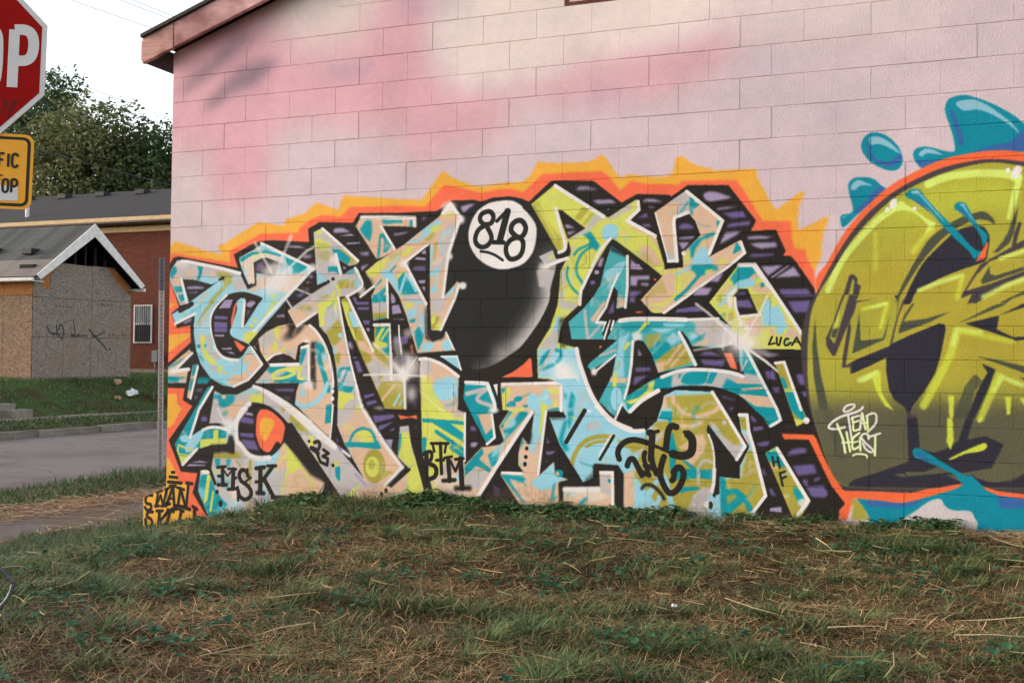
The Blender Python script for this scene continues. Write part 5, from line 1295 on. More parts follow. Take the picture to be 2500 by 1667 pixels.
S G w=19.7 s=5.0 a=0.42 m:1272,1180 1289,1233 1320,1281
X
S K w=16.6 s=2.5:1459,1285 1494,1242 1531,1174
S W w=29.8 s=1.9 m:1034,1365 1111,1375 1287,1376 1485,1370
S W w=19.4 s=2.4:1485,1370 1559,1372 1699,1376
S W w=22.4 s=2.5:1442,1285 1492,1193 1551,1073
D W rx=35.5 ry=34.5 s=12.0 a=0.9:1153,1256
S K w=30.0 s=8.0 a=0.7:1148,1211 1158,1192
P K s=2.5:1160,1236 1198,1221 1249,1143 1296,1016 1135,985 1128,1202
P V s=5.0:1161,1177 1189,1133 1164,1128
P U s=5.0:1147,1049 1248,1053 1245,1026 1147,1022
P U s=5.0:1140,987 1231,999 1140,933 1130,933
P U s=6.1:1575,1136 1614,1160 1662,1160 1710,1132
P U s=6.0:1585,1107 1748,1104 1729,1065 1605,1073
P R s=2.4:1738,1151 1791,1152 1829,1043 1782,1056
R A s=1.5:1013,1233 817,1072 807,1052 833,1027 1009,1128 984,999 890,814 893,810 997,718 1053,794 1110,727 1099,740 1117,755 1075,843 1104,985 1133,1216 1106,1295 1014,1315
P B s=5.1:1020,1236 1107,1290 1087,1236 1067,1191 1062,1097 1069,984 986,983 1011,1141 1025,1211
P L s=3.8:1087,1226 1112,1216 1072,1162 1057,1176
P B s=6.4 a=0.8:923,1146 1015,1231 1020,1216 913,1136
S G w=16.2 s=3.8:892,1128 1005,1166
P P s=3.8:971,985 1089,977 1079,942 966,950
P L s=3.8:991,1015 1014,1015 1013,916 987,916
D B rx=40.1 ry=79.3 s=2.0:1014,837
S B w=22.1 s=2.5:1039,837 1101,745
P L s=5.1:1080,833 1116,819 1111,760 1080,804
P k s=10.1 a=0.7:893,820 1002,709 982,713 899,760
S G w=15.4 s=8.0 a=0.23 m:1054,866 1034,815 1067,772
S O w=18.8 s=3.4 a=0.42 m:979,1030 1018,1048 1033,1087
S B w=12.8 s=7.7 a=0.27 m:1107,1358 1086,1343 1074,1321
S B w=21.0 s=4.5 a=0.39 m:1038,1245 1045,1281 1065,1313
S G w=17.3 s=7.9 a=0.22 m:928,1093 945,1143 984,1182
S G w=19.7 s=9.0 a=0.54 m:969,769 953,705 895,667
S T w=21.1 s=8.3 a=0.51 m:1038,791 1061,749 1013,736
X
S W w=20.1 s=2.5:1125,1226 1116,1068 1099,947 1072,843
S W w=15.3 s=2.6:1004,1133 854,1012
D W rx=20.9 ry=25.0 s=8.2:854,1017
S W w=18.1 s=1.7:1050,798 1007,703
R T s=1.5 m:1080,843 1100,863 1241,955 1321,990 1464,1043 1634,1050 1777,1035 1867,1006 1872,1013 1833,1123 1852,1181 1885,1181 1887,1196 1991,989 2089,790 2107,725 2039,678 2001,726 1945,786 2038,696 1944,782 1849,870 1740,915 1635,935 1464,932 1366,913 1311,905 1192,821 1111,755 1099,740
P G s=6.1:1390,1001 1488,1041 1634,1048 1777,1035 1872,1003 1989,963 1825,955 1759,987 1726,920 1464,939 1391,918 1395,986
P T s=2.4 m:1493,1017 1629,1033 1634,1005 1601,946 1464,951
P T s=2.4:1653,1031 1701,1027 1663,952 1625,952
P T s=3.7:1439,1007 1464,1012 1440,973
P L s=3.8:1236,945 1281,965 1262,886 1192,831 1111,800 1080,819 1171,850 1231,901
P T s=3.8:1090,848 1236,940 1216,890 1131,839
P P s=3.6:1797,978 1910,990 1989,953 1835,955
P P s=2.4:1847,922 1994,937 1989,918 1854,908
P P s=3.5:1830,884 2037,869 2037,813 1929,820
P P s=3.5:1837,887 2028,872 2066,802 1941,809
P T s=3.6:1840,1110 1873,1144 1896,1125 1958,1012 1878,1035
S G w=12.3 s=3.6:1887,1101 1855,1039
P G s=5.9:1855,1025 1967,1007 1995,970 1995,951 1827,967
P P s=3.6:1827,986 1921,964 1827,958
S O w=11.8 s=5.6 a=0.54 m:1160,773 1200,781 1191,819
S B w=20.9 s=3.9 a=0.4 m:1696,840 1732,876 1777,899
S L w=20.8 s=4.4 a=0.27 m:1958,1122 1937,1080 1902,1049
S G w=17.1 s=7.6 a=0.22 m:1990,687 2013,726 2056,737
S O w=22.0 s=8.3 a=0.5 m:1163,903 1229,921 1273,871
S L w=15.9 s=4.5 a=0.31 m:1504,860 1562,865 1595,913
S G w=11.1 s=6.5 a=0.28 m:1658,1089 1626,1063 1591,1044
S B w=11.6 s=5.1 a=0.55 m:1902,695 1865,748 1926,775
S O w=10.2 s=3.6 a=0.43 m:1032,804 1095,817 1136,866
S B w=19.5 s=6.9 a=0.4 m:1347,874 1331,859 1319,840
S G w=19.8 s=7.2 a=0.34 m:1274,766 1317,792 1368,796
S W w=22.1 s=8.0 a=0.52 m:1258,1011 1257,967 1216,947
S B w=18.8 s=8.2 a=0.42 m:1589,941 1630,915 1678,917
X
S W w=29.8 s=2.5 m:1111,755 1192,831 1302,897
S W w=24.1 s=2.4 m:1326,988 1464,1036 1624,1040 1777,1026 1863,1001
S W w=20.5 s=1.8:1854,1224 1939,1064 2079,793 2103,725 2039,685
D W rx=66.0 ry=57.1 s=21.3 a=0.75:1847,1266
D W rx=37.7 ry=38.0 s=12.3 a=0.95:1847,1214
R L s=1.4:1640,1483 1832,1731 1928,1731 1939,1728 2075,1526 2236,1277 2239,1177 1920,1180 1844,1196 1790,1319 1737,1371
P T s=6.0:1773,1630 1829,1714 1924,1712 1952,1645 1915,1608 1802,1586 1792,1620
P B s=3.8:1788,1586 1835,1624 1938,1645 1934,1584 1840,1571
P P s=3.8:1896,1637 1933,1669 1961,1654 1924,1622
P P s=7.1:1915,1560 1962,1607 2022,1578 2033,1530 1962,1541
D T rx=13.0 ry=17.0 s=1.4:1983,1593
P P s=4.8 a=0.8:1697,1544 1764,1606 1797,1591 1745,1529
P B s=4.8:1688,1458 1792,1581 1821,1562 1727,1458
P O s=3.8 a=0.6:1679,1497 1717,1539 1727,1477
P O s=4.8 a=0.6:1746,1410 1798,1419 1804,1352 1756,1362
P P s=3.8 a=0.8:1727,1477 1793,1495 1798,1438
P O s=7.1 a=0.5:1908,1528 2020,1527 2048,1479 1965,1423
P B s=3.5:1979,1333 1983,1433 2001,1494 2038,1498 2039,1442 2085,1465 2103,1422 2122,1403 2127,1356 2159,1324 2122,1305 2113,1277 2077,1272 2067,1328 2030,1324
P P s=3.8:1871,1367 1974,1404 1975,1319 2049,1310 2077,1272 1975,1253 1891,1262
P P s=7.0:2122,1403 2131,1356 2168,1323 2223,1263 2232,1244 2123,1263 2159,1324
P L s=3.7:1975,1291 2021,1310 2049,1263 2031,1244 2232,1198 2237,1177 1919,1182
S G w=19.4 s=5.7 a=0.28 m:1770,1384 1786,1369 1797,1349
S W w=14.5 s=4.8 a=0.51 m:1707,1351 1751,1365 1760,1411
S O w=16.1 s=5.3 a=0.41 m:1932,1585 1955,1597 1972,1576
S B w=12.7 s=7.8 a=0.2 m:1949,1627 1969,1636 1981,1655
S Q w=8.0 s=7.0 a=0.24 m:1741,1593 1791,1620 1819,1670
S O w=12.6 s=4.2 a=0.54 m:1722,1337 1740,1372 1743,1411
S P w=14.9 s=7.6 a=0.21 m:1982,1494 1935,1465 1883,1449
S W w=18.3 s=5.1 a=0.21 m:1920,1312 1965,1344 1993,1393
S G w=15.9 s=3.6 a=0.46 m:2166,1242 2200,1272 2222,1313
S T w=18.6 s=7.3 a=0.51 m:1690,1370 1711,1384 1730,1402
S B w=16.6 s=3.8 a=0.39 m:1903,1742 1913,1770 1940,1754
S G w=12.8 s=4.2 a=0.24 m:1935,1697 1967,1722 2007,1719
S O w=17.7 s=7.9 a=0.37 m:1769,1511 1825,1523 1880,1503
S Q w=15.5 s=7.4 a=0.21 m:1806,1292 1775,1238 1816,1192
S T w=12.8 s=5.1 a=0.53 m:2138,1240 2146,1223 2152,1206
S L w=10.7 s=5.9 a=0.33 m:1853,1452 1864,1432 1876,1414
S G w=18.0 s=3.7 a=0.32 m:2139,1251 2154,1274 2163,1300
S O w=17.9 s=3.4 a=0.28 m:1937,1213 1913,1158 1861,1127
S G w=9.0 s=3.6 a=0.27 m:1728,1484 1724,1430 1722,1376
X
P K s=1.6:1798,1519 1823,1569 1889,1570 1956,1411 1846,1390 1817,1433
P U s=3.8 a=0.6:1835,1552 1878,1551 1873,1528 1812,1524
P U s=6.0:1807,1490 1897,1494 1921,1446 1822,1457
S W w=26.4 s=2.4:1834,1724 1923,1724 2032,1578
S W w=22.3 s=2.3:1935,1726 2070,1526 2232,1277
S W w=9.2 s=1.5:2236,1277 2239,1179
S W w=19.0 s=2.4:1807,1510 1817,1433 1851,1333
S W w=28.6 s=6.0 a=0.9:1812,1562 1769,1520 1779,1457
S W w=18.9 s=2.4:1851,1390 1968,1399
S W w=12.2 s=3.6 a=0.9:2018,1526 1954,1389 1861,1238
S W w=14.4 s=4.8 a=0.9:1553,1474 1631,1415 1833,1233
S W w=11.5 s=6.0 a=0.8:1546,1169 1729,1199 1833,1219
D W rx=122.5 ry=114.1 s=56.8 a=0.6:1852,1228
D W rx=16.9 ry=17.1 s=1.4:1882,1318
D W rx=51.8 ry=47.6 s=23.7 a=0.85:1849,1223
S W w=12.2 s=4.7 a=0.85:1849,1223 2035,1078
S W w=9.5 s=4.8 a=0.8:1849,1223 1853,1038
D W rx=15.2 ry=15.3 s=2.9:1783,1221
D W rx=28.1 ry=28.4 s=9.4 a=0.7:1913,1214
S W w=14.3 s=4.8 a=0.6:1733,1175 1738,1276 1770,1347 1822,1371 1870,1352
S W w=10.4 s=3.6 a=0.8:1827,1333 1837,1238
P U s=4.8:1823,1491 1894,1493 1922,1447 1824,1453
P U s=5.8:2144,1483 2285,1488 2267,1412 2186,1412
P U s=5.8:2112,1525 2320,1523 2302,1514 2121,1516
P V s=7.0 a=0.7:1957,1158 2068,1150 2096,1141 2022,1126
S W w=13.1 s=3.5:1891,1177 2004,1102 2133,996
D G rx=51.1 ry=18.9 rot=20 s=14.0 a=0.5:1980,1163
R O s=1.4:2064,1093 2128,1101 2243,794 2275,725 2203,688 2166,792 2087,1028
P T s=3.5:2097,1000 2124,996 2152,921 2124,921
P L s=3.5:2124,926 2179,922 2184,903 2129,902
P T s=3.5:2131,905 2184,906 2243,794 2257,734 2226,729 2166,792
P L s=4.6:2180,736 2244,729 2244,706 2203,688
S O w=14.6 s=3.5 a=0.2 m:1998,1095 2043,1115 2090,1099
S L w=20.6 s=7.8 a=0.28 m:2137,922 2186,942 2216,987
X
S W w=18.5 s=1.6:2068,1089 2123,1096 2230,794
D W rx=18.9 ry=21.3 s=0.9:2264,727
P U s=5.9:2000,1036 2060,1042 2074,981 2023,985
P U s=5.8:2046,931 2092,934 2097,902 2065,901
P U s=5.8:2197,1018 2256,1021 2256,951 2220,955
P U s=5.8:2229,909 2274,914 2265,882 2247,877
P U s=7.2 a=0.7:1726,877 1816,850 1816,841 1731,858
P U s=7.2:1774,797 1803,802 1789,769
P U s=4.7:1916,753 1958,712 1921,711
P U s=4.7:1930,669 1991,680 1991,661 1940,650
P U s=5.9:1959,571 2033,588 2028,564 1982,557
P U s=3.5:1915,752 1955,711 1923,710
P U s=3.5:1932,675 1992,679 1993,663 1932,651
P U s=4.7:1954,567 2035,587 2016,558 1970,558
P U s=5.8 m:2154,521 2190,546 2254,551 2263,526 2209,510 2150,502
P U s=5.7:2180,436 2308,454 2331,399 2214,375
P U s=5.7:2313,362 2348,377 2349,359 2313,343
P U s=5.7:2237,353 2273,355 2273,309 2371,323 2411,247 2300,246
P V s=3.7:2042,161 2111,174 2115,137 2037,142
P V s=4.5 a=0.8:2327,155 2425,189 2429,161
P U s=4.7:1985,411 2003,402 2018,366 1999,369
P U s=7.0:2032,287 2055,283 2078,238 2046,245
P V s=7.0 a=0.6:2126,683 2171,685 2153,680
R O s=1.4:2007,511 2081,560 2293,222 2224,98 2188,95
P T s=3.5:2007,511 2081,556 2090,509 2136,423 2100,430 2026,464
P L s=3.5 a=0.7:2030,526 2076,546 2081,528 2035,516
P T s=6.9:2192,309 2237,270 2255,225 2224,186 2210,222 2183,271
S W w=12.5 s=4.9 a=0.52 m:2252,82 2239,36 2220,-9
S P w=15.7 s=8.1 a=0.3 m:2160,222 2148,192 2143,160
S B w=17.9 s=6.8 a=0.46 m:2106,363 2150,387 2160,437
S Q w=20.2 s=7.2 a=0.51 m:1989,441 2032,427 2077,420
S W w=19.3 s=6.3 a=0.46 m:2055,271 2095,239 2148,243
X
S W w=22.9 s=1.7:2083,542 2278,221 2215,130
D W rx=31.5 ry=27.7 s=7.3 a=0.8:2246,206
S K w=13.9 s=1.2:2054,489 2063,431
S K w=13.9 s=1.2:2086,486 2100,421
S K w=11.1 s=1.2:2058,456 2093,460
S K w=14.8 s=1.2:2100,388 2119,308
S K w=13.8 s=1.2:2100,384 2132,399
S K w=13.8 s=1.2:2110,351 2139,367
R B s=1.5:553,960 718,970 856,813 885,754 989,668 1118,620 1219,626 1293,692 1332,805 1342,864 1420,904 1656,897 1884,547 1826,454 1636,688 1627,644 1666,550 1687,384 1687,272 1669,218 1688,205 1716,345 1848,337 1848,422 1908,548 1856,636 1841,730 1836,759 1892,760 1922,553 2012,233 1915,100 1902,24 1063,-32 1070,84 1067,331 1031,386 861,390 851,295 783,259 730,339 611,510 534,695 657,699 630,746 634,918
P T s=6.5:692,884 719,836 705,700 674,613 668,689 672,790
P T s=7.8:641,678 668,684 632,541 686,483 649,461 600,540
P T s=6.5 a=0.7:656,813 629,865 661,865 652,714
P G s=7.8 a=0.8:751,827 772,822 752,747 731,726
D G rx=52.2 ry=29.9 rot=-15 s=5.1 a=0.8:853,649
P G s=7.8 a=0.6:703,909 798,863 857,794 778,837
S O w=30.7 s=2.6 m:978,579 885,576 807,548 749,496 708,414 698,338
S O w=20.4 s=2.6 m:937,548 859,535 802,503
P O s=6.3:1016,564 1144,540 1134,485 1042,531
P k s=13.3 a=0.7:783,262 866,341 867,261
P k s=7.3 a=0.7:539,695 657,699 652,688 545,680
P O s=7.5:1083,545 1214,584 1215,506 1134,473
P O s=4.9:1293,692 1393,700 1391,865 1683,885 1880,549 1665,670 1627,644 1666,550 1687,384 1687,272 1496,93 1348,84 1136,336 1195,505 1274,670
P P s=6.1:1337,859 1421,870 1421,827 1481,760 1559,743 1665,775 1703,814 1731,786 1636,736 1559,719 1461,745 1391,826 1352,767 1333,766
P O s=3.9 a=0.8:1357,854 1391,855 1392,777 1367,777
P P s=6.1:1407,695 1462,678 1559,685 1598,715 1607,687 1540,656 1457,653
P T s=2.5:1328,761 1397,763 1397,709 1388,680 1373,680 1373,704 1303,712
P G s=3.8:1646,702 1684,689 1828,566 1856,543 1824,456 1733,553
P O s=4.8:1684,689 1732,719 1765,697 1851,552 1809,555 1733,615
D G rx=14.3 ry=17.2 s=3.8:1744,701
P T s=3.7:1403,627 1418,555 1438,502 1434,497 1374,500 1374,563
P P s=7.3:1540,606 1608,618 1628,571 1618,513 1556,433 1532,403 1483,440 1536,490 1555,549
P O s=6.0:1618,517 1666,519 1677,362 1629,393
P P s=3.9 a=0.8:1443,525 1511,576 1517,518 1468,507
P G s=6.2:1284,587 1344,638 1334,598 1285,543
P G s=7.5:1134,464 1215,526 1205,496 1150,459
S G w=19.2 s=4.8 m:1585,410 1604,440 1638,446 1667,433
P T s=2.5:1384,498 1424,505 1420,379 1385,367
P T s=2.4:1420,379 1566,390 1567,328 1489,314 1425,316
P T s=2.4:1586,384 1672,388 1673,324 1586,329
P T s=3.7:1468,439 1493,440 1566,390 1532,384
S G w=19.3 s=3.6:1576,391 1577,290
P T s=3.7:1460,265 1577,271 1582,252 1494,238 1465,222 1450,240
P P s=5.0:1064,332 1156,366 1136,292 1147,160 1138,71 1062,66
P P s=6.9 a=0.6:1148,96 1348,142 1348,65 1148,52
P G s=6.1:1510,118 1543,216 1611,273 1683,267 1640,198 1631,83 1510,75
P B s=3.7:1143,125 1247,244 1287,256 1277,216 1198,94 1178,93
P B s=3.7:1267,284 1316,325 1322,296 1297,256
P B s=3.7:1307,203 1337,205 1299,86 1269,84
P B s=3.7:1367,206 1402,203 1432,94 1383,86
P B s=3.7:1346,366 1376,309 1396,242 1362,250 1346,298
P O s=4.7:1754,337 1848,337 1898,533 1927,520 2007,237 1906,105 1765,96
P P s=4.7 a=0.6:1750,223 1830,228 1764,148
P T s=3.6:1720,345 1758,342 1759,266 1830,275 1886,231 1934,144 1901,123 1873,192 1821,142 1774,92 1722,88
P O s=4.8 a=0.9:1764,224 1806,236 1830,228 1769,162
P B s=3.8 a=0.7:1669,152 1716,212 1727,89 1679,86
P O s=3.6:1841,737 1888,738 1898,649 1855,661
P G s=3.6:1846,661 1903,606 1917,545 1879,587
P W s=7.6 a=0.8:1111,750 1132,751
S Q w=20.8 s=4.6 a=0.2 m:972,585 1006,599 1041,588
S T w=13.8 s=7.2 a=0.33 m:1775,428 1770,406 1756,387
S L w=17.0 s=3.5 a=0.53 m:689,708 747,688 764,745
S P w=18.4 s=6.4 a=0.35 m:1925,299 1928,247 1891,207
S L w=14.1 s=3.8 a=0.36 m:1078,692 1136,720 1190,757
S Q w=19.8 s=7.8 a=0.4 m:1920,390 1970,413 2013,446
S T w=13.6 s=7.6 a=0.29 m:1641,627 1687,634 1732,637
S P w=17.5 s=3.5 a=0.29 m:1300,250 1315,270 1333,288
S O w=11.2 s=5.1 a=0.23 m:1591,573 1639,595 1676,632
S T w=14.1 s=4.1 a=0.47 m:763,397 821,378 882,378
S B w=18.3 s=8.5 a=0.54 m:1533,660 1560,685 1569,721
S P w=21.2 s=5.7 a=0.33 m:836,245 807,209 809,164
S G w=16.7 s=8.0 a=0.43 m:1749,417 1737,374 1764,340
S G w=20.8 s=4.5 a=0.3 m:1599,714 1634,733 1651,767
S G w=17.6 s=8.8 a=0.36 m:1055,747 1047,781 1079,796
S W w=16.1 s=7.6 a=0.55 m:1248,644 1268,644 1288,645
S P w=19.0 s=8.3 a=0.28 m:598,737 658,752 720,757
S P w=19.6 s=6.4 a=0.26 m:1240,674 1288,693 1315,736
S B w=15.3 s=7.0 a=0.5 m:1221,576 1251,562 1284,565
S O w=17.1 s=7.0 a=0.23 m:1795,246 1815,227 1819,201
S P w=15.6 s=8.3 a=0.21 m:1170,724 1189,679 1157,640
S B w=13.3 s=9.2 a=0.44 m:612,768 666,752 723,757
S O w=21.5 s=6.7 a=0.41 m:1396,261 1411,228 1421,192
S O w=19.8 s=6.5 a=0.44 m:1575,535 1614,529 1652,521
S P w=16.2 s=5.4 a=0.21 m:1163,837 1228,834 1286,808
S L w=10.2 s=8.2 a=0.21 m:1837,609 1858,644 1897,656
S B w=15.5 s=6.2 a=0.49 m:675,751 714,780 702,825
S Q w=17.8 s=7.5 a=0.42 m:1558,966 1520,932 1490,892
S B w=13.4 s=5.9 a=0.22 m:1605,531 1615,478 1562,461
S L w=12.7 s=8.1 a=0.39 m:965,425 916,411 917,362
S G w=13.4 s=8.0 a=0.42 m:794,473 771,444 763,409
S G w=8.4 s=3.8 a=0.49 m:1657,498 1701,527 1703,578
S W w=10.5 s=6.9 a=0.32 m:1474,686 1476,639 1511,607
S T w=9.4 s=4.1 a=0.36 m:896,809 893,858 943,870
S G w=13.4 s=8.3 a=0.21 m:942,458 994,490 1027,540
S T w=21.5 s=7.4 a=0.53 m:1540,733 1545,771 1575,794
S G w=13.1 s=3.8 a=0.25 m:1607,445 1624,413 1636,380
S Q w=19.3 s=5.8 a=0.3 m:1469,580 1482,618 1519,633
S P w=10.1 s=6.8 a=0.36 m:946,821 950,843 970,856
S G w=20.6 s=6.3 a=0.28 m:1531,815 1533,794 1542,774
S B w=8.7 s=8.4 a=0.38 m:1376,790 1433,754 1497,777
S L w=11.7 s=5.3 a=0.38 m:1513,331 1556,305 1607,317
S L w=17.9 s=4.1 a=0.45 m:1033,195 989,150 928,133
S B w=20.3 s=8.8 a=0.27 m:1038,414 1066,437 1088,465
S P w=20.8 s=5.4 a=0.34 m:1152,399 1217,419 1215,485
S G w=18.4 s=6.5 a=0.54 m:1093,451 1107,473 1110,500
S T w=14.9 s=7.7 a=0.38 m:1935,298 1909,234 1843,222
S P w=15.8 s=7.9 a=0.24 m:1788,411 1826,393 1869,400
S B w=21.1 s=7.4 a=0.3 m:1079,682 1036,666 1008,631
S W w=21.9 s=8.3 a=0.21 m:960,495 964,516 984,528
S Q w=15.5 s=5.0 a=0.39 m:1464,700 1465,745 1490,784
S G w=8.6 s=4.1 a=0.39 m:983,952 958,916 964,873
S P w=17.1 s=6.0 a=0.48 m:1838,361 1844,412 1872,455
S Q w=17.7 s=6.8 a=0.33 m:1030,449 1013,389 999,328
S T w=20.1 s=7.8 a=0.28 m:1205,-19 1211,28 1259,23
S G w=13.1 s=5.0 a=0.32 m:756,782 764,805 782,823
S B w=13.1 s=6.0 a=0.38 m:627,715 700,672 671,595
S Q w=12.0 s=8.0 a=0.31 m:916,264 910,209 939,164
S L w=18.6 s=4.4 a=0.37 m:1714,371 1761,331 1781,273
S Q w=14.7 s=5.2 a=0.24 m:1677,394 1656,340 1710,324
S G w=10.8 s=3.5 a=0.28 m:1478,755 1441,753 1412,729
S L w=14.7 s=5.6 a=0.51 m:1915,451 1947,440 1967,470
S G w=21.8 s=4.6 a=0.53 m:1283,321 1302,304 1317,283
S G w=15.6 s=6.1 a=0.52 m:1595,793 1645,827 1704,815
S P w=16.9 s=7.8 a=0.25 m:1314,517 1319,580 1371,619
S T w=8.9 s=3.4 a=0.41 m:1587,392 1578,375 1571,356
S T w=15.1 s=8.8 a=0.49 m:1125,455 1147,408 1189,376
S L w=18.3 s=6.4 a=0.34 m:1867,398 1847,359 1828,320
S P w=16.7 s=6.2 a=0.43 m:1825,547 1863,585 1910,610
S W w=17.6 s=8.1 a=0.31 m:1275,693 1299,748 1332,798
S G w=18.2 s=6.5 a=0.49 m:1237,62 1261,81 1277,108
S G w=19.0 s=5.9 a=0.5 m:1842,364 1907,376 1907,441
S O w=13.3 s=7.3 a=0.3 m:1119,251 1146,305 1154,364
S T w=16.4 s=8.5 a=0.39 m:1681,392 1708,341 1743,294
X
D K rx=14.4 ry=25.8 s=1.4:1659,156
D W rx=16.3 ry=21.0 s=1.9:1631,159
P K s=3.6:1678,219 1716,231 1716,345 1687,344
S W w=30.6 s=2.6 m:727,1172 749,1076 819,897 883,790 987,688 1117,633
S W w=28.2 s=2.5 m:874,784 963,697 1056,645 1133,623 1204,628
S W w=21.8 s=2.4:1664,895 1751,758 1880,549 1826,461
S W w=12.4 s=2.4 m:1642,616 1666,555 1679,479 1682,355
S W w=23.9 s=2.4:1682,391 1678,305 1666,247
S W w=21.6 s=1.6:1841,751 1890,752 1902,649 1931,554 2012,238 1920,110
D W rx=27.9 ry=18.8 s=9.4 a=0.7:1929,111
S K w=30.9 s=1.9:789,750 659,532
S K w=20.3 s=1.9:998,585 902,422
P W s=1.9:980,599 983,589 891,431 894,461
D W rx=15.7 ry=8.0 s=1.7:823,748
P K s=5.1:606,250 867,261 850,370 861,390 1026,388 1067,331 1070,35 617,6
R P s=1.9:641,214 904,238 898,342 1001,347 1009,31 643,8
P G s=7.6:903,333 991,337 982,178 915,174
P P s=7.6:950,315 986,317 986,228 961,226
D T rx=15.4 ry=11.9 rot=40 s=2.0:971,279
P Q s=7.1:647,179 888,212 972,177 837,120
P B s=8.3 a=0.5:641,209 731,194 711,153 647,149
P T s=5.2:753,115 805,163 816,154 775,96
S W w=11.3 s=7.5 a=0.2 m:941,317 931,297 920,278
S P w=22.3 s=7.6 a=0.52 m:629,172 659,116 689,60
S G w=16.7 s=4.7 a=0.45 m:903,264 961,310 954,379
S P w=16.9 s=7.6 a=0.3 m:620,103 632,131 661,145
S O w=10.3 s=5.1 a=0.53 m:674,160 684,191 713,210
S W w=9.9 s=8.3 a=0.36 m:851,355 880,335 901,309
S P w=21.3 s=4.9 a=0.45 m:962,324 967,374 1019,380
X
S W w=35.9 s=5.2:652,205 888,217
S W w=20.2 s=2.5:908,333 988,337 995,100
S K w=23.5 s=1.6:-2246,222 -2167,232
S K w=34.3 s=1.6:-2198,225 -2191,87
S K w=27.9 s=1.6:-2237,85 -2157,89
S K w=26.1 s=1.6:-2235,154 -2203,155
S K w=15.2 s=1.6:-2198,219 -2148,158 -2100,212
S K w=21.5 s=1.6:-2142,216 -2069,216
S K w=38.5 s=1.6:-2093,212 -2097,63
S K w=27.7 s=1.6:-2139,55 -2063,65
S K w=25.8 s=1.6:-2099,143 -2068,148
S K w=33.8 s=1.6 m:-1956,168 -1977,206 -2018,210 -2038,169 -2016,125 -1968,99 -1926,55 -1932,10 -1979,-16 -2027,4 -2046,49
S K w=18.1 s=1.6:-1960,224 -1959,167
S K w=18.1 s=1.6:-1928,158 -1982,121
S K w=23.2 s=1.6:-2050,77 -2044,-25
S K w=33.5 s=1.6:-1882,231 -1808,243
S K w=40.9 s=1.6:-1842,236 -1841,49
S K w=33.4 s=5.0:-1868,42 -1808,42
S K w=25.4 s=1.6:-1883,126 -1846,131
S K w=33.3 s=1.6:-1728,255 -1820,140
S K w=25.2 s=1.6:-1778,255 -1701,259
S K w=37.6 s=1.6:-1806,152 -1717,16
S K w=30.0 s=3.1:-1730,15 -1611,22
D K rx=16.7 ry=17.3 s=0.6:-2245,29
D K rx=19.5 ry=27.6 s=0.6:-2209,-61
D K rx=11.7 ry=12.2 s=2.0:-1406,459
S K w=29.4 s=3.0 a=0.95 m:-1357,452 -1325,459 -1312,432 -1331,398 -1383,412
S K w=29.4 s=1.5:-1389,407 -1324,370
S K w=24.4 s=2.3:-1279,400 -1234,374 -1285,350 -1240,335 -1245,285 -1303,305 -1330,359
D K rx=12.7 ry=13.2 s=2.0:-1194,285
S K w=27.4 s=1.4 m:-455,388 -414,417 -373,418 -372,371 -407,337
S K w=37.0 s=1.4:-411,411 -412,231
S K w=34.1 s=1.4 m:-401,338 -348,319 -330,283 -347,240 -411,215
S K w=22.8 s=1.4:-374,482 -239,487
S K w=27.2 s=1.4:-300,485 -289,269
S K w=20.7 s=1.4:-362,477 -349,425
S K w=20.5 s=1.4:-254,481 -265,423
S K w=22.8 s=1.4:-331,362 -273,367
S K w=20.5 s=1.4:-267,381 -209,394
S K w=33.7 s=1.4:-238,382 -224,219
S K w=29.8 s=4.2:-276,217 -184,227
S K w=20.4 s=1.4:-226,372 -179,290 -145,370
S K w=22.5 s=1.4:-180,376 -117,384
S K w=40.1 s=1.4:-140,381 -125,172
S K w=36.2 s=8.3:-171,167 -68,175
S K w=39.0 s=1.3 m:1038,430 1027,469 1042,514 1083,550 1133,564 1184,559 1235,546
S K w=22.1 s=1.2 m:1214,550 1295,524 1374,493 1424,476
S K w=54.4 s=1.2 m:1404,480 1468,470 1522,489 1536,538 1531,586 1506,614
S K w=23.8 s=1.2:1516,605 1482,628
S K w=44.5 s=1.2 m:1244,615 1264,606 1260,518 1256,439
S K w=24.2 s=1.2:1244,610 1304,627
S K w=44.1 s=1.2 m:1427,660 1393,664 1373,629 1364,570 1359,522
S K w=38.9 s=1.3 m:1094,388 1109,428 1135,434 1160,396 1196,329
S K w=33.2 s=1.2 m:1215,482 1210,437 1241,341
S K w=38.5 s=1.2 m:1260,508 1266,420 1296,344
S K w=41.5 s=1.2 m:1345,458 1326,394 1321,335 1347,268 1382,222 1426,234 1465,294 1479,353 1459,390 1434,389 1410,359
S K w=38.1 s=2.5 m:1415,349 1410,315 1401,305
S K w=33.2 s=1.2:1176,357 1246,331
S K w=33.1 s=1.2:1216,398 1326,355
S K w=22.2 s=5.0 m:1197,241 1212,261 1247,268 1287,251 1327,214 1347,181
S K w=13.0 s=1.2:2047,1258 2026,1208 2063,1216
S K w=13.0 s=1.2 m:2077,1253 2077,1216 2091,1206 2104,1253
S K w=12.9 s=1.2 m:2150,1244 2132,1244 2123,1216 2137,1202 2164,1221
S K w=12.9 s=1.2:2171,1204 2200,1253 2228,1200
S K w=9.2 s=1.2:2187,1225 2218,1225
S K w=24.9 s=1.7:-2687,162 -2665,163
S K w=24.9 s=1.7:-2708,125 -2635,122
S K w=27.5 s=1.6:-2721,83 -2591,81
S K w=25.6 s=2.2 m:-2878,-33 -2924,-35 -2943,-69 -2932,-101 -2892,-107 -2886,-139 -2921,-157 -2947,-134
S K w=25.6 s=2.2:-2949,-37 -2883,-21
S K w=22.7 s=2.2:-2818,-5 -2836,-116 -2792,-28 -2765,-107 -2733,24
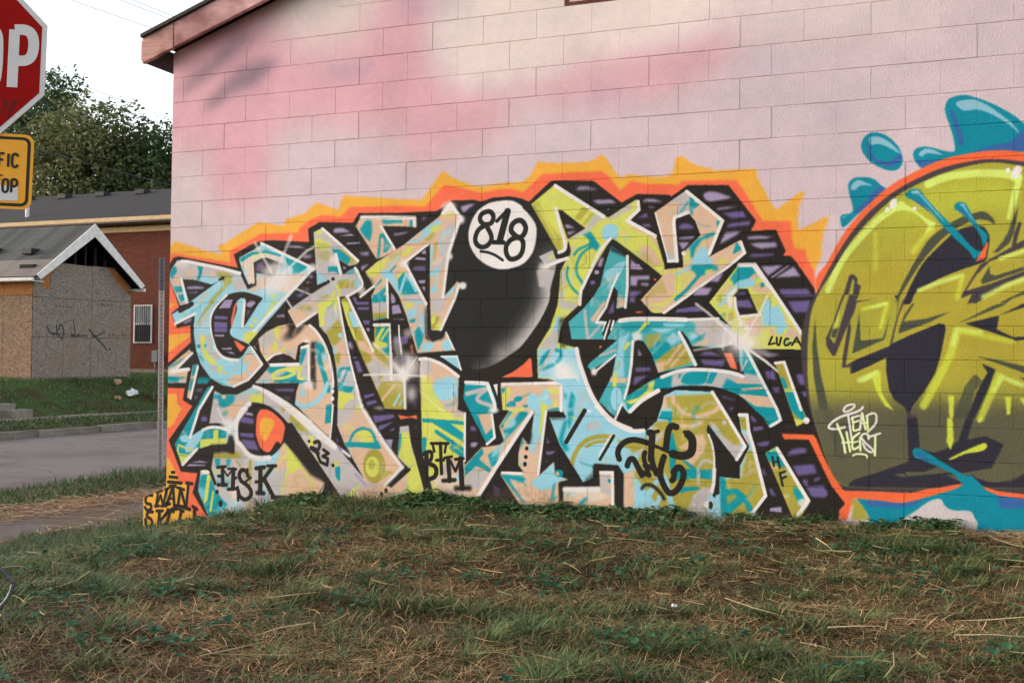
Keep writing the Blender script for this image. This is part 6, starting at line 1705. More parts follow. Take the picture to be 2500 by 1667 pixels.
S K w=25.5 s=2.2:-2846,-119 -2810,-114
S K w=20.0 s=2.2:-2833,-6 -2778,9
S K w=19.9 s=2.2:-2748,19 -2708,38
S K w=22.7 s=2.2:-2785,-115 -2740,-110
S K w=27.1 s=2.2:-2730,-97 -2674,51 -2655,-133
S K w=19.8 s=2.2:-2711,-48 -2661,-49
S K w=27.0 s=2.2:-2704,50 -2649,53
S K w=28.9 s=2.2:-2750,-94 -2705,-92
S K w=28.8 s=2.2:-2680,-131 -2630,-128
S K w=26.8 s=2.2:-2621,-103 -2599,39 -2541,-118 -2521,76
S K w=22.4 s=2.2:-2629,42 -2564,29
S K w=28.5 s=2.2:-2540,83 -2486,81
S K w=28.7 s=2.2:-2640,-104 -2596,-105
S K w=31.2 s=2.2:-2576,-108 -2506,-124
S K w=27.4 s=2.2 m:-2870,-166 -2916,-173 -2925,-207 -2884,-228 -2873,-268 -2913,-304 -2934,-272 -2940,-232
S K w=31.8 s=2.2:-2799,-158 -2811,-313
S K w=25.4 s=2.2:-2830,-156 -2769,-152
S K w=27.2 s=2.2:-2714,-153 -2798,-239 -2741,-308
S K w=28.9 s=2.2:-2694,-144 -2727,-259
S K w=25.3 s=2.2:-2719,-141 -2664,-154
S K w=27.1 s=2.2:-2752,-264 -2697,-265
S K w=31.4 s=2.2:-2585,-137 -2612,-251
S K w=25.1 s=2.2:-2605,-130 -2565,-144
S K w=34.1 s=2.2:-2672,-255 -2583,-241
S K w=31.1 s=2.2:-2458,-113 -2460,-217
S K w=24.9 s=2.2:-2478,-98 -2433,-120
S K w=28.4 s=2.2:-2495,-219 -2446,-212
D K rx=13.6 ry=23.9 s=1.8:-2387,-204
P C s=1.7 m:2676,2532 2740,2505 2801,2442 2828,2376 2829,2331 2810,2298 2767,2287 2707,2306 2642,2351 2598,2409 2587,2456 2602,2501 2632,2526
P c s=3.4:2630,2485 2639,2411 2676,2367 2720,2346 2767,2348 2813,2386 2826,2367 2809,2332 2758,2310 2707,2324 2650,2364 2626,2398 2622,2444
P j s=2.2 m:2637,2503 2684,2506 2741,2477 2792,2428 2816,2391 2775,2416 2723,2447 2680,2459 2646,2456
P C s=1.6 m:3167,2725 3216,2715 3329,2663 3429,2598 3500,2536 3547,2480 3536,2354 3508,2369 3493,2357 3290,2361 3160,2356 3065,2335 2957,2292 2919,2316 2894,2363 2898,2403 2927,2422 2986,2420 3065,2393 3123,2383 3127,2429 3106,2524 3077,2616 3075,2666 3097,2709
P j s=2.1 m:3143,2687 3192,2694 3249,2687 3329,2637 3417,2559 3457,2517 3481,2471 3425,2528 3329,2597 3257,2629 3192,2627 3159,2641 3136,2670
P c s=4.3:3106,2654 3126,2617 3151,2544 3176,2470 3176,2426 3160,2409 3143,2473 3118,2564 3102,2619
P c s=5.3:3209,2375 3330,2407 3429,2418 3509,2496 3547,2480 3528,2363 3493,2357 3330,2376
P j s=2.2 m:2923,2384 2961,2411 3003,2404 3061,2368 3003,2379 2969,2383 2940,2365
P c s=3.3:2903,2340 3061,2335 2957,2292 2928,2311
P C s=1.7 m:2539,2250 2591,2257 2656,2244 2704,2200 2730,2162 2592,2045 2487,1948 2465,1986 2465,2014 2478,2027 2526,2034 2539,2066 2517,2159 2512,2215
P j s=2.3 m:2530,2209 2565,2240 2613,2223 2656,2198 2591,2206 2556,2180 2530,2181
P c s=4.5:2652,2157 2704,2200 2730,2162 2566,2028 2548,2042 2626,2117
P j s=2.3:2474,2013 2522,2025 2478,2004
P o s=2.8 m:2315,1575 2387,1729 2486,1908 2607,2057 2752,2189 2918,2281 3058,2339 3218,2369 3376,2376 3509,2355 3769,2296 4062,2136 4305,1868 4463,1494 4461,853 4303,296 3812,266 3290,278 2863,249 2591,230 2491,801 2439,1186
P E s=2.9 m:2323,1538 2402,1698 2510,1881 2632,2031 2776,2152 2918,2231 3058,2288 3218,2319 3354,2323 3509,2299 3769,2243 4042,2090 4275,1834 4423,1495 4422,852 4263,351 3812,349 3468,330 3290,357 3109,372 2854,296 2663,300 2493,294 2408,464 2323,667 2261,898 2227,1184 2253,1393
R M s=2.9 m:2333,1528 2422,1677 2525,1849 2656,2004 2795,2126 2918,2195 3058,2253 3219,2294 3354,2303 3509,2272 3769,2214 4021,2067 4245,1823 4394,1495 4393,897 4243,407 3812,384 3290,357 2830,332 2478,334 2398,463 2333,667 2279,899 2267,1159 2286,1393
P m s=95.9 a=0.8:2363,1574 3059,1913 3466,1703 3641,1409 3641,1071 2828,986 2465,1057
P l s=72.0 a=0.5:2728,2027 2918,2145 3332,2248 3465,2143 3421,1998 3059,2013 2777,1872
P Z s=60.1:2241,859 3641,891 4461,853 4460,305 2245,171
P D s=2.3:2314,1374 2326,1198 2350,1022 2400,798 2342,797 2305,1022 2297,1198
P Z s=4.6:2306,796 2355,797 2423,615 2477,338 2401,453 2325,681
P D s=6.8 a=0.5:2355,797 2413,799 2511,481 2467,479
P F s=2.2:2792,1516 2817,1516 2776,1209 2761,1204
P D s=3.0:2579,1396 2587,1236 2727,1252 2756,1387 2734,1236 2542,1160
P D s=2.1:3343,1762 3395,1830 3422,1878 3442,1943 3481,2041 3458,1881 3430,1816 3371,1765
P E s=2.1:3481,1941 3497,1936 3466,1811 3510,1835 3568,1860 3568,1816 3510,1792 3323,1710 3251,1632 3194,1536 3331,1578 3510,1648 3568,1665 3568,1634 3510,1618 3411,1576 3251,1461 3202,1461 3227,1518 3170,1492 3166,1505 3271,1693 3331,1727 3442,1794 3458,1881
P D s=2.1:3323,1683 3327,1635 3355,1625 3510,1675 3510,1653 3371,1603 3283,1574 3275,1596
P D s=2.1:3379,1463 3510,1531 3568,1561 3568,1530 3450,1488 3411,1459
P D s=2.8:3140,1334 3341,1445 3390,1459 3425,1459 3327,1414
P E s=2.8:3193,1458 3222,1461 3200,1454
P D s=2.9:2904,1465 2853,1378 2838,1351 2970,1370 3108,1412 2985,1346 2809,1276 2816,1315 2845,1394 2890,1465
P F s=2.8:3186,1338 3376,1387 3510,1458 3582,1488 3583,1442 3510,1435 3376,1387 3363,1303 3453,1257 3510,1261 3583,1284 3583,1253 3467,1236 3342,1284
P F s=2.9:2538,1100 2750,1193 2764,1213 2853,1256 3043,1338 3072,1334 3079,1307 3051,1151 3022,1042 2957,924 2892,836 2881,805 2862,796 2851,827 2788,873 2758,936 2741,1054 2742,1133 2645,1081 2539,1031
P E s=4.4:2862,820 2884,820 2884,781 2921,774 2914,762 2862,760
P F s=2.9:2862,760 2921,762 2936,575 3016,555 3088,581 3153,630 3195,770 3237,771 3202,639 3301,666 3402,620 3336,476 3167,438 3060,417 2959,404 2871,384 2841,422 2542,360 2723,432 2871,494
P F s=2.8 m:2542,360 2730,417 2856,399 3060,425 3174,384 3224,433 3259,412 3364,394 3511,454 3751,473 3751,340 3511,326 3273,343 3167,369 2988,328 2864,290 2730,294 2542,288
P Z s=5.6 m:3252,442 3343,469 3511,500 3509,454 3440,409 3357,401 3280,420
P D s=4.3 a=0.8:3124,768 3187,959 3237,1030 3254,1030 3286,992 3244,937 3202,770
P F s=2.8:3198,770 3272,969 3314,1046 3279,1099 3356,1066 3314,923 3265,772
P D s=4.2:3244,1145 3356,1123 3511,1086 3583,1072 3583,1027 3511,1045 3370,1100
P D s=2.8:3481,1025 3511,1015 3583,1004 3511,1003
P Z s=4.3:2959,435 3060,479 3132,444 2988,421 2864,404 2849,430
P E s=1.7:2485,1521 2519,1643 2541,1652 2567,1624 2568,1587 2589,1578 2577,1519
P M s=1.7:2515,1520 2533,1597 2541,1622 2550,1610 2542,1520
P E s=1.7:2480,1521 2577,1519 2559,1483 2681,1491 2568,1451 2499,1300 2438,1139 2420,1138 2384,1198 2380,1249 2419,1337 2463,1475
P M s=1.7:2493,1520 2520,1520 2481,1383 2433,1212 2402,1254 2450,1406
P H s=5.7:2472,1429 2485,1484 2450,1341 2442,1314 2424,1318
P D s=1.7:2419,1300 2459,1318 2437,1249 2411,1258
P E s=1.7:2520,1369 2534,1300 2500,1079 2596,1131 2759,1204 2780,1209 2874,1250 2874,1173 2738,1132 2531,1025 2526,1071 2478,1061 2482,1130
P M s=1.7:2564,1474 2681,1495 2809,1498 2793,1290 2874,1250 2767,1204 2535,1148 2504,1079 2534,1313
P F s=2.9:2538,1100 2757,1193 2764,1213 2853,1256 3043,1338 3072,1334 3079,1307 3051,1151 3022,1042 2957,924 2892,836 2881,805 2862,796 2851,827 2788,873 2758,936 2741,1054 2742,1133 2645,1081 2539,1031
P D s=2.2:2581,1409 2591,1236 2720,1250 2762,1394 2729,1241 2539,1153 2560,1281
P M s=2.2:2586,1382 2749,1463 2707,1254 2591,1236
P F s=2.2 m:2838,1465 2863,1532 2896,1608 2955,1714 3038,1806 3128,1892 3193,1921 3274,1927 3311,1890 3323,1842 3315,1776 3303,1719 3267,1698 3169,1665 3046,1614 2947,1557 2905,1527 2880,1465
P D s=2.2 m:2791,1466 2816,1541 2863,1644 2921,1751 2984,1853 3062,1921 3161,1980 3250,2007 3290,2012 3326,1987 3349,1955 3347,1933 3314,1956 3250,1963 3169,1931 3079,1872 3005,1794 2942,1715 2888,1630 2829,1528
P E s=2.2:2872,1515 2847,1480 2809,1381 2772,1204 2759,1200 2801,1381 2834,1480
S H w=40.2 s=4.5 a=0.9 m:2392,1553 2462,1714 2549,1836 2679,1978 2764,2038 2824,2076
P H s=4.4:2682,1963 2729,2007 2819,2096 2861,2069 2920,2026 2962,1988 3025,1950 3004,1915 2958,1880 2979,1942 2937,1989 2887,2027 2836,2038 2776,2032 2708,1980
S l w=34.7 s=6.1 a=0.7 m:3004,1915 2946,1854 2896,1783
S H w=46.6 s=4.2 a=0.9 m:2978,2191 3086,2231 3249,2244 3410,2230 3473,2201
S H w=33.3 s=3.3 a=0.9:3485,2209 3450,2045
S H w=25.0 s=4.2 a=0.8:3461,2143 3426,1969
S l w=26.6 s=7.1 a=0.5:2674,1899 2675,1680
S H w=25.8 s=5.2 a=0.9:2930,1544 3047,1592 3170,1629
S l w=25.5 s=6.0 a=0.8:3174,1625 3145,1492
S H w=29.2 s=5.8 a=0.8:3291,1499 3411,1563 3529,1609
S H w=24.9 s=4.2 a=0.8:3383,1726 3529,1774
S l w=22.1 s=5.3 a=0.9:2603,1432 2745,1467 2707,1318
S H w=17.7 s=4.4 a=0.8:2659,1441 2737,1463
S H w=26.6 s=4.4 a=0.9:2605,989 2682,1036
P l s=5.6:2661,1013 2708,1055 2700,950 2726,869 2765,808 2717,860 2683,932
S H w=31.1 s=6.2 a=0.9:2585,988 2683,1033
P l s=4.4:2660,997 2705,1034 2713,911 2758,841 2788,802 2736,832 2683,926
S l w=44.9 s=6.0 a=0.9:3144,1291 3108,1152 3051,1027 2957,838
S H w=29.7 s=5.9 a=0.9:3272,1284 3144,1303 3123,1214
S l w=29.4 s=5.9 a=0.7:3158,1295 3446,1230
S l w=43.9 s=5.9 a=0.8:3377,1024 3328,908 3273,772
S H w=26.2 s=5.8 a=0.8:3501,973 3391,1020 3349,939
P l s=4.3:3095,903 3130,904 3124,768 3102,767
P l s=4.3:3091,767 3120,768 3128,637 3110,574 3088,620
P l s=4.2:3408,902 3443,903 3436,797 3419,796
P l s=4.2:3488,897 3515,897 3511,852
S l w=14.7 s=4.2:3269,753 3280,772
P l s=2.8 m:3099,520 3167,561 3280,619 3308,620 3308,594 3273,573 3188,554 3124,521
P C s=2.2 m:2852,2146 2886,2167 2928,2161 2962,2114 3037,2021 3144,1901 3226,1800 3267,1773 3291,1776 3250,1729 3234,1729 3210,1774 3128,1857 3046,1953 2987,2032 2899,2094 2853,2119
P c s=4.4:2874,2123 2941,2079 3029,1976 2987,2018 2912,2085
P j s=2.2:2882,2158 2920,2159 2945,2124 3037,2007 3091,1938 3045,1985 2928,2129 2882,2140
P C s=2.1 m:3128,2057 3148,2074 3185,2068 3218,2013 3258,1932 3303,1882 3311,1846 3291,1799 3274,1861 3230,1933 3161,2011 3132,2030
P j s=2.1:3152,2063 3181,2064 3209,2005 3250,1937 3218,1978 3181,2037
P c s=4.3:3144,2039 3173,2028 3246,1932 3193,1988
P o s=1.6:3313,1833 3315,1815 3299,1728 3246,1712
X
P W s=2.2 m:2782,2113 2800,2104 2793,2067 2768,2050 2757,2069 2763,2101
D W rx=11.1 ry=15.5 s=0.9:2742,2047
D W rx=11.8 ry=12.6 s=0.9:2901,2047
P W s=2.1 m:3485,2277 3497,2252 3477,2205 3449,2202 3440,2233 3461,2271
D W rx=13.5 ry=15.8 s=0.8:3422,2252
P o s=1.7:2110,639 2307,638 2325,616 2370,503 2424,395 2490,297 2877,305 2877,251 2686,258 2556,260 2539,209 2513,116 2460,113 2464,177 2499,216 2424,312 2379,402 2280,607 2126,604
P K s=1.7:2424,312 2499,216 2465,173 2456,113 2292,102
P O s=6.7:2530,254 2573,247 2617,200 2652,125 2539,118 2547,210
P C s=2.9:2565,256 2693,249 2842,242 2988,289 3132,347 3174,377 3132,428 3060,464 2958,506 2907,519 2892,557 2907,580 2936,579 3016,531 3132,459 3189,427 3231,426 3273,382 3308,345 3371,318 3512,304 3751,310 3751,117 2649,41 2641,151 2603,212
P c s=7.3:2633,245 2842,242 2959,276 2915,230 2805,208 2648,207 2618,229
P c s=7.2 a=0.8:2907,558 2936,559 2987,515 3060,464 2987,499 2922,527
P c s=6.9:3371,311 3512,304 3584,300 3584,270 3447,239 3378,243
P o s=2.9 m:2542,292 2723,294 2864,290 2988,328 3160,372 3167,361 3118,335 2988,289 2842,242 2693,249 2542,256
P o s=2.8:3287,367 3364,341 3511,330 3751,340 3751,310 3512,304 3371,318 3308,345
P g s=4.3 m:2835,132 2916,199 2988,258 3053,277 3082,233 3132,213 3217,214 3246,174 3260,129 3203,79 2828,53
D D rx=88.2 ry=102.6 s=20.1 a=0.7:2551,658
S w w=13.1 s=1.5 m:2491,805 2506,826 2540,837 2555,830 2540,807 2501,788 2489,798 2491,805
S w w=15.1 s=1.5 m:2604,821 2589,803 2550,784 2482,761 2432,731 2402,699 2407,682 2447,680 2497,692
S h w=15.1 s=1.5:2450,711 2487,615 2500,535
S w w=14.1 s=1.5:2516,770 2539,617
S w w=13.0 s=1.5 m:2582,767 2550,756 2538,745
S h w=13.0 s=1.5 m:2541,755 2546,725 2548,678 2561,674 2585,685
S h w=12.0 s=1.5:2546,722 2580,736
S w w=14.0 s=1.5:2599,783 2587,680
S h w=14.0 s=1.5:2602,777 2619,686
S h w=11.0 s=1.5:2590,716 2624,722
S h w=14.0 s=1.5:2629,768 2634,671
S w w=13.9 s=1.5 m:2626,765 2658,784 2682,775 2682,729 2663,698 2634,669
S h w=14.1 s=1.5:2507,662 2529,544
S h w=12.1 s=1.5:2482,594 2532,601
S h w=14.0 s=1.5 m:2583,659 2551,632 2541,601 2546,560 2561,561 2585,577
S h w=11.0 s=1.5:2541,596 2576,608
S h w=14.0 s=1.5:2588,629 2590,552
S w w=13.9 s=1.5 m:2639,625 2634,651 2610,655 2595,634 2620,599 2658,565 2668,550 2649,544 2620,563 2605,598
S w w=13.9 s=1.5:2636,635 2706,661
S h w=13.9 s=1.5:2678,642 2676,525
S h w=12.0 s=1.5 m:2547,517 2566,528 2600,529 2625,523 2630,510
S l w=10.0 s=4.5 a=0.6:2634,692 2634,669
"""
PAL = {'b': (212.0, 188.5, 194.1), 'q': (221.6, 166.1, 175.5), 'z': (232.0, 211.3, 203.8), 'x': (189.2, 168.5, 185.4), 'd': (137.0, 112.6, 125.7), 'v': (175.0, 148.7, 178.8), 'Y': (236.3, 170.5, 65.2), 'R': (243.8, 110.3, 76.5), 'K': (42, 37, 34), 'k': (44, 40, 38), 'W': (233.6, 224.2, 221.3), 'G': (191.6, 182.2, 181.2), 'T': (16.0, 147.6, 159.8), 'A': (74.3, 170.2, 175.8), 'B': (152.4, 204.1, 220.1), 'P': (218.1, 180.5, 152.3), 'Q': (226.8, 203.3, 184.5), 'L': (211.2, 211.2, 98.4), 'O': (170.7, 156.6, 65.4), 'U': (107.7, 92.6, 143.4), 'V': (165.4, 146.6, 180.4), 'N': (40, 40, 39), 'C': (17.4, 133.9, 154.6), 'c': (60.2, 99.7, 160.8), 'j': (140.1, 185.2, 201.2), 'o': (239.7, 106.3, 63.0), 'E': (73.6, 64.2, 68.0), 'F': (49.9, 47.1, 57.5), 'M': (170.9, 163.4, 60.0), 'm': (182.4, 163.6, 58.3), 'l': (205.3, 212.9, 70.0), 'H': (213.9, 230.9, 114.3), 'Z': (95.7, 91.9, 69.4), 'D': (78.0, 79.9, 64.8), 'g': (204.4, 190.3, 190.3), 'w': (225.5, 214.2, 208.5), 'h': (226.0, 235.4, 173.3)}

def catmull(p, closed, n=5):
    p = np.asarray(p, float); N = len(p); out = []
    for i in (range(N) if closed else range(N-1)):
        if closed: a, b, c, d = p[(i-1) % N], p[i], p[(i+1) % N], p[(i+2) % N]
        else: a, b, c, d = p[max(i-1, 0)], p[i], p[i+1], p[min(i+2, N-1)]
        for k in range(n):
            t = k/n; out.append(.5*(2*b+(c-a)*t+(2*a-5*b+4*c-d)*t*t+(3*b-a-3*c+d)*t**3))
    if not closed: out.append(p[-1])
    return np.array(out)
def blur(m,s):
    r=int(round(s))
    if r<1:
        k=.25
        m=np.pad(m,1,mode='edge'); m=k*m[:-2,1:-1]+(1-2*k)*m[1:-1,1:-1]+k*m[2:,1:-1]; m=np.pad(m,1,mode='edge'); return k*m[1:-1,:-2]+(1-2*k)*m[1:-1,1:-1]+k*m[1:-1,2:]
    for ax in (0,1):
        for _ in range(2):
            c=np.cumsum(np.pad(m,[(r+1,r) if a==ax else (0,0) for a in (0,1)],mode='edge'),axis=ax)
            n=m.shape[ax]
            m=(np.take(c,range(2*r+1,2*r+1+n),ax)-np.take(c,range(0,n),ax))/(2*r+1)
    return m
class Canvas:
    def __init__(s,w,h,bg,seed=1):
        s.w,s.h=w,h; s.img=np.empty((h,w,3),np.float32); s.img[:]=bg
        s.noise=np.random.default_rng(seed).random((h,w),dtype=np.float32); s.clip=None
    def box(s,p,pad):
        x0=max(int(p[:,0].min()-pad),0);x1=min(int(p[:,0].max()+pad)+2,s.w)
        y0=max(int(p[:,1].min()-pad),0);y1=min(int(p[:,1].max()+pad)+2,s.h)
        return x0,y0,x1,y1
    def fill(s,p,soft):
        b=s.box(p,soft*2.5+3); x0,y0,x1,y1=b
        if x1<=x0 or y1<=y0: return None,b
        W,H=x1-x0,y1-y0; acc=np.zeros((H,W+1),np.int32)
        a=p; c=np.roll(p,-1,0); ys=np.arange(y0,y1)+.5
        for (ax,ay),(cx,cy) in zip(a,c):
            if ay==cy: continue
            lo,hi=(ay,cy) if ay<cy else (cy,ay)
            i0=max(int(np.ceil(lo-.5)),y0); i1=min(int(np.ceil(hi-.5)),y1)
            if i1<=i0: continue
            yy=np.arange(i0,i1); xx=ax+(yy+.5-ay)*(cx-ax)/(cy-ay)
            xi=np.clip(np.ceil(xx-.5).astype(int)-x0,0,W)
            np.add.at(acc,(yy-y0,xi),1)
        m=(np.cumsum(acc,1)[:,:W]&1).astype(np.float32)
        return blur(m,soft),b
    def stroke(s,p,w,soft):
        b=s.box(p,w/2+soft*2.5+3); x0,y0,x1,y1=b
        if x1<=x0 or y1<=y0: return None,b
        X,Y=np.meshgrid(np.arange(x0,x1)+.5,np.arange(y0,y1)+.5)
        d=np.full(X.shape,1e9)
        for (ax,ay),(cx,cy) in zip(p[:-1],p[1:]):
            vx,vy=cx-ax,cy-ay; L=vx*vx+vy*vy+1e-9
            t=np.clip(((X-ax)*vx+(Y-ay)*vy)/L,0,1)
            d=np.minimum(d,(X-ax-t*vx)**2+(Y-ay-t*vy)**2)
        d=np.sqrt(d)
        g=max(soft*1.6,.6)
        return np.clip((w/2-d)/(2*g)+.5,0,1).astype(np.float32),b
    def ell(s,c,rx,ry,rot,soft):
        r=max(rx,ry); p=np.array([[c[0]-r,c[1]-r],[c[0]+r,c[1]+r]]); b=s.box(p,soft*2.5+2); x0,y0,x1,y1=b
        if x1<=x0 or y1<=y0: return None,b
        X,Y=np.meshgrid(np.arange(x0,x1)+.5-c[0],np.arange(y0,y1)+.5-c[1])
        a=np.radians(rot);u=X*np.cos(a)+Y*np.sin(a);v=-X*np.sin(a)+Y*np.cos(a)
        q=np.sqrt((u/rx)**2+(v/ry)**2); g=max(soft*1.6,.6)/min(rx,ry)
        m=np.clip((1-q)/(2*g)+.5,0,1); m=m*m*(3-2*m)
        return m.astype(np.float32),b
    def put(s,m,b,col,alpha,soft):
        if m is None: return
        x0,y0,x1,y1=b
        n=s.noise[y0:y1,x0:x1]
        m=np.clip(m+(n-.5)*m*(1-m)*1.6,0,1)*alpha
        if s.clip is not None: m=m*s.clip[y0:y1,x0:x1]
        I=s.img[y0:y1,x0:x1]; I+= (np.asarray(col,np.float32)-I)*m[...,None]
    def run(s,ops,pal):
        """ops: (kind,colour,opts,points) in canvas pixels"""
        for k,c,o,p in ops:
            if k=='X': s.clip=None; continue
            soft=o.get('s',.6); al=o.get('a',1.)
            if k in 'PR':
                q=catmull(p,True) if 'm' in o else np.asarray(p,float)
                m,b=s.fill(q,soft)
                if k=='R':
                    s.clip=None; s.put(m,b,pal[c],al,soft)
                    if m is not None:
                        s.clip=np.zeros((s.h,s.w),np.float32); s.clip[b[1]:b[3],b[0]:b[2]]=m
                    continue
            elif k=='S':
                q=catmull(p,False,4) if 'm' in o else np.asarray(p,float)
                m,b=s.stroke(q,o['w'],soft)
            elif k=='D':
                m,b=s.ell(p[0],o['rx'],o['ry'],o.get('rot',0),soft)
            s.put(m,b,pal[c],al,soft)

def paint_mural():
    W = int((MURAL_X1-MURAL_X0)/TEX); H = int((MURAL_Z1-MURAL_Z0)/TEX)
    cv = Canvas(W, H, PAL['b'])
    ops = []
    for ln in MURAL.strip().split('\n'):
        if ln == 'X': ops.append(('X', '', {}, [])); continue
        head, pts = ln.split(':'); h = head.split(' '); o = {}
        for q in h[2:]:
            if q == 'm': o['m'] = 1
            else: k_, v_ = q.split('='); o[k_] = float(v_)
        for k_ in ('w', 's', 'rx', 'ry'):
            if k_ in o: o[k_] = o[k_]/1000/TEX
        P_ = np.array([float(t) for t in pts.replace(',', ' ').split()]).reshape(-1, 2)/1000
        P_ = np.stack([(P_[:, 0]-MURAL_X0)/TEX, (MURAL_Z1-P_[:, 1])/TEX], 1)
        ops.append((h[0], h[1], o, P_))
    cv.run(ops, PAL)
    im = cv.img[::-1]/255.0
    # thin, uneven spray coats: slow drift and fine speckle of the paint film
    yy, xx = np.mgrid[0:H, 0:W]
    drift = sum((vnoise(xx*TEX*f_, yy*TEX*f_, 20+i_)-.5)*a_ for i_, (f_, a_) in enumerate(((2.2, .05), (7., .04), (24., .03))))
    im = im*(1+drift[..., None]) + (np.random.default_rng(5).random((H, W, 1))-.5)*.03
    # soil splashed up the foot of the wall
    xw = MURAL_X0 + (np.arange(W)+.5)*TEX; zw = MURAL_Z0 + (np.arange(H)+.5)*TEX; hg = zw[:, None] - ground_z(xw, xw*0-.05)[None]
    spl = np.clip(1-hg/(.05+.16*vnoise(xw*3, xw*0, 44)[None]), 0, 1)*np.clip(vnoise(xx*TEX*60, yy*TEX*60, 45)*.8+vnoise(xx*TEX*14, yy*TEX*14, 46)*.8-.35, 0, 1)
    im = im + (np.array([118, 96, 76])/255. - im)*np.clip(spl*.75, 0, .7)[..., None]
    im = np.clip(im, 0, 1)
    img = bpy.data.images.new('mural_paint', W, H, alpha=False)
    px = np.ones((H, W, 4), np.float32); px[..., :3] = im
    img.pixels.foreach_set(px.ravel()); img.update(); img.pack()
    return img
building = empty('painted_building', (0, 0, 0))
tag(building, 'single-storey concrete block building whose gable wall carries a graffiti mural', 'building')
M_mural, n, l, b = new_mat('mural_paint', .7, .12)
tc = n.new('ShaderNodeTexCoord'); tc.object = building
sep = n.new('ShaderNodeSeparateXYZ'); l.new(tc.outputs['Object'], sep.inputs[0])
def mr_(sock, a, b_):
    q = n.new('ShaderNodeMapRange'); q.clamp = False; q.inputs[1].default_value = a; q.inputs[2].default_value = b_; l.new(sock, q.inputs[0]); return q.outputs[0]
comb = n.new('ShaderNodeCombineXYZ'); l.new(mr_(sep.outputs['X'], MURAL_X0, MURAL_X1), comb.inputs[0]); l.new(mr_(sep.outputs['Z'], MURAL_Z0, MURAL_Z1), comb.inputs[1])
it = n.new('ShaderNodeTexImage'); it.image = paint_mural(); it.extension = 'EXTEND'; it.interpolation = 'Linear'
l.new(comb.outputs[0], it.inputs['Vector'])
oi = n.new('ShaderNodeObjectInfo'); mrr = n.new('ShaderNodeMapRange'); mrr.inputs[3].default_value = .98; mrr.inputs[4].default_value = 1.015; l.new(oi.outputs['Random'], mrr.inputs[0])
vs = n.new('ShaderNodeVectorMath'); vs.operation = 'SCALE'; l.new(it.outputs['Color'], vs.inputs[0]); l.new(mrr.outputs[0], vs.inputs['Scale'])
# random darker specks for pits in the block face
dn = n.new('ShaderNodeTexNoise'); dn.inputs['Scale'].default_value = 150; dn.inputs['Detail'].default_value = 5; l.new(tc.outputs['Object'], dn.inputs['Vector'])
pit = n.new('ShaderNodeMapRange'); pit.inputs[1].default_value = .36; pit.inputs[2].default_value = .43; pit.inputs[3].default_value = .8; pit.inputs[4].default_value = 1.0; l.new(dn.outputs['Fac'], pit.inputs[0])
vs2 = n.new('ShaderNodeVectorMath'); vs2.operation = 'SCALE'; l.new(vs.outputs[0], vs2.inputs[0]); l.new(pit.outputs[0], vs2.inputs['Scale'])
l.new(vs2.outputs[0], b.inputs['Base Color'])
bn = n.new('ShaderNodeTexNoise'); bn.inputs['Scale'].default_value = 85; bn.inputs['Detail'].default_value = 6; l.new(tc.outputs['Object'], bn.inputs['Vector'])
bp = n.new('ShaderNodeBump'); bp.inputs['Strength'].default_value = .5; bp.inputs['Distance'].default_value = .007; l.new(bn.outputs['Fac'], bp.inputs['Height']); l.new(bp.outputs[0], b.inputs['Normal'])

WX0, WX1, BL, CO, ZL = -2.744, 4.55, .4064, .2032, 1.32
PEAK_X, PITCH, EAVE_Z = 0.9, 0.325, 3.56
def roof_z(x): return EAVE_Z + PITCH * ((x - WX0) if x < PEAK_X else (WX1 - x))
M_pink = noise_mat('pink_block_paint', (214, 178, 184), (226, 196, 200), 20, 6, .8, .4, 120)
wall = MB().prism([(WX0, .0046, -.7), (WX1, .0046, -.7), (WX1, .0046, EAVE_Z), (PEAK_X, .0046, roof_z(PEAK_X)), (WX0, .0046, EAVE_Z)], (0, .18, 0)).build('front_wall', M_mural, building)
MB().box((WX0+.001, .187, -.9), (WX0+.19, 10, EAVE_Z)).build('side_wall', M_pink, building)
MB().box((WX1-.19, .187, -.9), (WX1-.001, 10, EAVE_Z)).build('side_wall', M_pink, building)
MB().box((WX0+.192, 9.8, -.9), (WX1-.192, 9.99, EAVE_Z)).build('back_wall', M_pink, building)
blocks = []
for k in range(-9, 17):
    z0 = ZL + k*CO; z1 = z0 + CO
    off = 0.0 if k % 2 == 0 else .5
    for i in range(-8, 13):
        x0 = max((i+off)*BL, WX0); x1 = min((i+off+1)*BL, WX1)
        if x1 - x0 < .03: continue
        if z1 > min(roof_z(x0), roof_z(x1)) + .02 and k >= 11: continue
        if k >= 11 and k < 15 and x0 > .55 and x1 < 1.27: continue          # the gable opening
        if k >= 11 and k < 15 and x0 < .61 < x1: x1 = .61
        if k >= 11 and k < 15 and x0 < 1.22 < x1: x0 = 1.22
        if x1 - x0 < .03: continue
        blocks.append((x0, x1, z0, z1))
bc = np.array([[(a+c)/2, 0, (d_+e)/2] for a, c, d_, e in blocks]); bx, by, bz = to_px(bc)
seen = (bx > -60) & (bx < 2640) & (by > -50) & (bc[:, 2] > -.42)
order = sorted(range(len(blocks)), key=lambda i: (not seen[i], bz[i])); single = set(order[:300])
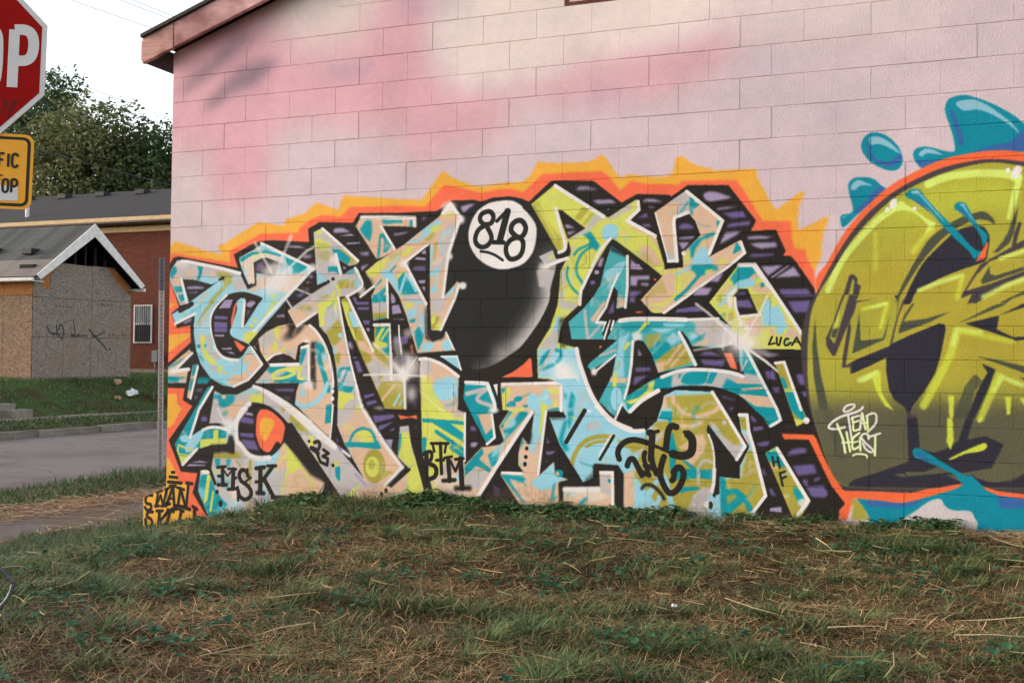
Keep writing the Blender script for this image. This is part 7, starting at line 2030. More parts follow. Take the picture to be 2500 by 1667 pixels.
def block_mesh(w, h):
    g2, g1, d1, c, cx = .0006, .0018, .0060, .0020, .0007   # joint half-gaps, depth behind the face, worn edge
    xs_ = (-w/2+g2, -w/2+g2+cx, w/2-g2-cx, w/2-g2); zs_ = (-h/2+g1, -h/2+g1+c, h/2-g1-c, h/2-g1)
    v = [(xs_[0], d1, zs_[0]), (xs_[3], d1, zs_[0]), (xs_[3], d1, zs_[3]), (xs_[0], d1, zs_[3]),
         (xs_[0], .0015, zs_[0]), (xs_[3], .0015, zs_[0]), (xs_[3], .0015, zs_[3]), (xs_[0], .0015, zs_[3]),
         (xs_[1], 0, zs_[1]), (xs_[2], 0, zs_[1]), (xs_[2], 0, zs_[2]), (xs_[1], 0, zs_[2])]
    f = [(8, 9, 10, 11)] + [(a, (a+1) % 4, 4+(a+1) % 4, 4+a) for a in range(4)] + [(4+a, 4+(a+1) % 4, 8+(a+1) % 4, 8+a) for a in range(4)]
    me = mesh('block', v, f); me.materials.append(M_mural); return me
bm_cache = {}; field = MB()
for i, (x0, x1, z0, z1) in enumerate(blocks):
    key = round(x1-x0, 3)
    if key not in bm_cache: bm_cache[key] = block_mesh(x1-x0, CO)
    cx, cz, py = (x0+x1)/2, (z0+z1)/2, random.uniform(-.0012, .0012)
    if i in single:
        o = link('block', bm_cache[key], None, wall); o.location = (cx, py, cz)
        o.rotation_euler = (random.uniform(-.0022, .0022), 0, random.uniform(-.0022, .0022))
    else:
        j = len(field.v); field.v += [(v.co.x+cx, v.co.y+py, v.co.z+cz) for v in bm_cache[key].vertices]
        field.f += [tuple(q+j for q in p.vertices) for p in bm_cache[key].polygons]
fo = field.build('block_field', M_mural, wall); fo['kind'] = 'stuff'
# gable opening
M_rust = noise_mat('rusty_infill', (84, 42, 34), (120, 66, 52), 20, 6, .8, .4)
M_dark = flat_mat('dark_recess', (34, 30, 30), .9)  # near-black tone stands in for shade in the attic and post holes
gw = MB().box((.615, .0, 3.56), (1.215, .03, 3.585)).box((.615, .0, 4.2), (1.215, .03, 4.23)).box((.615, .0, 3.585), (.645, .03, 4.2)).box((1.185, .0, 3.585), (1.215, .03, 4.2)).build('gable_vent', M_rust, building)
for k in range(8):
    MB().prism([(.646, .0, 3.60+k*.075), (.646, .028, 3.62+k*.075), (.646, .028, 3.655+k*.075), (.646, .0, 3.635+k*.075)], (.538, 0, 0)).build('slat', M_rust, gw)
# wing wall stub at the corner, same paint
stub = MB().prism([(-2.965, -.004, -.75), (-2.735, -.004, -.75), (-2.735, -.004, .035), (-2.965, -.004, -.055)], (0, .2, 0)).build('wing_wall', M_mural, building)
stub['label'] = 'low sloped yellow wing wall sprayed SWAN SKII beside the corner'
# roof
M_roof = noise_mat('dark_roofing', (58, 52, 52), (80, 74, 72), 60, 6, .95, .5)
M_wood = noise_mat('pink_washed_wood', (204, 152, 150), (232, 184, 182), 5, 8, .8, .5, 40, .2, (1, 1, 14), c3=(158, 108, 104), s3=2.5)
M_wood2 = noise_mat('brown_pink_wood', (180, 128, 118), (214, 164, 152), 5, 8, .8, .5, 40, .2, (1, 1, 16), c3=(120, 78, 70), s3=3)
roof = None
for sgn in (1, -1):
    xe = WX0-.2 if sgn > 0 else WX1+.2
    ze = EAVE_Z - .2*PITCH + .165; zp = EAVE_Z + PITCH*(PEAK_X-WX0) + .165
    pr = MB().prism([(xe, -.165, ze), (PEAK_X, -.165, zp), (PEAK_X, -.165, zp+.028), (xe, -.165, ze+.028)], (0, 10.4, 0))
    if roof is None: roof = pr.build('roof', M_roof, building)
    else: pr.build('roof_slope', M_roof, roof)
def rake(x0, x1, zoff0, h, mat, name, y0=-.14, y1=-.1):
    f_ = lambda x: EAVE_Z + PITCH*(x-WX0) if x <= PEAK_X else EAVE_Z + PITCH*(WX1-x)
    return MB().prism([(x0, y0, f_(x0)+zoff0), (x1, y0, f_(x1)+zoff0), (x1, y0, f_(x1)+zoff0+h), (x0, y0, f_(x0)+zoff0+h)], (0, y1-y0, 0)).build(name, mat, roof)
bevel(rake(WX0-.2, -2.637, -.04, .203, M_wood2, 'fascia_board'), .004)
bevel(rake(-2.629, PEAK_X-.003, -.04, .203, M_wood, 'fascia_board'), .004)
bevel(rake(PEAK_X+.003, WX1+.2, -.04, .203, M_wood, 'fascia_board'), .004)
MB().box((WX0-.226, -.12, EAVE_Z-.075), (WX0-.203, 9.9, EAVE_Z+.085)).build('eave_board', M_wood2, roof)
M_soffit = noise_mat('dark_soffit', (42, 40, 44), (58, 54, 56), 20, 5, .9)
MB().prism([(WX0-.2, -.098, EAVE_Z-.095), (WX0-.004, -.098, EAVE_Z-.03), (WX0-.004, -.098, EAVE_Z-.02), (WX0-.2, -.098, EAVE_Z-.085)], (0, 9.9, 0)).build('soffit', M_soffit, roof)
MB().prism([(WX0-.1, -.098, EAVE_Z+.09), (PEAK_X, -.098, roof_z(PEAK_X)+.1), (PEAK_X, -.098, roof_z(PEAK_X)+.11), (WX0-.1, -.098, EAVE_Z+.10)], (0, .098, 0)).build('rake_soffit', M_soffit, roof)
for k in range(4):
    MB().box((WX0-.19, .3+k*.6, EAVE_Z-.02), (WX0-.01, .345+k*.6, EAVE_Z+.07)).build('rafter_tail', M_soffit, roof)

# ------------------------------------------------------------------ boarded house across the street
HX, HY0, HY1, HB, HE, HP = -23.0, 18.18, 22.5, .36, 3.6, 5.32      # front face, side faces, base, eave, peak
HYC = 20.28
M_osb = None
def osb(name, c1, c2, c3):
    m, n, l, b = new_mat(name, .9, .15)
    tc = n.new('ShaderNodeTexCoord'); mp = n.new('ShaderNodeMapping'); mp.inputs['Scale'].default_value = (20, 20, 34); l.new(tc.outputs['Object'], mp.inputs[0])
    vo = n.new('ShaderNodeTexVoronoi'); vo.inputs['Scale'].default_value = 1.0; l.new(mp.outputs[0], vo.inputs['Vector'])
    cr_ = n.new('ShaderNodeValToRGB'); e = cr_.color_ramp.elements
    e[0].position = 0; e[0].color = (*s2l(c1), 1); e[1].position = 1; e[1].color = (*s2l(c2), 1)
    sp = n.new('ShaderNodeSeparateColor'); l.new(vo.outputs['Color'], sp.inputs[0]); l.new(sp.outputs[0], cr_.inputs[0])
    nz = n.new('ShaderNodeTexNoise'); nz.inputs['Scale'].default_value = .9; nz.inputs['Detail'].default_value = 4; l.new(tc.outputs['Object'], nz.inputs['Vector'])
    mr = n.new('ShaderNodeMapRange'); mr.inputs[1].default_value = .45; mr.inputs[2].default_value = .7; l.new(nz.outputs['Fac'], mr.inputs[0])
    mx = n.new('ShaderNodeMixRGB'); mx.inputs['Color2'].default_value = (*s2l(c3), 1); mx.blend_type = 'MIX'
    ml = n.new('ShaderNodeMath'); ml.operation = 'MULTIPLY'; ml.inputs[1].default_value = .5; l.new(mr.outputs[0], ml.inputs[0])
    l.new(ml.outputs[0], mx.inputs['Fac']); l.new(cr_.outputs[0], mx.inputs['Color1']); l.new(mx.outputs[0], b.inputs['Base Color'])
    return m
M_osb = osb('weathered_board', (106, 96, 89), (158, 144, 134), (140, 118, 100))
M_osb2 = osb('warm_board', (106, 84, 68), (160, 130, 106), (108, 96, 88))
M_osb3 = osb('fresh_orange_board', (140, 90, 54), (182, 124, 76), (136, 98, 72))
M_white = noise_mat('weathered_white_trim', (214, 206, 200), (236, 230, 226), 6, 6, .7, .1)
M_shd = noise_mat('slate_grey_shingle', (72, 74, 72), (104, 103, 100), 9, 8, .95, .3, 60, .15, (1, 3, 3), c3=(72, 70, 67), s3=1.2)
M_shl = noise_mat('bleached_shingle', (116, 107, 103), (144, 133, 127), 9, 8, .95, .3, 60, .15, (1, 3, 3), c3=(122, 112, 108), s3=1.2)
M_found = noise_mat('foundation_block', (112, 102, 92), (140, 130, 118), 5, 5, .9, .3)
M_black = flat_mat('black_metal', (38, 38, 40), .6)
house = empty('boarded_house', (HX, HY0, HB)); tag(house, 'small abandoned house boarded with weathered panels, white trimmed gable, grey shingle roof', 'house')
def H(x, y, z): return (x-HX, y-HY0, z-HB)
def hpoly(name, pts, thick, mat, parent=house):
    return MB().prism([H(HX, y, z) for y, z in pts], (thick, 0, 0)).build(name, mat, parent)
body = MB().box(H(-38, HY0+.02, HB-.1), H(HX-.6, HY1-.02, HE)).build('wall', M_dark, house)
MB().box(H(HX-.6, HY0+.02, HB-.1), H(HX-.02, HY1-.02, 3.98)).build('front_frame', M_dark, house)
MB().box(H(-38, HY0-.03, HB-.6), H(HX+.03, HY1+.03, HB+.09)).build('foundation', M_found, house)
zb = HB+.1
panels = [([(HY0, zb), (19.42, zb), (19.42, 1.735), (HY0, 1.72)], M_osb), ([(19.435, zb), (20.62, zb), (20.62, 1.75), (19.435, 1.737)], M_osb),
          ([(20.635, zb), (21.8, zb), (21.8, 1.765), (20.635, 1.752)], M_osb), ([(21.815, zb), (HY1, zb), (HY1, 1.775), (21.815, 1.767)], M_osb),
          ([(HY0, 1.735), (20.64, 1.765), (20.64, 2.99), (HY0, 2.965)], M_osb), ([(20.655, 1.765), (HY1, 1.79), (HY1, 3.04), (20.655, 2.99)], M_osb),
          ([(HY0, 2.98), (18.86, 2.985), (18.86, 4.02), (HY0, 3.55)], M_osb), ([(18.875, 2.985), (20.65, 3.005), (20.65, 4.12), (19.1, 4.12), (18.875, 4.0)], M_osb),
          ([(20.665, 3.005), (HY1, 3.055), (HY1, 3.55), (21.65, 4.16), (20.665, 4.14)], M_osb)]
for pts, m in panels: hpoly('board_panel', pts, .016, m)
# fresh corners of the upper boards
hpoly('board_patch', [(18.5, 3.3), (18.84, 3.2), (18.84, 3.98), (18.5, 3.75)], .02, M_osb3)
hpoly('board_patch', [(18.9, 3.75), (19.2, 4.05), (19.08, 4.11), (18.9, 3.98)], .02, M_osb3)
hpoly('board_patch', [(21.3, 4.14), (21.62, 4.14), (22.49, 3.54), (22.49, 3.25), (22.2, 3.4), (21.7, 3.75)], .021, M_osb3)
for x0, x1 in ((-24.2, -23.01), (-25.42, -24.215), (-26.7, -25.44), (-28.5, -26.72)):
    MB().box(H(x0, HY0-.016, 3.03), H(x1, HY0, 3.55)).build('board_panel', M_osb3, house)
    MB().box(H(x0, HY0-.016, zb), H(x1, HY0, 3.015)).build('board_panel', M_osb2, house)
# open attic: studs and rafters behind the missing gable board
for y in (19.5, 19.95, 20.4, 20.85, 21.3):
    MB().box(H(HX-.12, y-.02, 4.0), H(HX-.03, y+.02, HP-abs(y-HYC)*.77-.12)).build('stud', noise_mat('shade_toned_stud', (44, 38, 34), (62, 54, 48), 10), house)  # stud colour darkened to carry the shade inside the attic
MB().prism([H(HX-4.5, HY0, HE), H(HX-4.5, HY1, HE), H(HX-4.5, HYC, HP)], (-.05, 0, 0)).build('attic_back', M_dark, house)  # dark sheet painting the attic's inner shade
# roof: two slopes, each laid with shingle rows
rx0, rx1 = -38.5, HX+.42
slope = .77; hr = empty_roof = None
run = 2.42; L_s = math.hypot(run, run*slope); rid = HP + .14
for sgn in (-1, 1):
    deck = MB().prism([H(rx1, HYC, rid-.02), H(rx1, HYC+sgn*run, rid-.02-run*slope), H(rx1, HYC+sgn*run, rid-.07-run*slope), H(rx1, HYC, rid-.07)], (rx0-rx1, 0, 0))
    if hr is None: hr = deck.build('roof', M_dark, house)
    else: deck.build('roof_deck', M_dark, hr)
    N = 22; ang = math.atan(slope)
    cache = {}
    for k in range(N):
        low = k > 14
        if sgn > 0 and k > 3: continue
        if low not in cache:
            seg = 0.0; mbk = MB(); x = rx0
            mbk.prism([(0, 0, .0), (0, -.16, .004), (0, -.16, .018), (0, 0, .006)], (rx1-rx0, 0, 0))
            cache[low] = mbk
        o = MB(); o.v = list(cache[low].v); o.f = list(cache[low].f)
        if k in (0,) or (k == 15): pass
        nm = 'shingle_row'
        key = (sgn, low)
        if key not in bm_cache: bm_cache[key] = o.build(nm, M_shl if low else M_shd, hr); ob = bm_cache[key]
        else: ob = bpy.data.objects.new(nm, bm_cache[key].data); col.objects.link(ob); ob.parent = hr
        t = (k*L_s/N)
        ob.location = H(rx0 + (0 if sgn < 0 else 0), HYC+sgn*t*math.cos(ang), rid - .012 - t*math.sin(ang))
        ob.rotation_euler = (ang if sgn < 0 else -ang, 0, 0)
        if sgn > 0: ob.scale = (1, -1, 1)
for sx, yy in ((-25.6, 19.0), (-23.9, 18.9), (-27.6, 19.05)):
    zz = rid - abs(yy-HYC)*slope
    bevel(MB().box(H(sx-.2, yy-.16, zz-.02), H(sx+.22, yy+.2, zz+.17)).build('roof_vent', M_black, hr), .02)
# white barge boards, gutters
bw = .3
def barge(sgn):
    ye = HYC+sgn*(run-.02); ze = rid-.02-(run-.02)*slope
    return MB().prism([H(rx1+.002, HYC, rid+.02), H(rx1+.002, ye, ze+.03), H(rx1+.002, ye-sgn*.16, ze-.1), H(rx1+.002, HYC, rid-.40)], (.035, 0, 0)).build('barge_board', M_white, hr)
barge(-1); barge(1)
for sgn in (-1, 1):
    ye = HYC+sgn*run; ze = rid-.05-run*slope
    MB().prism([H(rx0, ye+sgn*.01, ze), H(rx0, ye+sgn*.12, ze-.01), H(rx0, ye+sgn*.11, ze-.11), H(rx0, ye+sgn*.01, ze-.13)], (rx1-rx0-.05, 0, 0)).build('gutter', M_white, hr)
    MB().box(H(rx0, min(ye, ye-sgn*.4), ze-.12), H(rx1-.06, max(ye, ye-sgn*.4), ze-.1)).build('soffit', M_white, hr)
# sprayed scrawl on the boards
def ribbon(pts, w, base, ux, uz, nrm, th=.002, mbk=None):
    """flat painted stroke along pts (2-D) in the plane base + a*ux + b*uz"""
    mbk = mbk or MB(); base = Vector(base); ux = Vector(ux); uz = Vector(uz); nrm = Vector(nrm)
    p = np.array(pts, float); d_ = np.gradient(p, axis=0); d_ /= np.linalg.norm(d_, axis=1)[:, None]+1e-9
    nn = np.stack([-d_[:, 1], d_[:, 0]], 1)*w/2; i = len(mbk.v)
    for a_, b_ in zip(p+nn, p-nn):
        for q in (a_, b_): mbk.v.append(tuple(base+ux*q[0]+uz*q[1]+nrm*th))
    mbk.f += [(i+2*k, i+2*k+1, i+2*k+3, i+2*k+2) for k in range(len(p)-1)]
    return mbk
M_spray = flat_mat('black_spray', (58, 58, 54), .8)
sc = MB()
for pts, w in (([(.55, 2.15), (.68, 1.95), (.85, 1.9), (1.0, 1.92)], .05), ([(.95, 2.2), (1.0, 1.95), (1.2, 1.75), (1.24, 2.1), (1.1, 2.2), (1.05, 2.0)], .05), ([(1.65, 2.4), (1.75, 1.95), (1.6, 1.85), (2.3, 1.88)], .045),
               ([(2.35, 2.1), (2.6, 1.9), (3.0, 1.6), (3.2, 1.4)], .06), ([(3.1, 2.05), (2.75, 1.9), (2.5, 1.85)], .045), ([(3.3, 1.42), (3.36, 1.5)], .05)):
    ribbon(catmull(pts, False, 6), w, H(HX+.016, HY0, HB-.42), (0, 1, 0), (0, 0, 1), (1, 0, 0), mbk=sc)
sc.build('spray_scrawl', M_spray, house)
M_print = flat_mat('faded_board_print', (96, 86, 80), .9)
for yy, zz, ln in ((.9, 2.75, .9), (2.75, 2.9, .75), (.8, 1.85, 1.2), (3.3, 1.9, .9)):
    for k in range(int(ln/.15)):
        if random.random() < .8: MB().box(H(HX+.0165, HY0+yy+k*.15, HB+zz-.42), H(HX+.0175, HY0+yy+k*.15+random.uniform(.05, .12), HB+zz-.42+random.uniform(.05, .11))).build('board_print', M_print, house)

# ------------------------------------------------------------------ brick building behind it
m, n, l, b = new_mat('red_brick', .9, .15)
tc = n.new('ShaderNodeTexCoord'); mp = n.new('ShaderNodeMapping'); mp.inputs['Rotation'].default_value = (R(90), 0, 0); l.new(tc.outputs['Object'], mp.inputs[0])
bt = n.new('ShaderNodeTexBrick'); bt.inputs['Color1'].default_value = (*s2l((104, 49, 36)), 1); bt.inputs['Color2'].default_value = (*s2l((66, 37, 32)), 1); bt.inputs['Mortar'].default_value = (*s2l((112, 74, 60)), 1)
bt.inputs['Scale'].default_value = 1; bt.inputs['Brick Width'].default_value = .22; bt.inputs['Row Height'].default_value = .077; bt.inputs['Mortar Size'].default_value = .008; bt.inputs['Bias'].default_value = -.35
l.new(mp.outputs[0], bt.inputs['Vector']); l.new(bt.outputs['Color'], b.inputs['Base Color'])
M_brick = m
BY = 30.0
brick = empty('brick_apartment_block', (-30, BY, .36)); tag(brick, 'two-storey red brick building with cream eaves and long dark shingle roof', 'building')
def Bk(x, y, z): return (x+30, y-BY, z-.36)
MB().box(Bk(-62, BY, .6), Bk(-24.5, BY+12, 7.0)).build('wall', M_brick, brick)
MB().box(Bk(-62.05, BY-.03, -.3), Bk(-24.45, BY+12.05, .64)).build('foundation', M_found, brick)
M_cream = noise_mat('cream_trim', (196, 162, 118), (214, 182, 138), 6, 5, .7)
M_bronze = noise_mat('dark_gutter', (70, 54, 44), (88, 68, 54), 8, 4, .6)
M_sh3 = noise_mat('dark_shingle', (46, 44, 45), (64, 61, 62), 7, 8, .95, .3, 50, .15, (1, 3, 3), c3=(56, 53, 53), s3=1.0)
br = MB().prism([Bk(-62.5, BY-.55, 7.22), Bk(-62.5, BY+6, 9.62), Bk(-62.5, BY+12.55, 7.22), Bk(-62.5, BY+12.55, 7.12), Bk(-62.5, BY+6, 9.5), Bk(-62.5, BY-.55, 7.12)], (38.5, 0, 0)).build('roof', M_sh3, brick)
MB().box(Bk(-62.5, BY-.62, 7.0), Bk(-24, BY-.56, 7.2)).build('fascia', M_cream, br)
MB().box(Bk(-62.5, BY-.7, 6.94), Bk(-24, BY-.625, 7.02)).build('gutter', M_bronze, br)
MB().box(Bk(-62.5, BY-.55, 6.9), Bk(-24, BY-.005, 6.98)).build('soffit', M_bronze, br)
MB().box(Bk(-62, BY-.06, 6.62), Bk(-24.4, BY-.002, 6.86)).build('frieze_board', M_cream, br)
for px_ in (-43.5, -41.0, -38.5, -36.0, -33.5, -31.0):
    y_ = BY+5.1; z_ = 7.2+(y_-BY+.55)*2.4/6.55
    bevel(MB().box(Bk(px_-.3, y_-.25, z_-.05), Bk(px_+.3, y_+.25, z_+.2)).build('roof_vent', M_black, br), .03)
MB().tube([Bk(-36.3, BY+.6, 7.5), Bk(-36.3, BY+.6, 8.15)], .09, 10).build('vent_pipe', M_white, br)
win = empty('window', (0, 0, 0)); win.parent = brick
wx0, wx1, wz0, wz1 = -29.4, -28.42, 1.76, 3.42
M_glass, n, l, b = new_mat('dark_window_glass', .12, .5)
nz = n.new('ShaderNodeTexNoise'); nz.inputs['Scale'].default_value = 3; mrg = n.new('ShaderNodeMapRange'); mrg.inputs[3].default_value = .03; mrg.inputs[4].default_value = .07; l.new(nz.outputs['Fac'], mrg.inputs[0]); l.new(mrg.outputs[0], b.inputs['Base Color'])
win_frame = MB().box(Bk(wx0, BY-.05, wz1-.07), Bk(wx1, BY+.02, wz1)).box(Bk(wx0, BY-.05, wz0), Bk(wx1, BY+.02, wz0+.06)).box(Bk(wx0, BY-.05, wz0+.06), Bk(wx0+.06, BY+.02, wz1-.07)).box(Bk(wx1-.06, BY-.05, wz0+.06), Bk(wx1, BY+.02, wz1-.07)).box(Bk(wx0+.06, BY-.045, 2.56), Bk(wx1-.06, BY+.01, 2.63)).build('window_frame', M_white, win)
MB().box(Bk(wx0+.06, BY-.012, wz0+.06), Bk(wx1-.06, BY-.006, 2.56)).build('pane', M_glass, win)
M_blind = noise_mat('pale_blind', (150, 152, 150), (176, 178, 176), 8, 3, .7)
MB().box(Bk(wx0+.06, BY-.012, 2.63), Bk(wx1-.06, BY-.006, wz1-.07)).build('pane', M_blind, win)
for k in range(7):
    x_ = wx0+.13+k*.12; MB().box(Bk(x_-.011, BY-.09, wz0+.02), Bk(x_+.011, BY-.07, wz1-.02)).build('security_bar', M_black, win)
mt = MB().box(Bk(-28.3, BY-.16, .95), Bk(-28.0, BY-.005, 1.45)).build('meter_box', flat_mat('grey_meter_box', (112, 118, 122), .5), brick)
MB().tube([Bk(-28.15, BY-.1, .3), Bk(-28.15, BY-.1, .95)], .035, 8).build('conduit', flat_mat('grey_conduit', (120, 122, 124), .5), mt)

# ------------------------------------------------------------------ signs and posts
M_galv = noise_mat('galvanised_steel', (158, 156, 152), (190, 188, 184), 12, 6, .45, .1, 60, .4, (1, 1, 3), metal=.1)
M_galv2 = noise_mat('blue_grey_steel', (92, 98, 108), (118, 122, 130), 12, 6, .5, .1, 60, .4, (1, 1, 3), metal=.1)
gz_ = float(ground_z(-7.5, 5.62))
post = empty('sign_post', (-7.5, 5.62, gz_)); tag(post, 'bare perforated galvanised steel sign post on the verge left of mural', 'post')
def upost(mbk, z0, z1, w):
    return mbk.prism([(-w/2, -.012, z0), (-w*.28, -.012, z0), (-w*.2, .02, z0), (w*.2, .02, z0), (w*.28, -.012, z0), (w/2, -.012, z0), (w/2, -.007, z0), (w*.3, -.007, z0), (w*.22, .026, z0), (-w*.22, .026, z0), (-w*.3, -.007, z0), (-w/2, -.007, z0)], (0, 0, z1-z0))
pst = upost(MB(), -.25, 2.72, .078).build('channel', M_galv, post)
upost(MB(), 2.72, 3.2, .084).build('upper_channel', M_galv2, post)
hole = mesh('hole', [(.008*math.cos(a), 0, .008*math.sin(a)) for a in np.linspace(0, 2*math.pi, 9)[:-1]], [tuple(range(8))]); hole.materials.append(M_dark)
for k in range(52):
    o = link('hole', hole, None, pst); o.location = (0, .0185, .1+k*.06)
post.rotation_euler = (R(.6), R(-.5), R(38))

# stop sign with supplementary plate (stands close by, left)
M_red = flat_mat('stop_red', (156, 18, 14), .7, .08); M_signw = flat_mat('sign_white', (216, 208, 206), .4, .4)
M_yel = flat_mat('sign_yellow', (246, 166, 18), .4, .4); M_ink = flat_mat('sign_black', (36, 28, 22), .5); M_marker = flat_mat('marker_ink', (70, 18, 20), .6)
M_alu = flat_mat('sign_back', (150, 150, 150), .4, .5, .6)
ssx = SIGN_POS[0] - 2.55*math.sin(R(SIGN_ROLL))*math.cos(R(SIGN_YAW)); ssy = SIGN_POS[1] - 2.55*math.sin(R(SIGN_ROLL))*math.sin(R(SIGN_YAW))      # the post leans
stop = empty('stop_sign', (ssx, ssy, float(ground_z(ssx, ssy)))); tag(stop, 'red octagonal stop sign with yellow cross traffic plate at left edge', 'sign')
stop.rotation_euler = (0, R(SIGN_ROLL), R(SIGN_YAW))
SZ = SIGN_POS[2] - float(ground_z(ssx, ssy))
def octagon(ap, y, cz): return [(ap/math.cos(R(22.5))*math.cos(R(22.5+45*k)), y, cz+ap/math.cos(R(22.5))*math.sin(R(22.5+45*k))) for k in range(8)]
plate = MB().prism(octagon(.305, 0, SZ), (0, .003, 0)).build('plate', M_signw, stop)
MB().prism(octagon(.287, -.0012, SZ), (0, .001, 0)).build('red_field', M_red, plate)
FONT = {'S': [[(.5, .82), (.42, .95), (.25, 1), (.08, .93), (.04, .75), (.15, .6), (.35, .48), (.48, .34), (.48, .16), (.36, .03), (.2, 0), (.06, .06), (0, .2)]],
        'T': [[(0, 1), (.5, 1)], [(.25, 1), (.25, 0)]], 'O': [[(.25, 1), (.08, .92), (.03, .7), (.03, .3), (.08, .08), (.25, 0), (.42, .08), (.47, .3), (.47, .7), (.42, .92), (.25, 1)]],
        'P': [[(.04, 0), (.04, 1)], [(.04, 1), (.3, 1), (.45, .92), (.5, .74), (.45, .55), (.3, .47), (.04, .47)]],
        'C': [[(.5, .8), (.42, .95), (.25, 1), (.08, .92), (.02, .7), (.02, .3), (.08, .08), (.25, 0), (.42, .05), (.5, .2)]],
        'R': [[(.04, 0), (.04, 1)], [(.04, 1), (.3, 1), (.45, .92), (.48, .74), (.42, .57), (.3, .5), (.04, .5)], [(.26, .5), (.5, 0)]],
        'A': [[(0, 0), (.25, 1), (.5, 0)], [(.1, .33), (.4, .33)]], 'F': [[(.04, 0), (.04, 1), (.48, 1)], [(.04, .52), (.4, .52)]], 'I': [[(.12, 0), (.12, 1)]],
        'D': [[(.04, 0), (.04, 1), (.25, 1), (.42, .9), (.48, .7), (.48, .3), (.42, .1), (.25, 0), (.04, 0)]], 'E': [[(.48, 0), (.04, 0), (.04, 1), (.48, 1)], [(.04, .52), (.4, .52)]],
        'N': [[(.04, 0), (.04, 1), (.48, 0), (.48, 1)]]}
def word(txt, h, cx, z, mat, parent, y=-.0018, adv=.72, wst=.17, name='lettering', sx=1.0):
    mbk = MB(); ws = [(.42 if c == 'I' else adv)*h*sx if c != ' ' else .4*h for c in txt]; x = cx - sum(ws)/2 + .08*h
    for c, w_ in zip(txt, ws):
        for st_ in FONT.get(c, []):
            p = [(x+a*h*sx, z+b_*h) for a, b_ in st_]
            if len(p) > 4: p = catmull(p, False, 4) if c not in 'EN' else p
            pp = []
            for q0, q1 in zip(p, p[1:]): pp += [q0, ((q0[0]+q1[0])/2, (q0[1]+q1[1])/2)]
            pp.append(p[-1]); ribbon(pp, wst*h, (0, y, 0), (1, 0, 0), (0, 0, 1), (0, -1, 0), len(mbk.v)*2e-6, mbk)
        x += w_
    return mbk.build(name, mat, parent)
word('STOP', .208, 0.050, SZ-.104, M_signw, plate, sx=.72, adv=.80, wst=.18)
mk = MB()
for pts in ([(.06, -.135), (.15, -.13)], [(.10, -.13), (.095, -.2)], [(.13, -.15), (.125, -.2), (.16, -.195)], [(.165, -.2), (.17, -.15), (.185, -.185), (.2, -.15), (.2, -.19)], [(.205, -.16), (.22, -.155)], [(.19, -.18), (.18, -.22)]):
    ribbon(catmull(pts, False, 5), .005, (0, -.0018, SZ), (1, 0, 0), (0, 0, 1), (0, -1, 0), .0, mk)
mk.build('marker_tag', M_marker, plate)
def rrect(x0, x1, z0, z1, r_, y):
    out = []
    for cx_, cz_, a0 in ((x1-r_, z1-r_, 0), (x0+r_, z1-r_, 90), (x0+r_, z0+r_, 180), (x1-r_, z0+r_, 270)):
        out += [(cx_+r_*math.cos(R(a0+18*k)), y, cz_+r_*math.sin(R(a0+18*k))) for k in range(6)]
    return out
P0, P1 = SZ+PLATE[0], SZ+PLATE[1]; PW = PLATE[2]
sub = MB().prism(rrect(-PW, PW, P0, P1, .032, .002), (0, .003, 0)).build('warning_plate', M_yel, stop); sub.location = (.012, .006, 0)
MB().prism(rrect(-PW+.010, PW-.010, P0+.010, P1-.010, .026, .0012), (0, .0006, 0)).build('black_border', M_ink, sub)
MB().prism(rrect(-PW+.021, PW-.021, P0+.021, P1-.021, .017, .0004), (0, .0006, 0)).build('yellow_field', M_yel, sub)
ph = P1-P0; lh = .047
word('CROSS TRAFFIC', lh, .034, P1 - ph*.44, M_ink, sub, y=.0, sx=.88, wst=.19)
word('DOES NOT STOP', lh, .034, P1 - ph*.78, M_ink, sub, y=.0, sx=.88, wst=.19)
MB().prism([(.085, -.0012, P0+.028), (PW-.045, -.0012, P0+.03), (PW-.047, -.0012, P0+ph*.3), (.13, -.0012, P0+ph*.31), (.084, -.0012, P0+ph*.28)], (0, .0008, 0)).build('torn_sticker', M_signw, sub)
MB().prism([(-.02, -.0012, P0+.03), (.078, -.0012, P0+.03), (.08, -.0012, P0+ph*.26), (-.02, -.0012, P0+ph*.24)], (0, .0008, 0)).build('torn_sticker', M_signw, sub)
mk = MB()
for pts, w_ in (([(.08, .62), (.1, .5), (.125, .36)], .013), ([(.06, .6), (.12, .58), (.135, .5), (.1, .46), (.12, .42)], .006), ([(.135, .45), (.16, .44)], .005), ([(.05, .55), (.09, .47)], .006)):
    ribbon(catmull([(a, P0+b_*ph) for a, b_ in pts], False, 5), w_, (0, -.0014, 0), (1, 0, 0), (0, 0, 1), (0, -1, 0), .0, mk)
mk.build('marker_tag', M_ink, sub)
upost(MB(), -.3, SZ+.35, .07).build('channel_post', M_galv, stop).location = (0, .03, 0)
for z_ in (SZ+.2, SZ-.2, (P0+P1)/2): MB().tube([(0, -.006, z_), (0, .05, z_)], .009, 6).build('bolt', M_galv, stop)

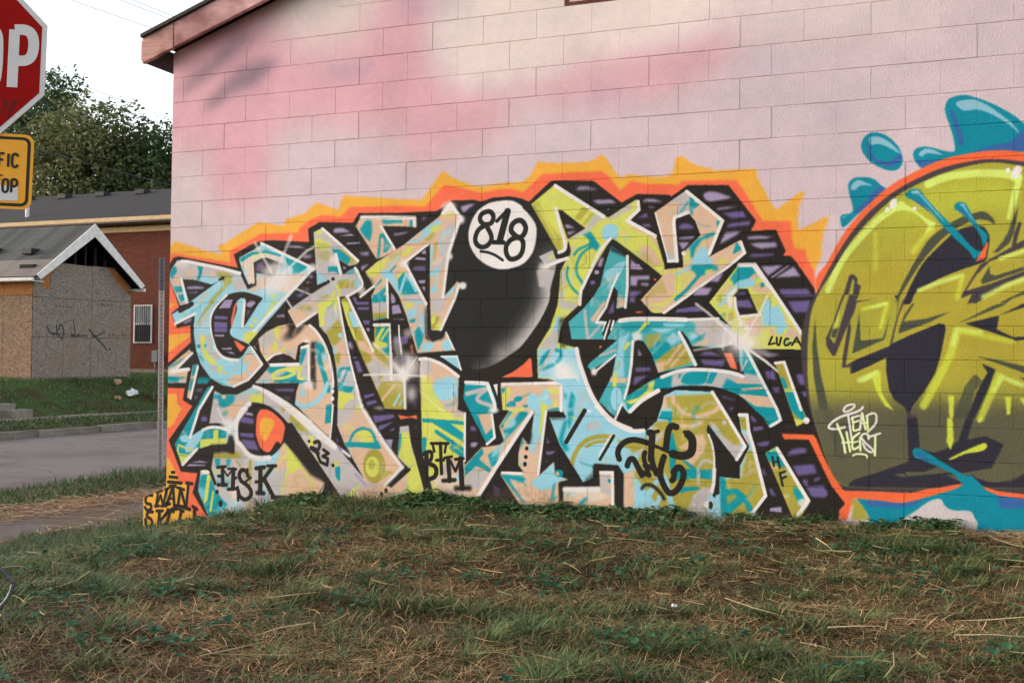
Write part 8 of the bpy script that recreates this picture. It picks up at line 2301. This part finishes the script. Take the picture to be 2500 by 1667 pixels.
# ------------------------------------------------------------------ bent grey bar, litter
M_grey = noise_mat('scuffed_grey_metal', (64, 64, 66), (96, 96, 98), 20, 6, .5, .2, 80, .5, metal=.3)
bar = empty('bent_metal_bar', BAR[0]); tag(bar, 'bent dark grey metal bar sticking out of grass at left edge', 'metal bar')
MB().tube(catmull([Vector(p)-Vector(BAR[0]) for p in BAR[:3]], False, 5), .009, 8).build('bar_upper', M_grey, bar, True)
MB().tube(catmull([Vector(p)-Vector(BAR[0]) for p in BAR[2:]], False, 5), .008, 8).build('bar_lower', M_grey, bar, True)
def lump(name, loc, size, mat, label, cat, seed):
    r_ = random.Random(seed); bm_ = bmesh.new(); bmesh.ops.create_icosphere(bm_, subdivisions=2, radius=1)
    for v in bm_.verts:
        k = r_.uniform(.55, 1.2); v.co = Vector((v.co.x*size[0], v.co.y*size[1], max(v.co.z, -.3)*size[2]))*k
    me = bpy.data.meshes.new(name); bm_.to_mesh(me); bm_.free(); o = link(name, me, mat); o.location = loc; return tag(o, label, cat)
M_bag = flat_mat('white_plastic', (224, 222, 222), .4); M_tan = flat_mat('tan_cardboard', (170, 134, 104), .9); M_blackcap = flat_mat('black_plastic', (22, 20, 20), .5)
def onlawn(x, y, dz): return (x, y, float(ground_z(x, y))+dz)
lump('plastic_bag', onlawn(-20.9, 20.25, .12), (.16, .24, .2), M_bag, 'crumpled white plastic bag lying on the far lawn', 'bag', 3)
lump('paper_scrap', onlawn(-20.75, 19.45, .08), (.09, .13, .1), M_tan, 'crumpled tan paper scrap beside the white bag on far lawn', 'litter', 4)
lump('cardboard_scrap', onlawn(-21.9, 20.7, .06), (.1, .18, .16), M_tan, 'tan cardboard scrap by the foot of the boarded house', 'litter', 8)
lump('paper_scrap', onlawn(2.02, -2.62, .03), (.014, .008, .010), M_bag, 'small white paper scrap in the brown foreground grass', 'litter', 5)
lump('bottle_cap', onlawn(.03, -1.95, .04), (.016, .016, .014), M_blackcap, 'small black plastic cap in the lawn below the mural', 'litter', 6)

# ------------------------------------------------------------------ overhead wires
M_wire = flat_mat('wire', (120, 122, 128), .6); M_wire2 = flat_mat('dark_cable', (60, 66, 66), .6)
WIRE_LABELS = ['faint overhead wire, topmost of five in the pale sky', 'faint overhead wire, second from top of the pale sky', 'faint overhead wire, third from top of the pale sky',
               'faint overhead wire above the tree tops, upper of the pair', 'faint overhead wire above the tree tops, lower of the pair', 'dark sagging cable crossing in front of the tree crowns']
for (a, b_), lab in zip(WIRES, WIRE_LABELS):
    a = Vector(a); b_ = Vector(b_); d_ = (b_-a).normalized(); lo = a - d_*30; hi = b_ + d_*45; L_ = (hi-lo).length
    pts = [lo+(hi-lo)*t - Vector((0, 0, 1))*0.0 for t in np.linspace(0, 1, 9)]
    thick = lab.startswith('dark')
    o = MB().tube([p for p in pts], .014 if thick else .009, 5).build('utility_wire', M_wire2 if thick else M_wire); tag(o, lab, 'wire', 'overhead wires')

# ------------------------------------------------------------------ trees behind the brick roof
def tree(name, label, base, height, crown, nleaf, seed, tint, leaf=.40, dens=1.0):
    """crown: list of (dx,dy,z,rx,ry,rz) ellipsoid lobes that shape the foliage volume"""
    r_ = np.random.default_rng(seed); root = empty(name, base); tag(root, label, 'tree', 'trees behind the brick building')
    tk = MB(); tk.tube([(0, 0, -.2), (.1, .1, height*.25), (-.15, .1, height*.55), (.1, 0, height*.85)], [.42, .32, .22, .06], 8)
    for cx_, cy_, cz_, rx_, ry_, rz_ in crown:
        z_ = min(cz_-rz_*.5, height*.7); tk.tube([(0, 0, z_*.8), (cx_*.5, cy_*.5, (z_*.8+cz_)/2), (cx_, cy_, cz_)], [.16, .1, .04], 6)
        for _ in range(6):
            a = r_.normal(size=3); a /= np.linalg.norm(a); tk.tube([(cx_, cy_, cz_), (cx_+a[0]*rx_*.9, cy_+a[1]*ry_*.9, cz_+a[2]*rz_*.9)], [.05, .015], 4)
    tk.build('trunk', M_bark, root)
    # leaf sprays: small twigs of leaves scattered in the volume, denser toward the shell
    vol = np.array([c[3]*c[4]*c[5] for c in crown])**.67; pick = r_.choice(len(crown), nleaf, p=vol/vol.sum()); C_ = np.array(crown)[pick]
    d_ = r_.normal(size=(nleaf, 3)); d_ /= np.linalg.norm(d_, axis=1)[:, None]; rad = r_.random(nleaf)**.42
    lump_ = 1+.28*(vnoise(d_[:, 0]*3+pick*7, d_[:, 2]*3+d_[:, 1]*2, seed)-.5)*2
    P_ = C_[:, :3] + d_*C_[:, 3:6]*(rad*lump_)[:, None]
    keep = vnoise(P_[:, 0]*.8+P_[:, 1]*.5, P_[:, 2]*.8, seed+1) > (.22 if dens >= 1 else .52)
    P_ = P_[keep]; N_ = len(P_)
    ux_ = r_.normal(size=(N_, 3)); ux_[:, 2] *= .6; ux_ /= np.linalg.norm(ux_, axis=1)[:, None]
    w_ = np.cross(ux_, r_.normal(size=(N_, 3))); w_ /= np.linalg.norm(w_, axis=1)[:, None]
    s_ = leaf*r_.uniform(.5, 1.2, N_)[:, None]
    v = np.stack([P_-ux_*s_*.5, P_+w_*s_*.28, P_+ux_*s_*.5, P_-w_*s_*.28], 1).reshape(-1, 3)
    me = fast_mesh('crown', v, 4, N_)
    t_ = r_.random(N_); colr = np.array(tint[0])[None]*(1-t_[:, None]) + np.array(tint[1])[None]*t_[:, None]
    set_col(me, np.repeat(colr, 4, 0))
    link('crown', me, M_leaf, root)
    return root
def fast_mesh(name, v, k, n):
    me = bpy.data.meshes.new(name); me.vertices.add(len(v)); me.vertices.foreach_set('co', np.asarray(v, np.float32).ravel())
    me.loops.add(n*k); me.loops.foreach_set('vertex_index', np.arange(n*k, dtype=np.int32))
    me.polygons.add(n); me.polygons.foreach_set('loop_start', np.arange(0, n*k, k, dtype=np.int32)); me.update(calc_edges=True); return me
def set_col(me, c):
    at = me.color_attributes.new('tint', 'FLOAT_COLOR', 'POINT'); a = np.ones((len(me.vertices), 4), np.float32); a[:, :3] = c; at.data.foreach_set('color', a.ravel())
def leaf_mat(name, trans=.3, rough=.6):
    m, n, l, b = new_mat(name, rough, .12)
    at = n.new('ShaderNodeAttribute'); at.attribute_name = 'tint'; l.new(at.outputs['Color'], b.inputs['Base Color'])
    tr = n.new('ShaderNodeBsdfTranslucent'); l.new(at.outputs['Color'], tr.inputs['Color']); ms = n.new('ShaderNodeMixShader'); ms.inputs[0].default_value = trans
    l.new(b.outputs[0], ms.inputs[1]); l.new(tr.outputs[0], ms.inputs[2]); l.new(ms.outputs[0], n['Material Output'].inputs['Surface'])
    return m
M_leaf = leaf_mat('tree_leaf'); M_bark = noise_mat('bark', (58, 48, 40), (86, 74, 62), 6, 6, .95, .5)
GRN = ((.042, .07, .032), (.13, .175, .075)); WARM_LIT = ((.05, .08, .034), (.27, .26, .115)); DRK = ((.036, .064, .032), (.12, .165, .075))  # middle tint puts warm sunlight into the round tree's leaf colour

def T(name, label, base, h, crown, n, seed, tint, **k): tree(name, label, base, h, crown, n, seed, tint, **k)
T('broadleaf_tree', 'tall dark tree rising behind the stop sign, leftmost of the row', (-70, 62, .4), 25, [(0, 0, 15, 6, 6, 6), (3, -1, 20, 4, 4, 4.5), (-5, 0, 18, 6, 6, 6), (4, 0, 23, 2.4, 2.4, 2.6), (-2, 2, 22, 4, 4, 4)], 26000, 1, DRK)
T('broadleaf_tree', 'broad round tree with warm light tinted into its crown above the brick roof', (-61, 60, .4), 22, [(0, 0, 14, 6.5, 6, 5.5), (2, -1, 18, 4.5, 4, 3.8), (-3.5, 0, 17, 4.5, 4, 4), (4, 1, 15, 4, 4, 4)], 28000, 2, WARM_LIT)
T('broadleaf_tree', 'mid green tree with ragged top right of the round tree', (-55.5, 61, .4), 20, [(0, 0, 13, 5, 5, 5), (1, 0, 16.5, 3, 3, 3.2), (-2, 0, 15, 3, 3, 3.5)], 15000, 3, GRN)
T('broadleaf_tree', 'sparse see-through tree next to the corner of the mural wall', (-51, 60, .4), 20, [(0, 0, 13, 3.6, 3.6, 5), (.6, 0, 16.5, 2.6, 2.6, 3), (-2.2, 0, 15, 2, 2, 3.5), (3, 0, 14, 3, 3, 4)], 6000, 4, GRN, dens=.5)


# ------------------------------------------------------------------ grass, weeds and straw
M_grass = leaf_mat('grass_blade', .12, .55); M_weed = leaf_mat('weed_leaf', .2, .45); M_straw = leaf_mat('straw', .1, .7)
def blades(name, P, h, w, yaw, lean, curve, colr, mat, zf=1.0):
    """one mesh of tapering, bent grass blades; P (N,3)"""
    N_ = len(P); dirx = np.stack([np.cos(yaw), np.sin(yaw), np.zeros(N_)], 1); side = np.stack([-np.sin(yaw), np.cos(yaw), np.zeros(N_)], 1)
    vs_ = []
    for t_, wf in ((0, 1), (.4, .85), (.75, .5), (1, 0)):
        off = dirx*((lean*t_ + curve*t_*t_)*h)[:, None]; z_ = zf*h*(t_ - .35*np.clip(lean+curve, 0, 2)*t_*t_)
        c_ = P + off; c_[:, 2] += z_
        if wf: vs_ += [c_-side*(w*wf/2)[:, None], c_+side*(w*wf/2)[:, None]]
        else: vs_ += [c_]
    v = np.stack(vs_, 1).reshape(-1, 3); base = np.arange(N_, dtype=np.int32)[:, None]*7
    quads = np.concatenate([base+np.array([[0, 1, 3, 2]]), base+np.array([[2, 3, 5, 4]])], 1).reshape(N_, 8); tri = base+np.array([[4, 5, 6]])
    idx = np.concatenate([quads, tri], 1).astype(np.int32).ravel()
    me = bpy.data.meshes.new(name); me.vertices.add(len(v)); me.vertices.foreach_set('co', v.astype(np.float32).ravel())
    me.loops.add(len(idx)); me.loops.foreach_set('vertex_index', idx)
    ls = (np.arange(N_)[:, None]*11+np.array([[0, 4, 8]])).astype(np.int32).ravel()
    me.polygons.add(N_*3); me.polygons.foreach_set('loop_start', ls); me.update(calc_edges=True)
    set_col(me, np.repeat(colr, 7, 0)); return link(name, me, mat)
def scatter(n, x0, x1, y0, y1, near=None, pad=(900, 500)):
    """random ground points, thinner with distance, kept near the view"""
    x = rng.uniform(x0, x1, n); y = rng.uniform(y0, y1, n); P = np.stack([x, y, ground_z(x, y)], 1)
    px, py, z = to_px(P); k = (px > -pad[0]) & (px < 2500+pad[0]) & (py < 1667+pad[1])
    if near: k &= rng.random(n) < np.clip((near/z)**1.7, 0, 1)
    return P[k], z[k]
def mixc(a, b_, t): return np.array(a)[None]*(1-t[:, None]) + np.array(b_)[None]*t[:, None]
def greenness(x, y):
    g_ = vnoise(x*1.3+3, y*1.6+2, 31)*.5 + vnoise(x*4.2, y*5.0, 32)*.5
    return np.clip((g_-.49)*3.8 + np.clip((-.8-x)*.3, 0, .6) - .5*np.exp(-((y+.45)/.3)**2), 0, 1)
# 1 thatch: dry strands lying nearly flat
P, z = scatter(NTH, -5.0, 6.5, -6.2, -.02, 4.2); gN = greenness(P[:, 0], P[:, 1])
ok = (P[:, 0] > -4.5) & (rng.random(len(P)) < 1.0-.75*gN); P = P[ok]; N_ = len(P)
t_ = rng.random(N_); c = mixc((.16, .085, .038), (.80, .50, .26), t_**1.9); c *= rng.uniform(.35, 1.15, N_)[:, None]*(.5+1.0*vnoise(P[:, 0]*2.6, P[:, 1]*2.6, 33))[:, None]
P[:, 2] += rng.uniform(.0, .012, N_)
o = blades('dry_thatch', P, rng.uniform(.03, .095, N_), rng.uniform(.0018, .0045, N_), rng.uniform(0, 6.28, N_), rng.uniform(.6, 1.6, N_), rng.uniform(-.4, .6, N_), c, M_straw, rng.choice([.12, .25, .7], N_, p=[.5, .38, .12]))
tag(o, 'matted dry brown grass thatch covering the lawn before the mural', 'dry grass', kind='stuff')
# 2 green lawn grass, thicker and longer where it tufts
P, z = scatter(NGR, -5.0, 6.5, -6.2, -.02, 4.2); gN = greenness(P[:, 0], P[:, 1])
k = (rng.random(len(P)) < .12 + .88*gN) & (P[:, 0] > -4.52); P, gN = P[k], gN[k]; N_ = len(P)
tuft = np.clip((vnoise(P[:, 0]*3.2+8, P[:, 1]*3.2, 41)-.5)*3, 0, 1)*gN
h = rng.uniform(.035, .07, N_)*(1+1.0*tuft+.5*np.clip(-1.5-P[:, 0], 0, 1.5)); w = rng.uniform(.0025, .005, N_)*(1+.6*tuft)
t_ = rng.random(N_); c = mixc((.03, .056, .022), (.20, .225, .085), t_**1.5); dry = rng.random(N_) < .16; c[dry] = mixc((.2, .14, .06), (.42, .3, .15), rng.random(dry.sum()))
o = blades('lawn_grass', P, h, w, rng.uniform(0, 6.28, N_), rng.uniform(.2, 1.0, N_), rng.uniform(.1, .9, N_), c, M_grass)
tag(o, 'patchy green mown lawn grass in front of the mural wall', 'grass', kind='stuff')
# 2b tufts of longer, arching blades
tx = rng.uniform(-4.2, 5.4, 5200); ty = rng.uniform(-5.6, -.3, 5200); tg = greenness(tx, ty); k = rng.random(5200) < .07+.44*tg; tx, ty = tx[k], ty[k]
nb = rng.integers(18, 70, len(tx)); tid = np.repeat(np.arange(len(tx)), nb); N_ = len(tid); sp = rng.uniform(.02, .055, len(tx))[tid]
a = rng.uniform(0, 6.28, N_); rr = np.abs(rng.normal(0, 1, N_))*sp; x = tx[tid]+np.cos(a)*rr; y = np.minimum(ty[tid]+np.sin(a)*rr, -.02); P = np.stack([x, y, ground_z(x, y)], 1)
hs = rng.uniform(.055, .14, len(tx))[tid]*rng.uniform(.6, 1.1, N_); tt = np.clip(rng.random(len(tx))[tid]*.6+rng.random(N_)*.5, 0, 1); c = mixc((.02, .05, .022), (.185, .24, .09), tt**1.35)
px, py, z = to_px(P); k = (px > -700) & (px < 3200)
o = blades('tufted_grass', P[k], hs[k], rng.uniform(.003, .0062, N_)[k], (a+rng.normal(0, .5, N_))[k], rng.uniform(.25, .9, N_)[k], rng.uniform(.2, 1.0, N_)[k], c[k], M_grass)
tag(o, 'dark green tufts of longer grass dotted over the lawn', 'grass', kind='stuff')
# 3 broad leaves
LEAF2 = np.array([(0, 0), (.30, -.10), (.5, .18), (.46, .55), (.2, .86), (0, 1.0), (-.2, .86), (-.46, .55), (-.5, .18), (-.30, -.10)])
def leaves(name, P, size, yaw, tilt, colr, mat):
    N_ = len(P); L2 = LEAF2; nv = len(L2)
    u_ = np.stack([np.cos(yaw), np.sin(yaw), np.zeros(N_)], 1); s_ = np.stack([-np.sin(yaw), np.cos(yaw), np.zeros(N_)], 1)
    up = np.array([0, 0, 1.])[None]; f_ = u_*np.cos(tilt)[:, None] + up*np.sin(tilt)[:, None]; nn = np.cross(s_, f_)*-1
    v = P[:, None]+(s_[:, None]*L2[None, :, 0:1]+f_[:, None]*L2[None, :, 1:2]+nn[:, None]*(np.abs(L2[None, :, 0:1])*.35-L2[None, :, 1:2]**2*.18))*size[:, None, None]
    v = v.reshape(-1, 3); base = np.arange(N_, dtype=np.int32)[:, None]*nv
    f1 = base+np.array([[0, 1, 2, 3, 4, 5]]); f2 = base+np.array([[0, 5, 6, 7, 8, 9]]); idx = np.stack([f1, f2], 1).reshape(-1).astype(np.int32)
    me = bpy.data.meshes.new(name); me.vertices.add(len(v)); me.vertices.foreach_set('co', v.astype(np.float32).ravel())
    me.loops.add(len(idx)); me.loops.foreach_set('vertex_index', idx); me.polygons.add(2*N_); me.polygons.foreach_set('loop_start', np.arange(0, 12*N_, 6, dtype=np.int32)); me.update(calc_edges=True)
    set_col(me, np.repeat(colr, nv, 0)); return link(name, me, mat)
n0 = 60000
x = rng.uniform(-1.7, 4.5, n0); y = -np.abs(rng.normal(0, .15, n0))-.012; dens = vnoise(x*2.3, y*0+1, 51)*.65+vnoise(x*6, y*6, 52)*.45
k = dens > .66 - .22*np.exp(-(x/1.1)**2) - .12*np.exp(-((x-2.35)/.22)**2) + .3*np.clip(x-2.6, 0, 1); x, y, dens = x[k][:WLEAF], y[k][:WLEAF], dens[k][:WLEAF]; N_ = len(x)
hh = rng.uniform(.0, .075, N_)*np.clip(1.1+y*2.4, .1, 1)*np.clip((dens-.3)*2.2, .25, 1.3)
P = np.stack([x, y, ground_z(x, y)+.01+hh], 1); t_ = rng.random(N_); c = mixc((.03, .08, .03), (.17, .27, .11), t_**1.5)
tag(leaves('wall_weeds', P, rng.uniform(.014, .040, N_), rng.uniform(0, 6.28, N_), rng.uniform(-.5, .9, N_), c, M_weed), 'dark green broad-leaved weeds growing along the foot of the mural', 'weeds', kind='stuff')
# weeds scattered in clumps through the lawn
cl = []
for _ in range(420):
    cx_, cy_ = rng.uniform(-3.6, 5), rng.uniform(-5.2, -.5)
    if vnoise(cx_*.8+1, cy_*.8+4, 61) < .42: continue
    m_ = int(rng.integers(4, 22)); cl.append(np.stack([cx_+rng.normal(0, .055, m_), cy_+rng.normal(0, .055, m_)], 1))
cl = np.concatenate(cl); N_ = len(cl); P = np.stack([cl[:, 0], cl[:, 1], ground_z(cl[:, 0], cl[:, 1])+rng.uniform(.025, .075, N_)], 1)
c = mixc((.022, .07, .034), (.07, .16, .075), rng.random(N_))
tag(leaves('lawn_weeds', P, rng.uniform(.014, .036, N_), rng.uniform(0, 6.28, N_), rng.uniform(-.4, .6, N_), c, M_weed), 'small clumps of clover and broad-leaved weeds in the lawn', 'weeds', kind='stuff')
# 4 straw stalks
def stalks(name, x, y, ln, rad, dz, colr, mat):
    N_ = len(x); a = rng.uniform(0, 6.28, N_); pitch = rng.normal(0, .10, N_)
    P = np.stack([x, y, ground_z(x, y)+dz], 1); d_ = np.stack([np.cos(a)*np.cos(pitch), np.sin(a)*np.cos(pitch), np.sin(pitch)], 1); s_ = np.stack([-np.sin(a), np.cos(a), a*0], 1); up = np.cross(d_, s_)
    bend = rng.normal(0, .3, N_)
    vs_ = []
    for t_ in (-.5, 0, .5):
        c_ = P + d_*(ln*t_)[:, None] + s_*(bend*ln*(.25-t_*t_))[:, None]
        for q in range(3): vs_.append(c_ + (s_*math.cos(2.094*q)+up*math.sin(2.094*q))*rad[:, None]*(1 if t_ < .4 else .45))
    v = np.stack(vs_, 1).reshape(-1, 3); base = np.arange(N_, dtype=np.int32)[:, None]*9; F_ = []
    for r0 in (0, 3):
        for q in range(3): F_.append([r0+q, r0+(q+1) % 3, r0+3+(q+1) % 3, r0+3+q])
    idx = (base[:, None, :]+np.array(F_)[None]).reshape(-1).astype(np.int32)
    me = bpy.data.meshes.new(name); me.vertices.add(len(v)); me.vertices.foreach_set('co', v.astype(np.float32).ravel()); me.loops.add(len(idx)); me.loops.foreach_set('vertex_index', idx)
    me.polygons.add(6*N_); me.polygons.foreach_set('loop_start', np.arange(0, 24*N_, 4, dtype=np.int32)); me.update(calc_edges=True)
    set_col(me, np.repeat(colr, 9, 0)); return link(name, me, mat)
N_ = 1300; x = rng.uniform(-3.5, 5.2, N_); y = rng.uniform(-5.4, -.1, N_)
o = stalks('straw_litter', x, y, rng.uniform(.05, .16, N_), rng.uniform(.001, .0022, N_), rng.uniform(.03, .06, N_), mixc((.30, .19, .09), (.60, .44, .24), rng.random(N_)), M_straw)
tag(o, 'pale straw stalks strewn over the lawn', 'straw', kind='stuff')
N_ = 75; x = rng.uniform(-2.8, 5.0, N_); y = rng.uniform(-5.0, -.4, N_)
o = stalks('long_straw', x, y, rng.uniform(.10, .30, N_), rng.uniform(.0018, .0036, N_), rng.uniform(.04, .065, N_), mixc((.42, .29, .14), (.66, .52, .32), rng.random(N_)), M_straw)
tag(o, 'long pale straw stems lying scattered on the lawn', 'straw', kind='stuff')
N_ = 1500; x = rng.uniform(1.9, 4.6, N_); y = -np.abs(rng.normal(0, .16, N_))-.03
tag(stalks('wall_foot_straw', x, y, rng.uniform(.05, .2, N_), rng.uniform(.001, .0025, N_), rng.uniform(.01, .05, N_), mixc((.26, .16, .08), (.52, .38, .2), rng.random(N_)), M_straw), 'dry straw heaped along the foot of the olive mural section', 'straw', kind='stuff')
N_ = 1700; y = rng.uniform(-3, 6, N_); x = -6.1+rng.normal(0, .24, N_)+.5*(vnoise(y*.8, y*0, 71)-.5)
o = stalks('pavement_straw', x, y, rng.uniform(.12, .55, N_), rng.uniform(.002, .0045, N_), rng.uniform(.03, .09, N_), mixc((.28, .18, .1), (.55, .41, .27), rng.random(N_)), M_straw)
tag(o, 'dry straw swept along the edge of the pavement', 'straw', kind='stuff')
N_ = 140; y = rng.uniform(-3, 6, N_); x = rng.uniform(-6.0, -4.7, N_)
tag(stalks('loose_straw', x, y, rng.uniform(.2, .8, N_), rng.uniform(.003, .005, N_), rng.uniform(.03, .05, N_), mixc((.4, .26, .14), (.6, .45, .28), rng.random(N_)), M_straw), 'loose straw stems lying on the worn pavement slabs', 'straw', kind='stuff')
# 5 verges and far lawn
def rough_grass(name, n, x0, x1, y0, y1, h0, h1, w0, w1, c0, c1, label, dryf=.08, edge=None):
    P, z = scatter(n, x0, x1, y0, y1, None, (500, 400)); 
    if edge is not None: P = P[edge(P)]
    N_ = len(P); c = mixc(c0, c1, rng.random(N_)); dry = rng.random(N_) < dryf; c[dry] = mixc((.2, .14, .06), (.36, .25, .13), rng.random(dry.sum()))
    hs = rng.uniform(h0, h1, N_)*(.6+.8*vnoise(P[:, 0]*1.5, P[:, 1]*1.5, 81))
    o = blades(name, P, hs, rng.uniform(w0, w1, N_), rng.uniform(0, 6.28, N_), rng.uniform(.1, .7, N_), rng.uniform(.1, .9, N_), c, M_grass); return tag(o, label, 'grass', kind='stuff')
DG, LG = (.026, .05, .02), (.10, .15, .055)
rough_grass('lawn_edge_grass', 9000, -5.0, -3.9, -4, 5, .06, .15, .004, .009, DG, LG, 'longer grass fringing the near pavement', edge=lambda P: P[:, 0] > -4.75+.35*(vnoise(P[:, 1]*1.5, P[:, 1]*0, 5)-.5))
rough_grass('corner_grass', 5000, -4.4, -2.2, -1.2, .25, .05, .16, .004, .008, DG, LG, 'tufted grass around the foot of the yellow wing wall', edge=lambda P: (P[:, 1] < -.02) | (P[:, 0] < -3.0))
rough_grass('wall_foot_grass', 6000, -2.3, 3.2, -.32, -.01, .03, .12, .003, .006, (.03, .06, .024), (.16, .21, .08), 'ragged grass growing among the weeds at the foot of the mural', .3, edge=lambda P: vnoise(P[:, 0]*3, P[:, 1]*3, 66) > .42)
rough_grass('verge_grass', 26000, -8.6, -6.2, -4, 16, .08, .22, .006, .013, DG, LG, 'rough grass verge between the pavement and the road', edge=lambda P: (P[:, 0] > -8.45+.4*vnoise(P[:, 1]*.7, P[:, 1]*0, 6)) & (P[:, 0] < -6.3-.25*vnoise(P[:, 1]*.9+3, P[:, 1]*0, 7)))
rough_grass('far_verge_grass', 22000, -18.7, -16.5, 4, 30, .06, .2, .010, .022, DG, LG, 'grass verge beyond the far kerb', .1, edge=lambda P: P[:, 0] < -16.45-.3*(vnoise(P[:, 1]*.8, P[:, 1]*0, 8) > .72)+.3*(vnoise(P[:, 1]*.5, P[:, 1]*0, 9) > .66))
rough_grass('far_lawn_grass', 52000, -27, -19.65, 8, 34, .05, .15, .010, .022, (.045, .095, .032), (.15, .25, .08), 'green lawn banked up to the boarded house', .06, edge=lambda P: ~((P[:, 0] < HX+.05) & (P[:, 1] > HY0-.05) & (P[:, 1] < HY1+.05)) & ~((P[:, 0] > -20.9) & (P[:, 1] > 13.3) & (P[:, 1] < 15.15)))
# 6 single tufts against the wall
def grass_tuft(x, y, hgt, nb, label):
    P = np.stack([rng.normal(0, .02, nb), -np.abs(rng.normal(0, .012, nb)), np.zeros(nb)], 1)
    o = blades('grass_tuft', P, rng.uniform(.5, 1, nb)*hgt, rng.uniform(.003, .006, nb), rng.uniform(0, 6.28, nb), rng.uniform(.1, .6, nb), rng.uniform(.1, .8, nb), mixc((.02, .05, .02), (.06, .10, .04), rng.random(nb)), M_grass)
    o.location = (x, y, float(ground_z(x, y))); return tag(o, label, 'grass tuft', 'tufts against the mural wall')
grass_tuft(-1.78, -.05, .26, 70, 'tall green grass tuft below the letter K of the MSK tag')
grass_tuft(.62, -.04, .17, 40, 'dark thin grass tuft at the wall under the lower blue star shape')
grass_tuft(-.14, -.04, .16, 30, 'small wispy grass tuft at the wall below the BTM tag')
grass_tuft(2.45, -.05, .18, 40, 'upright grass tuft at the wall where orange meets the teal pool')
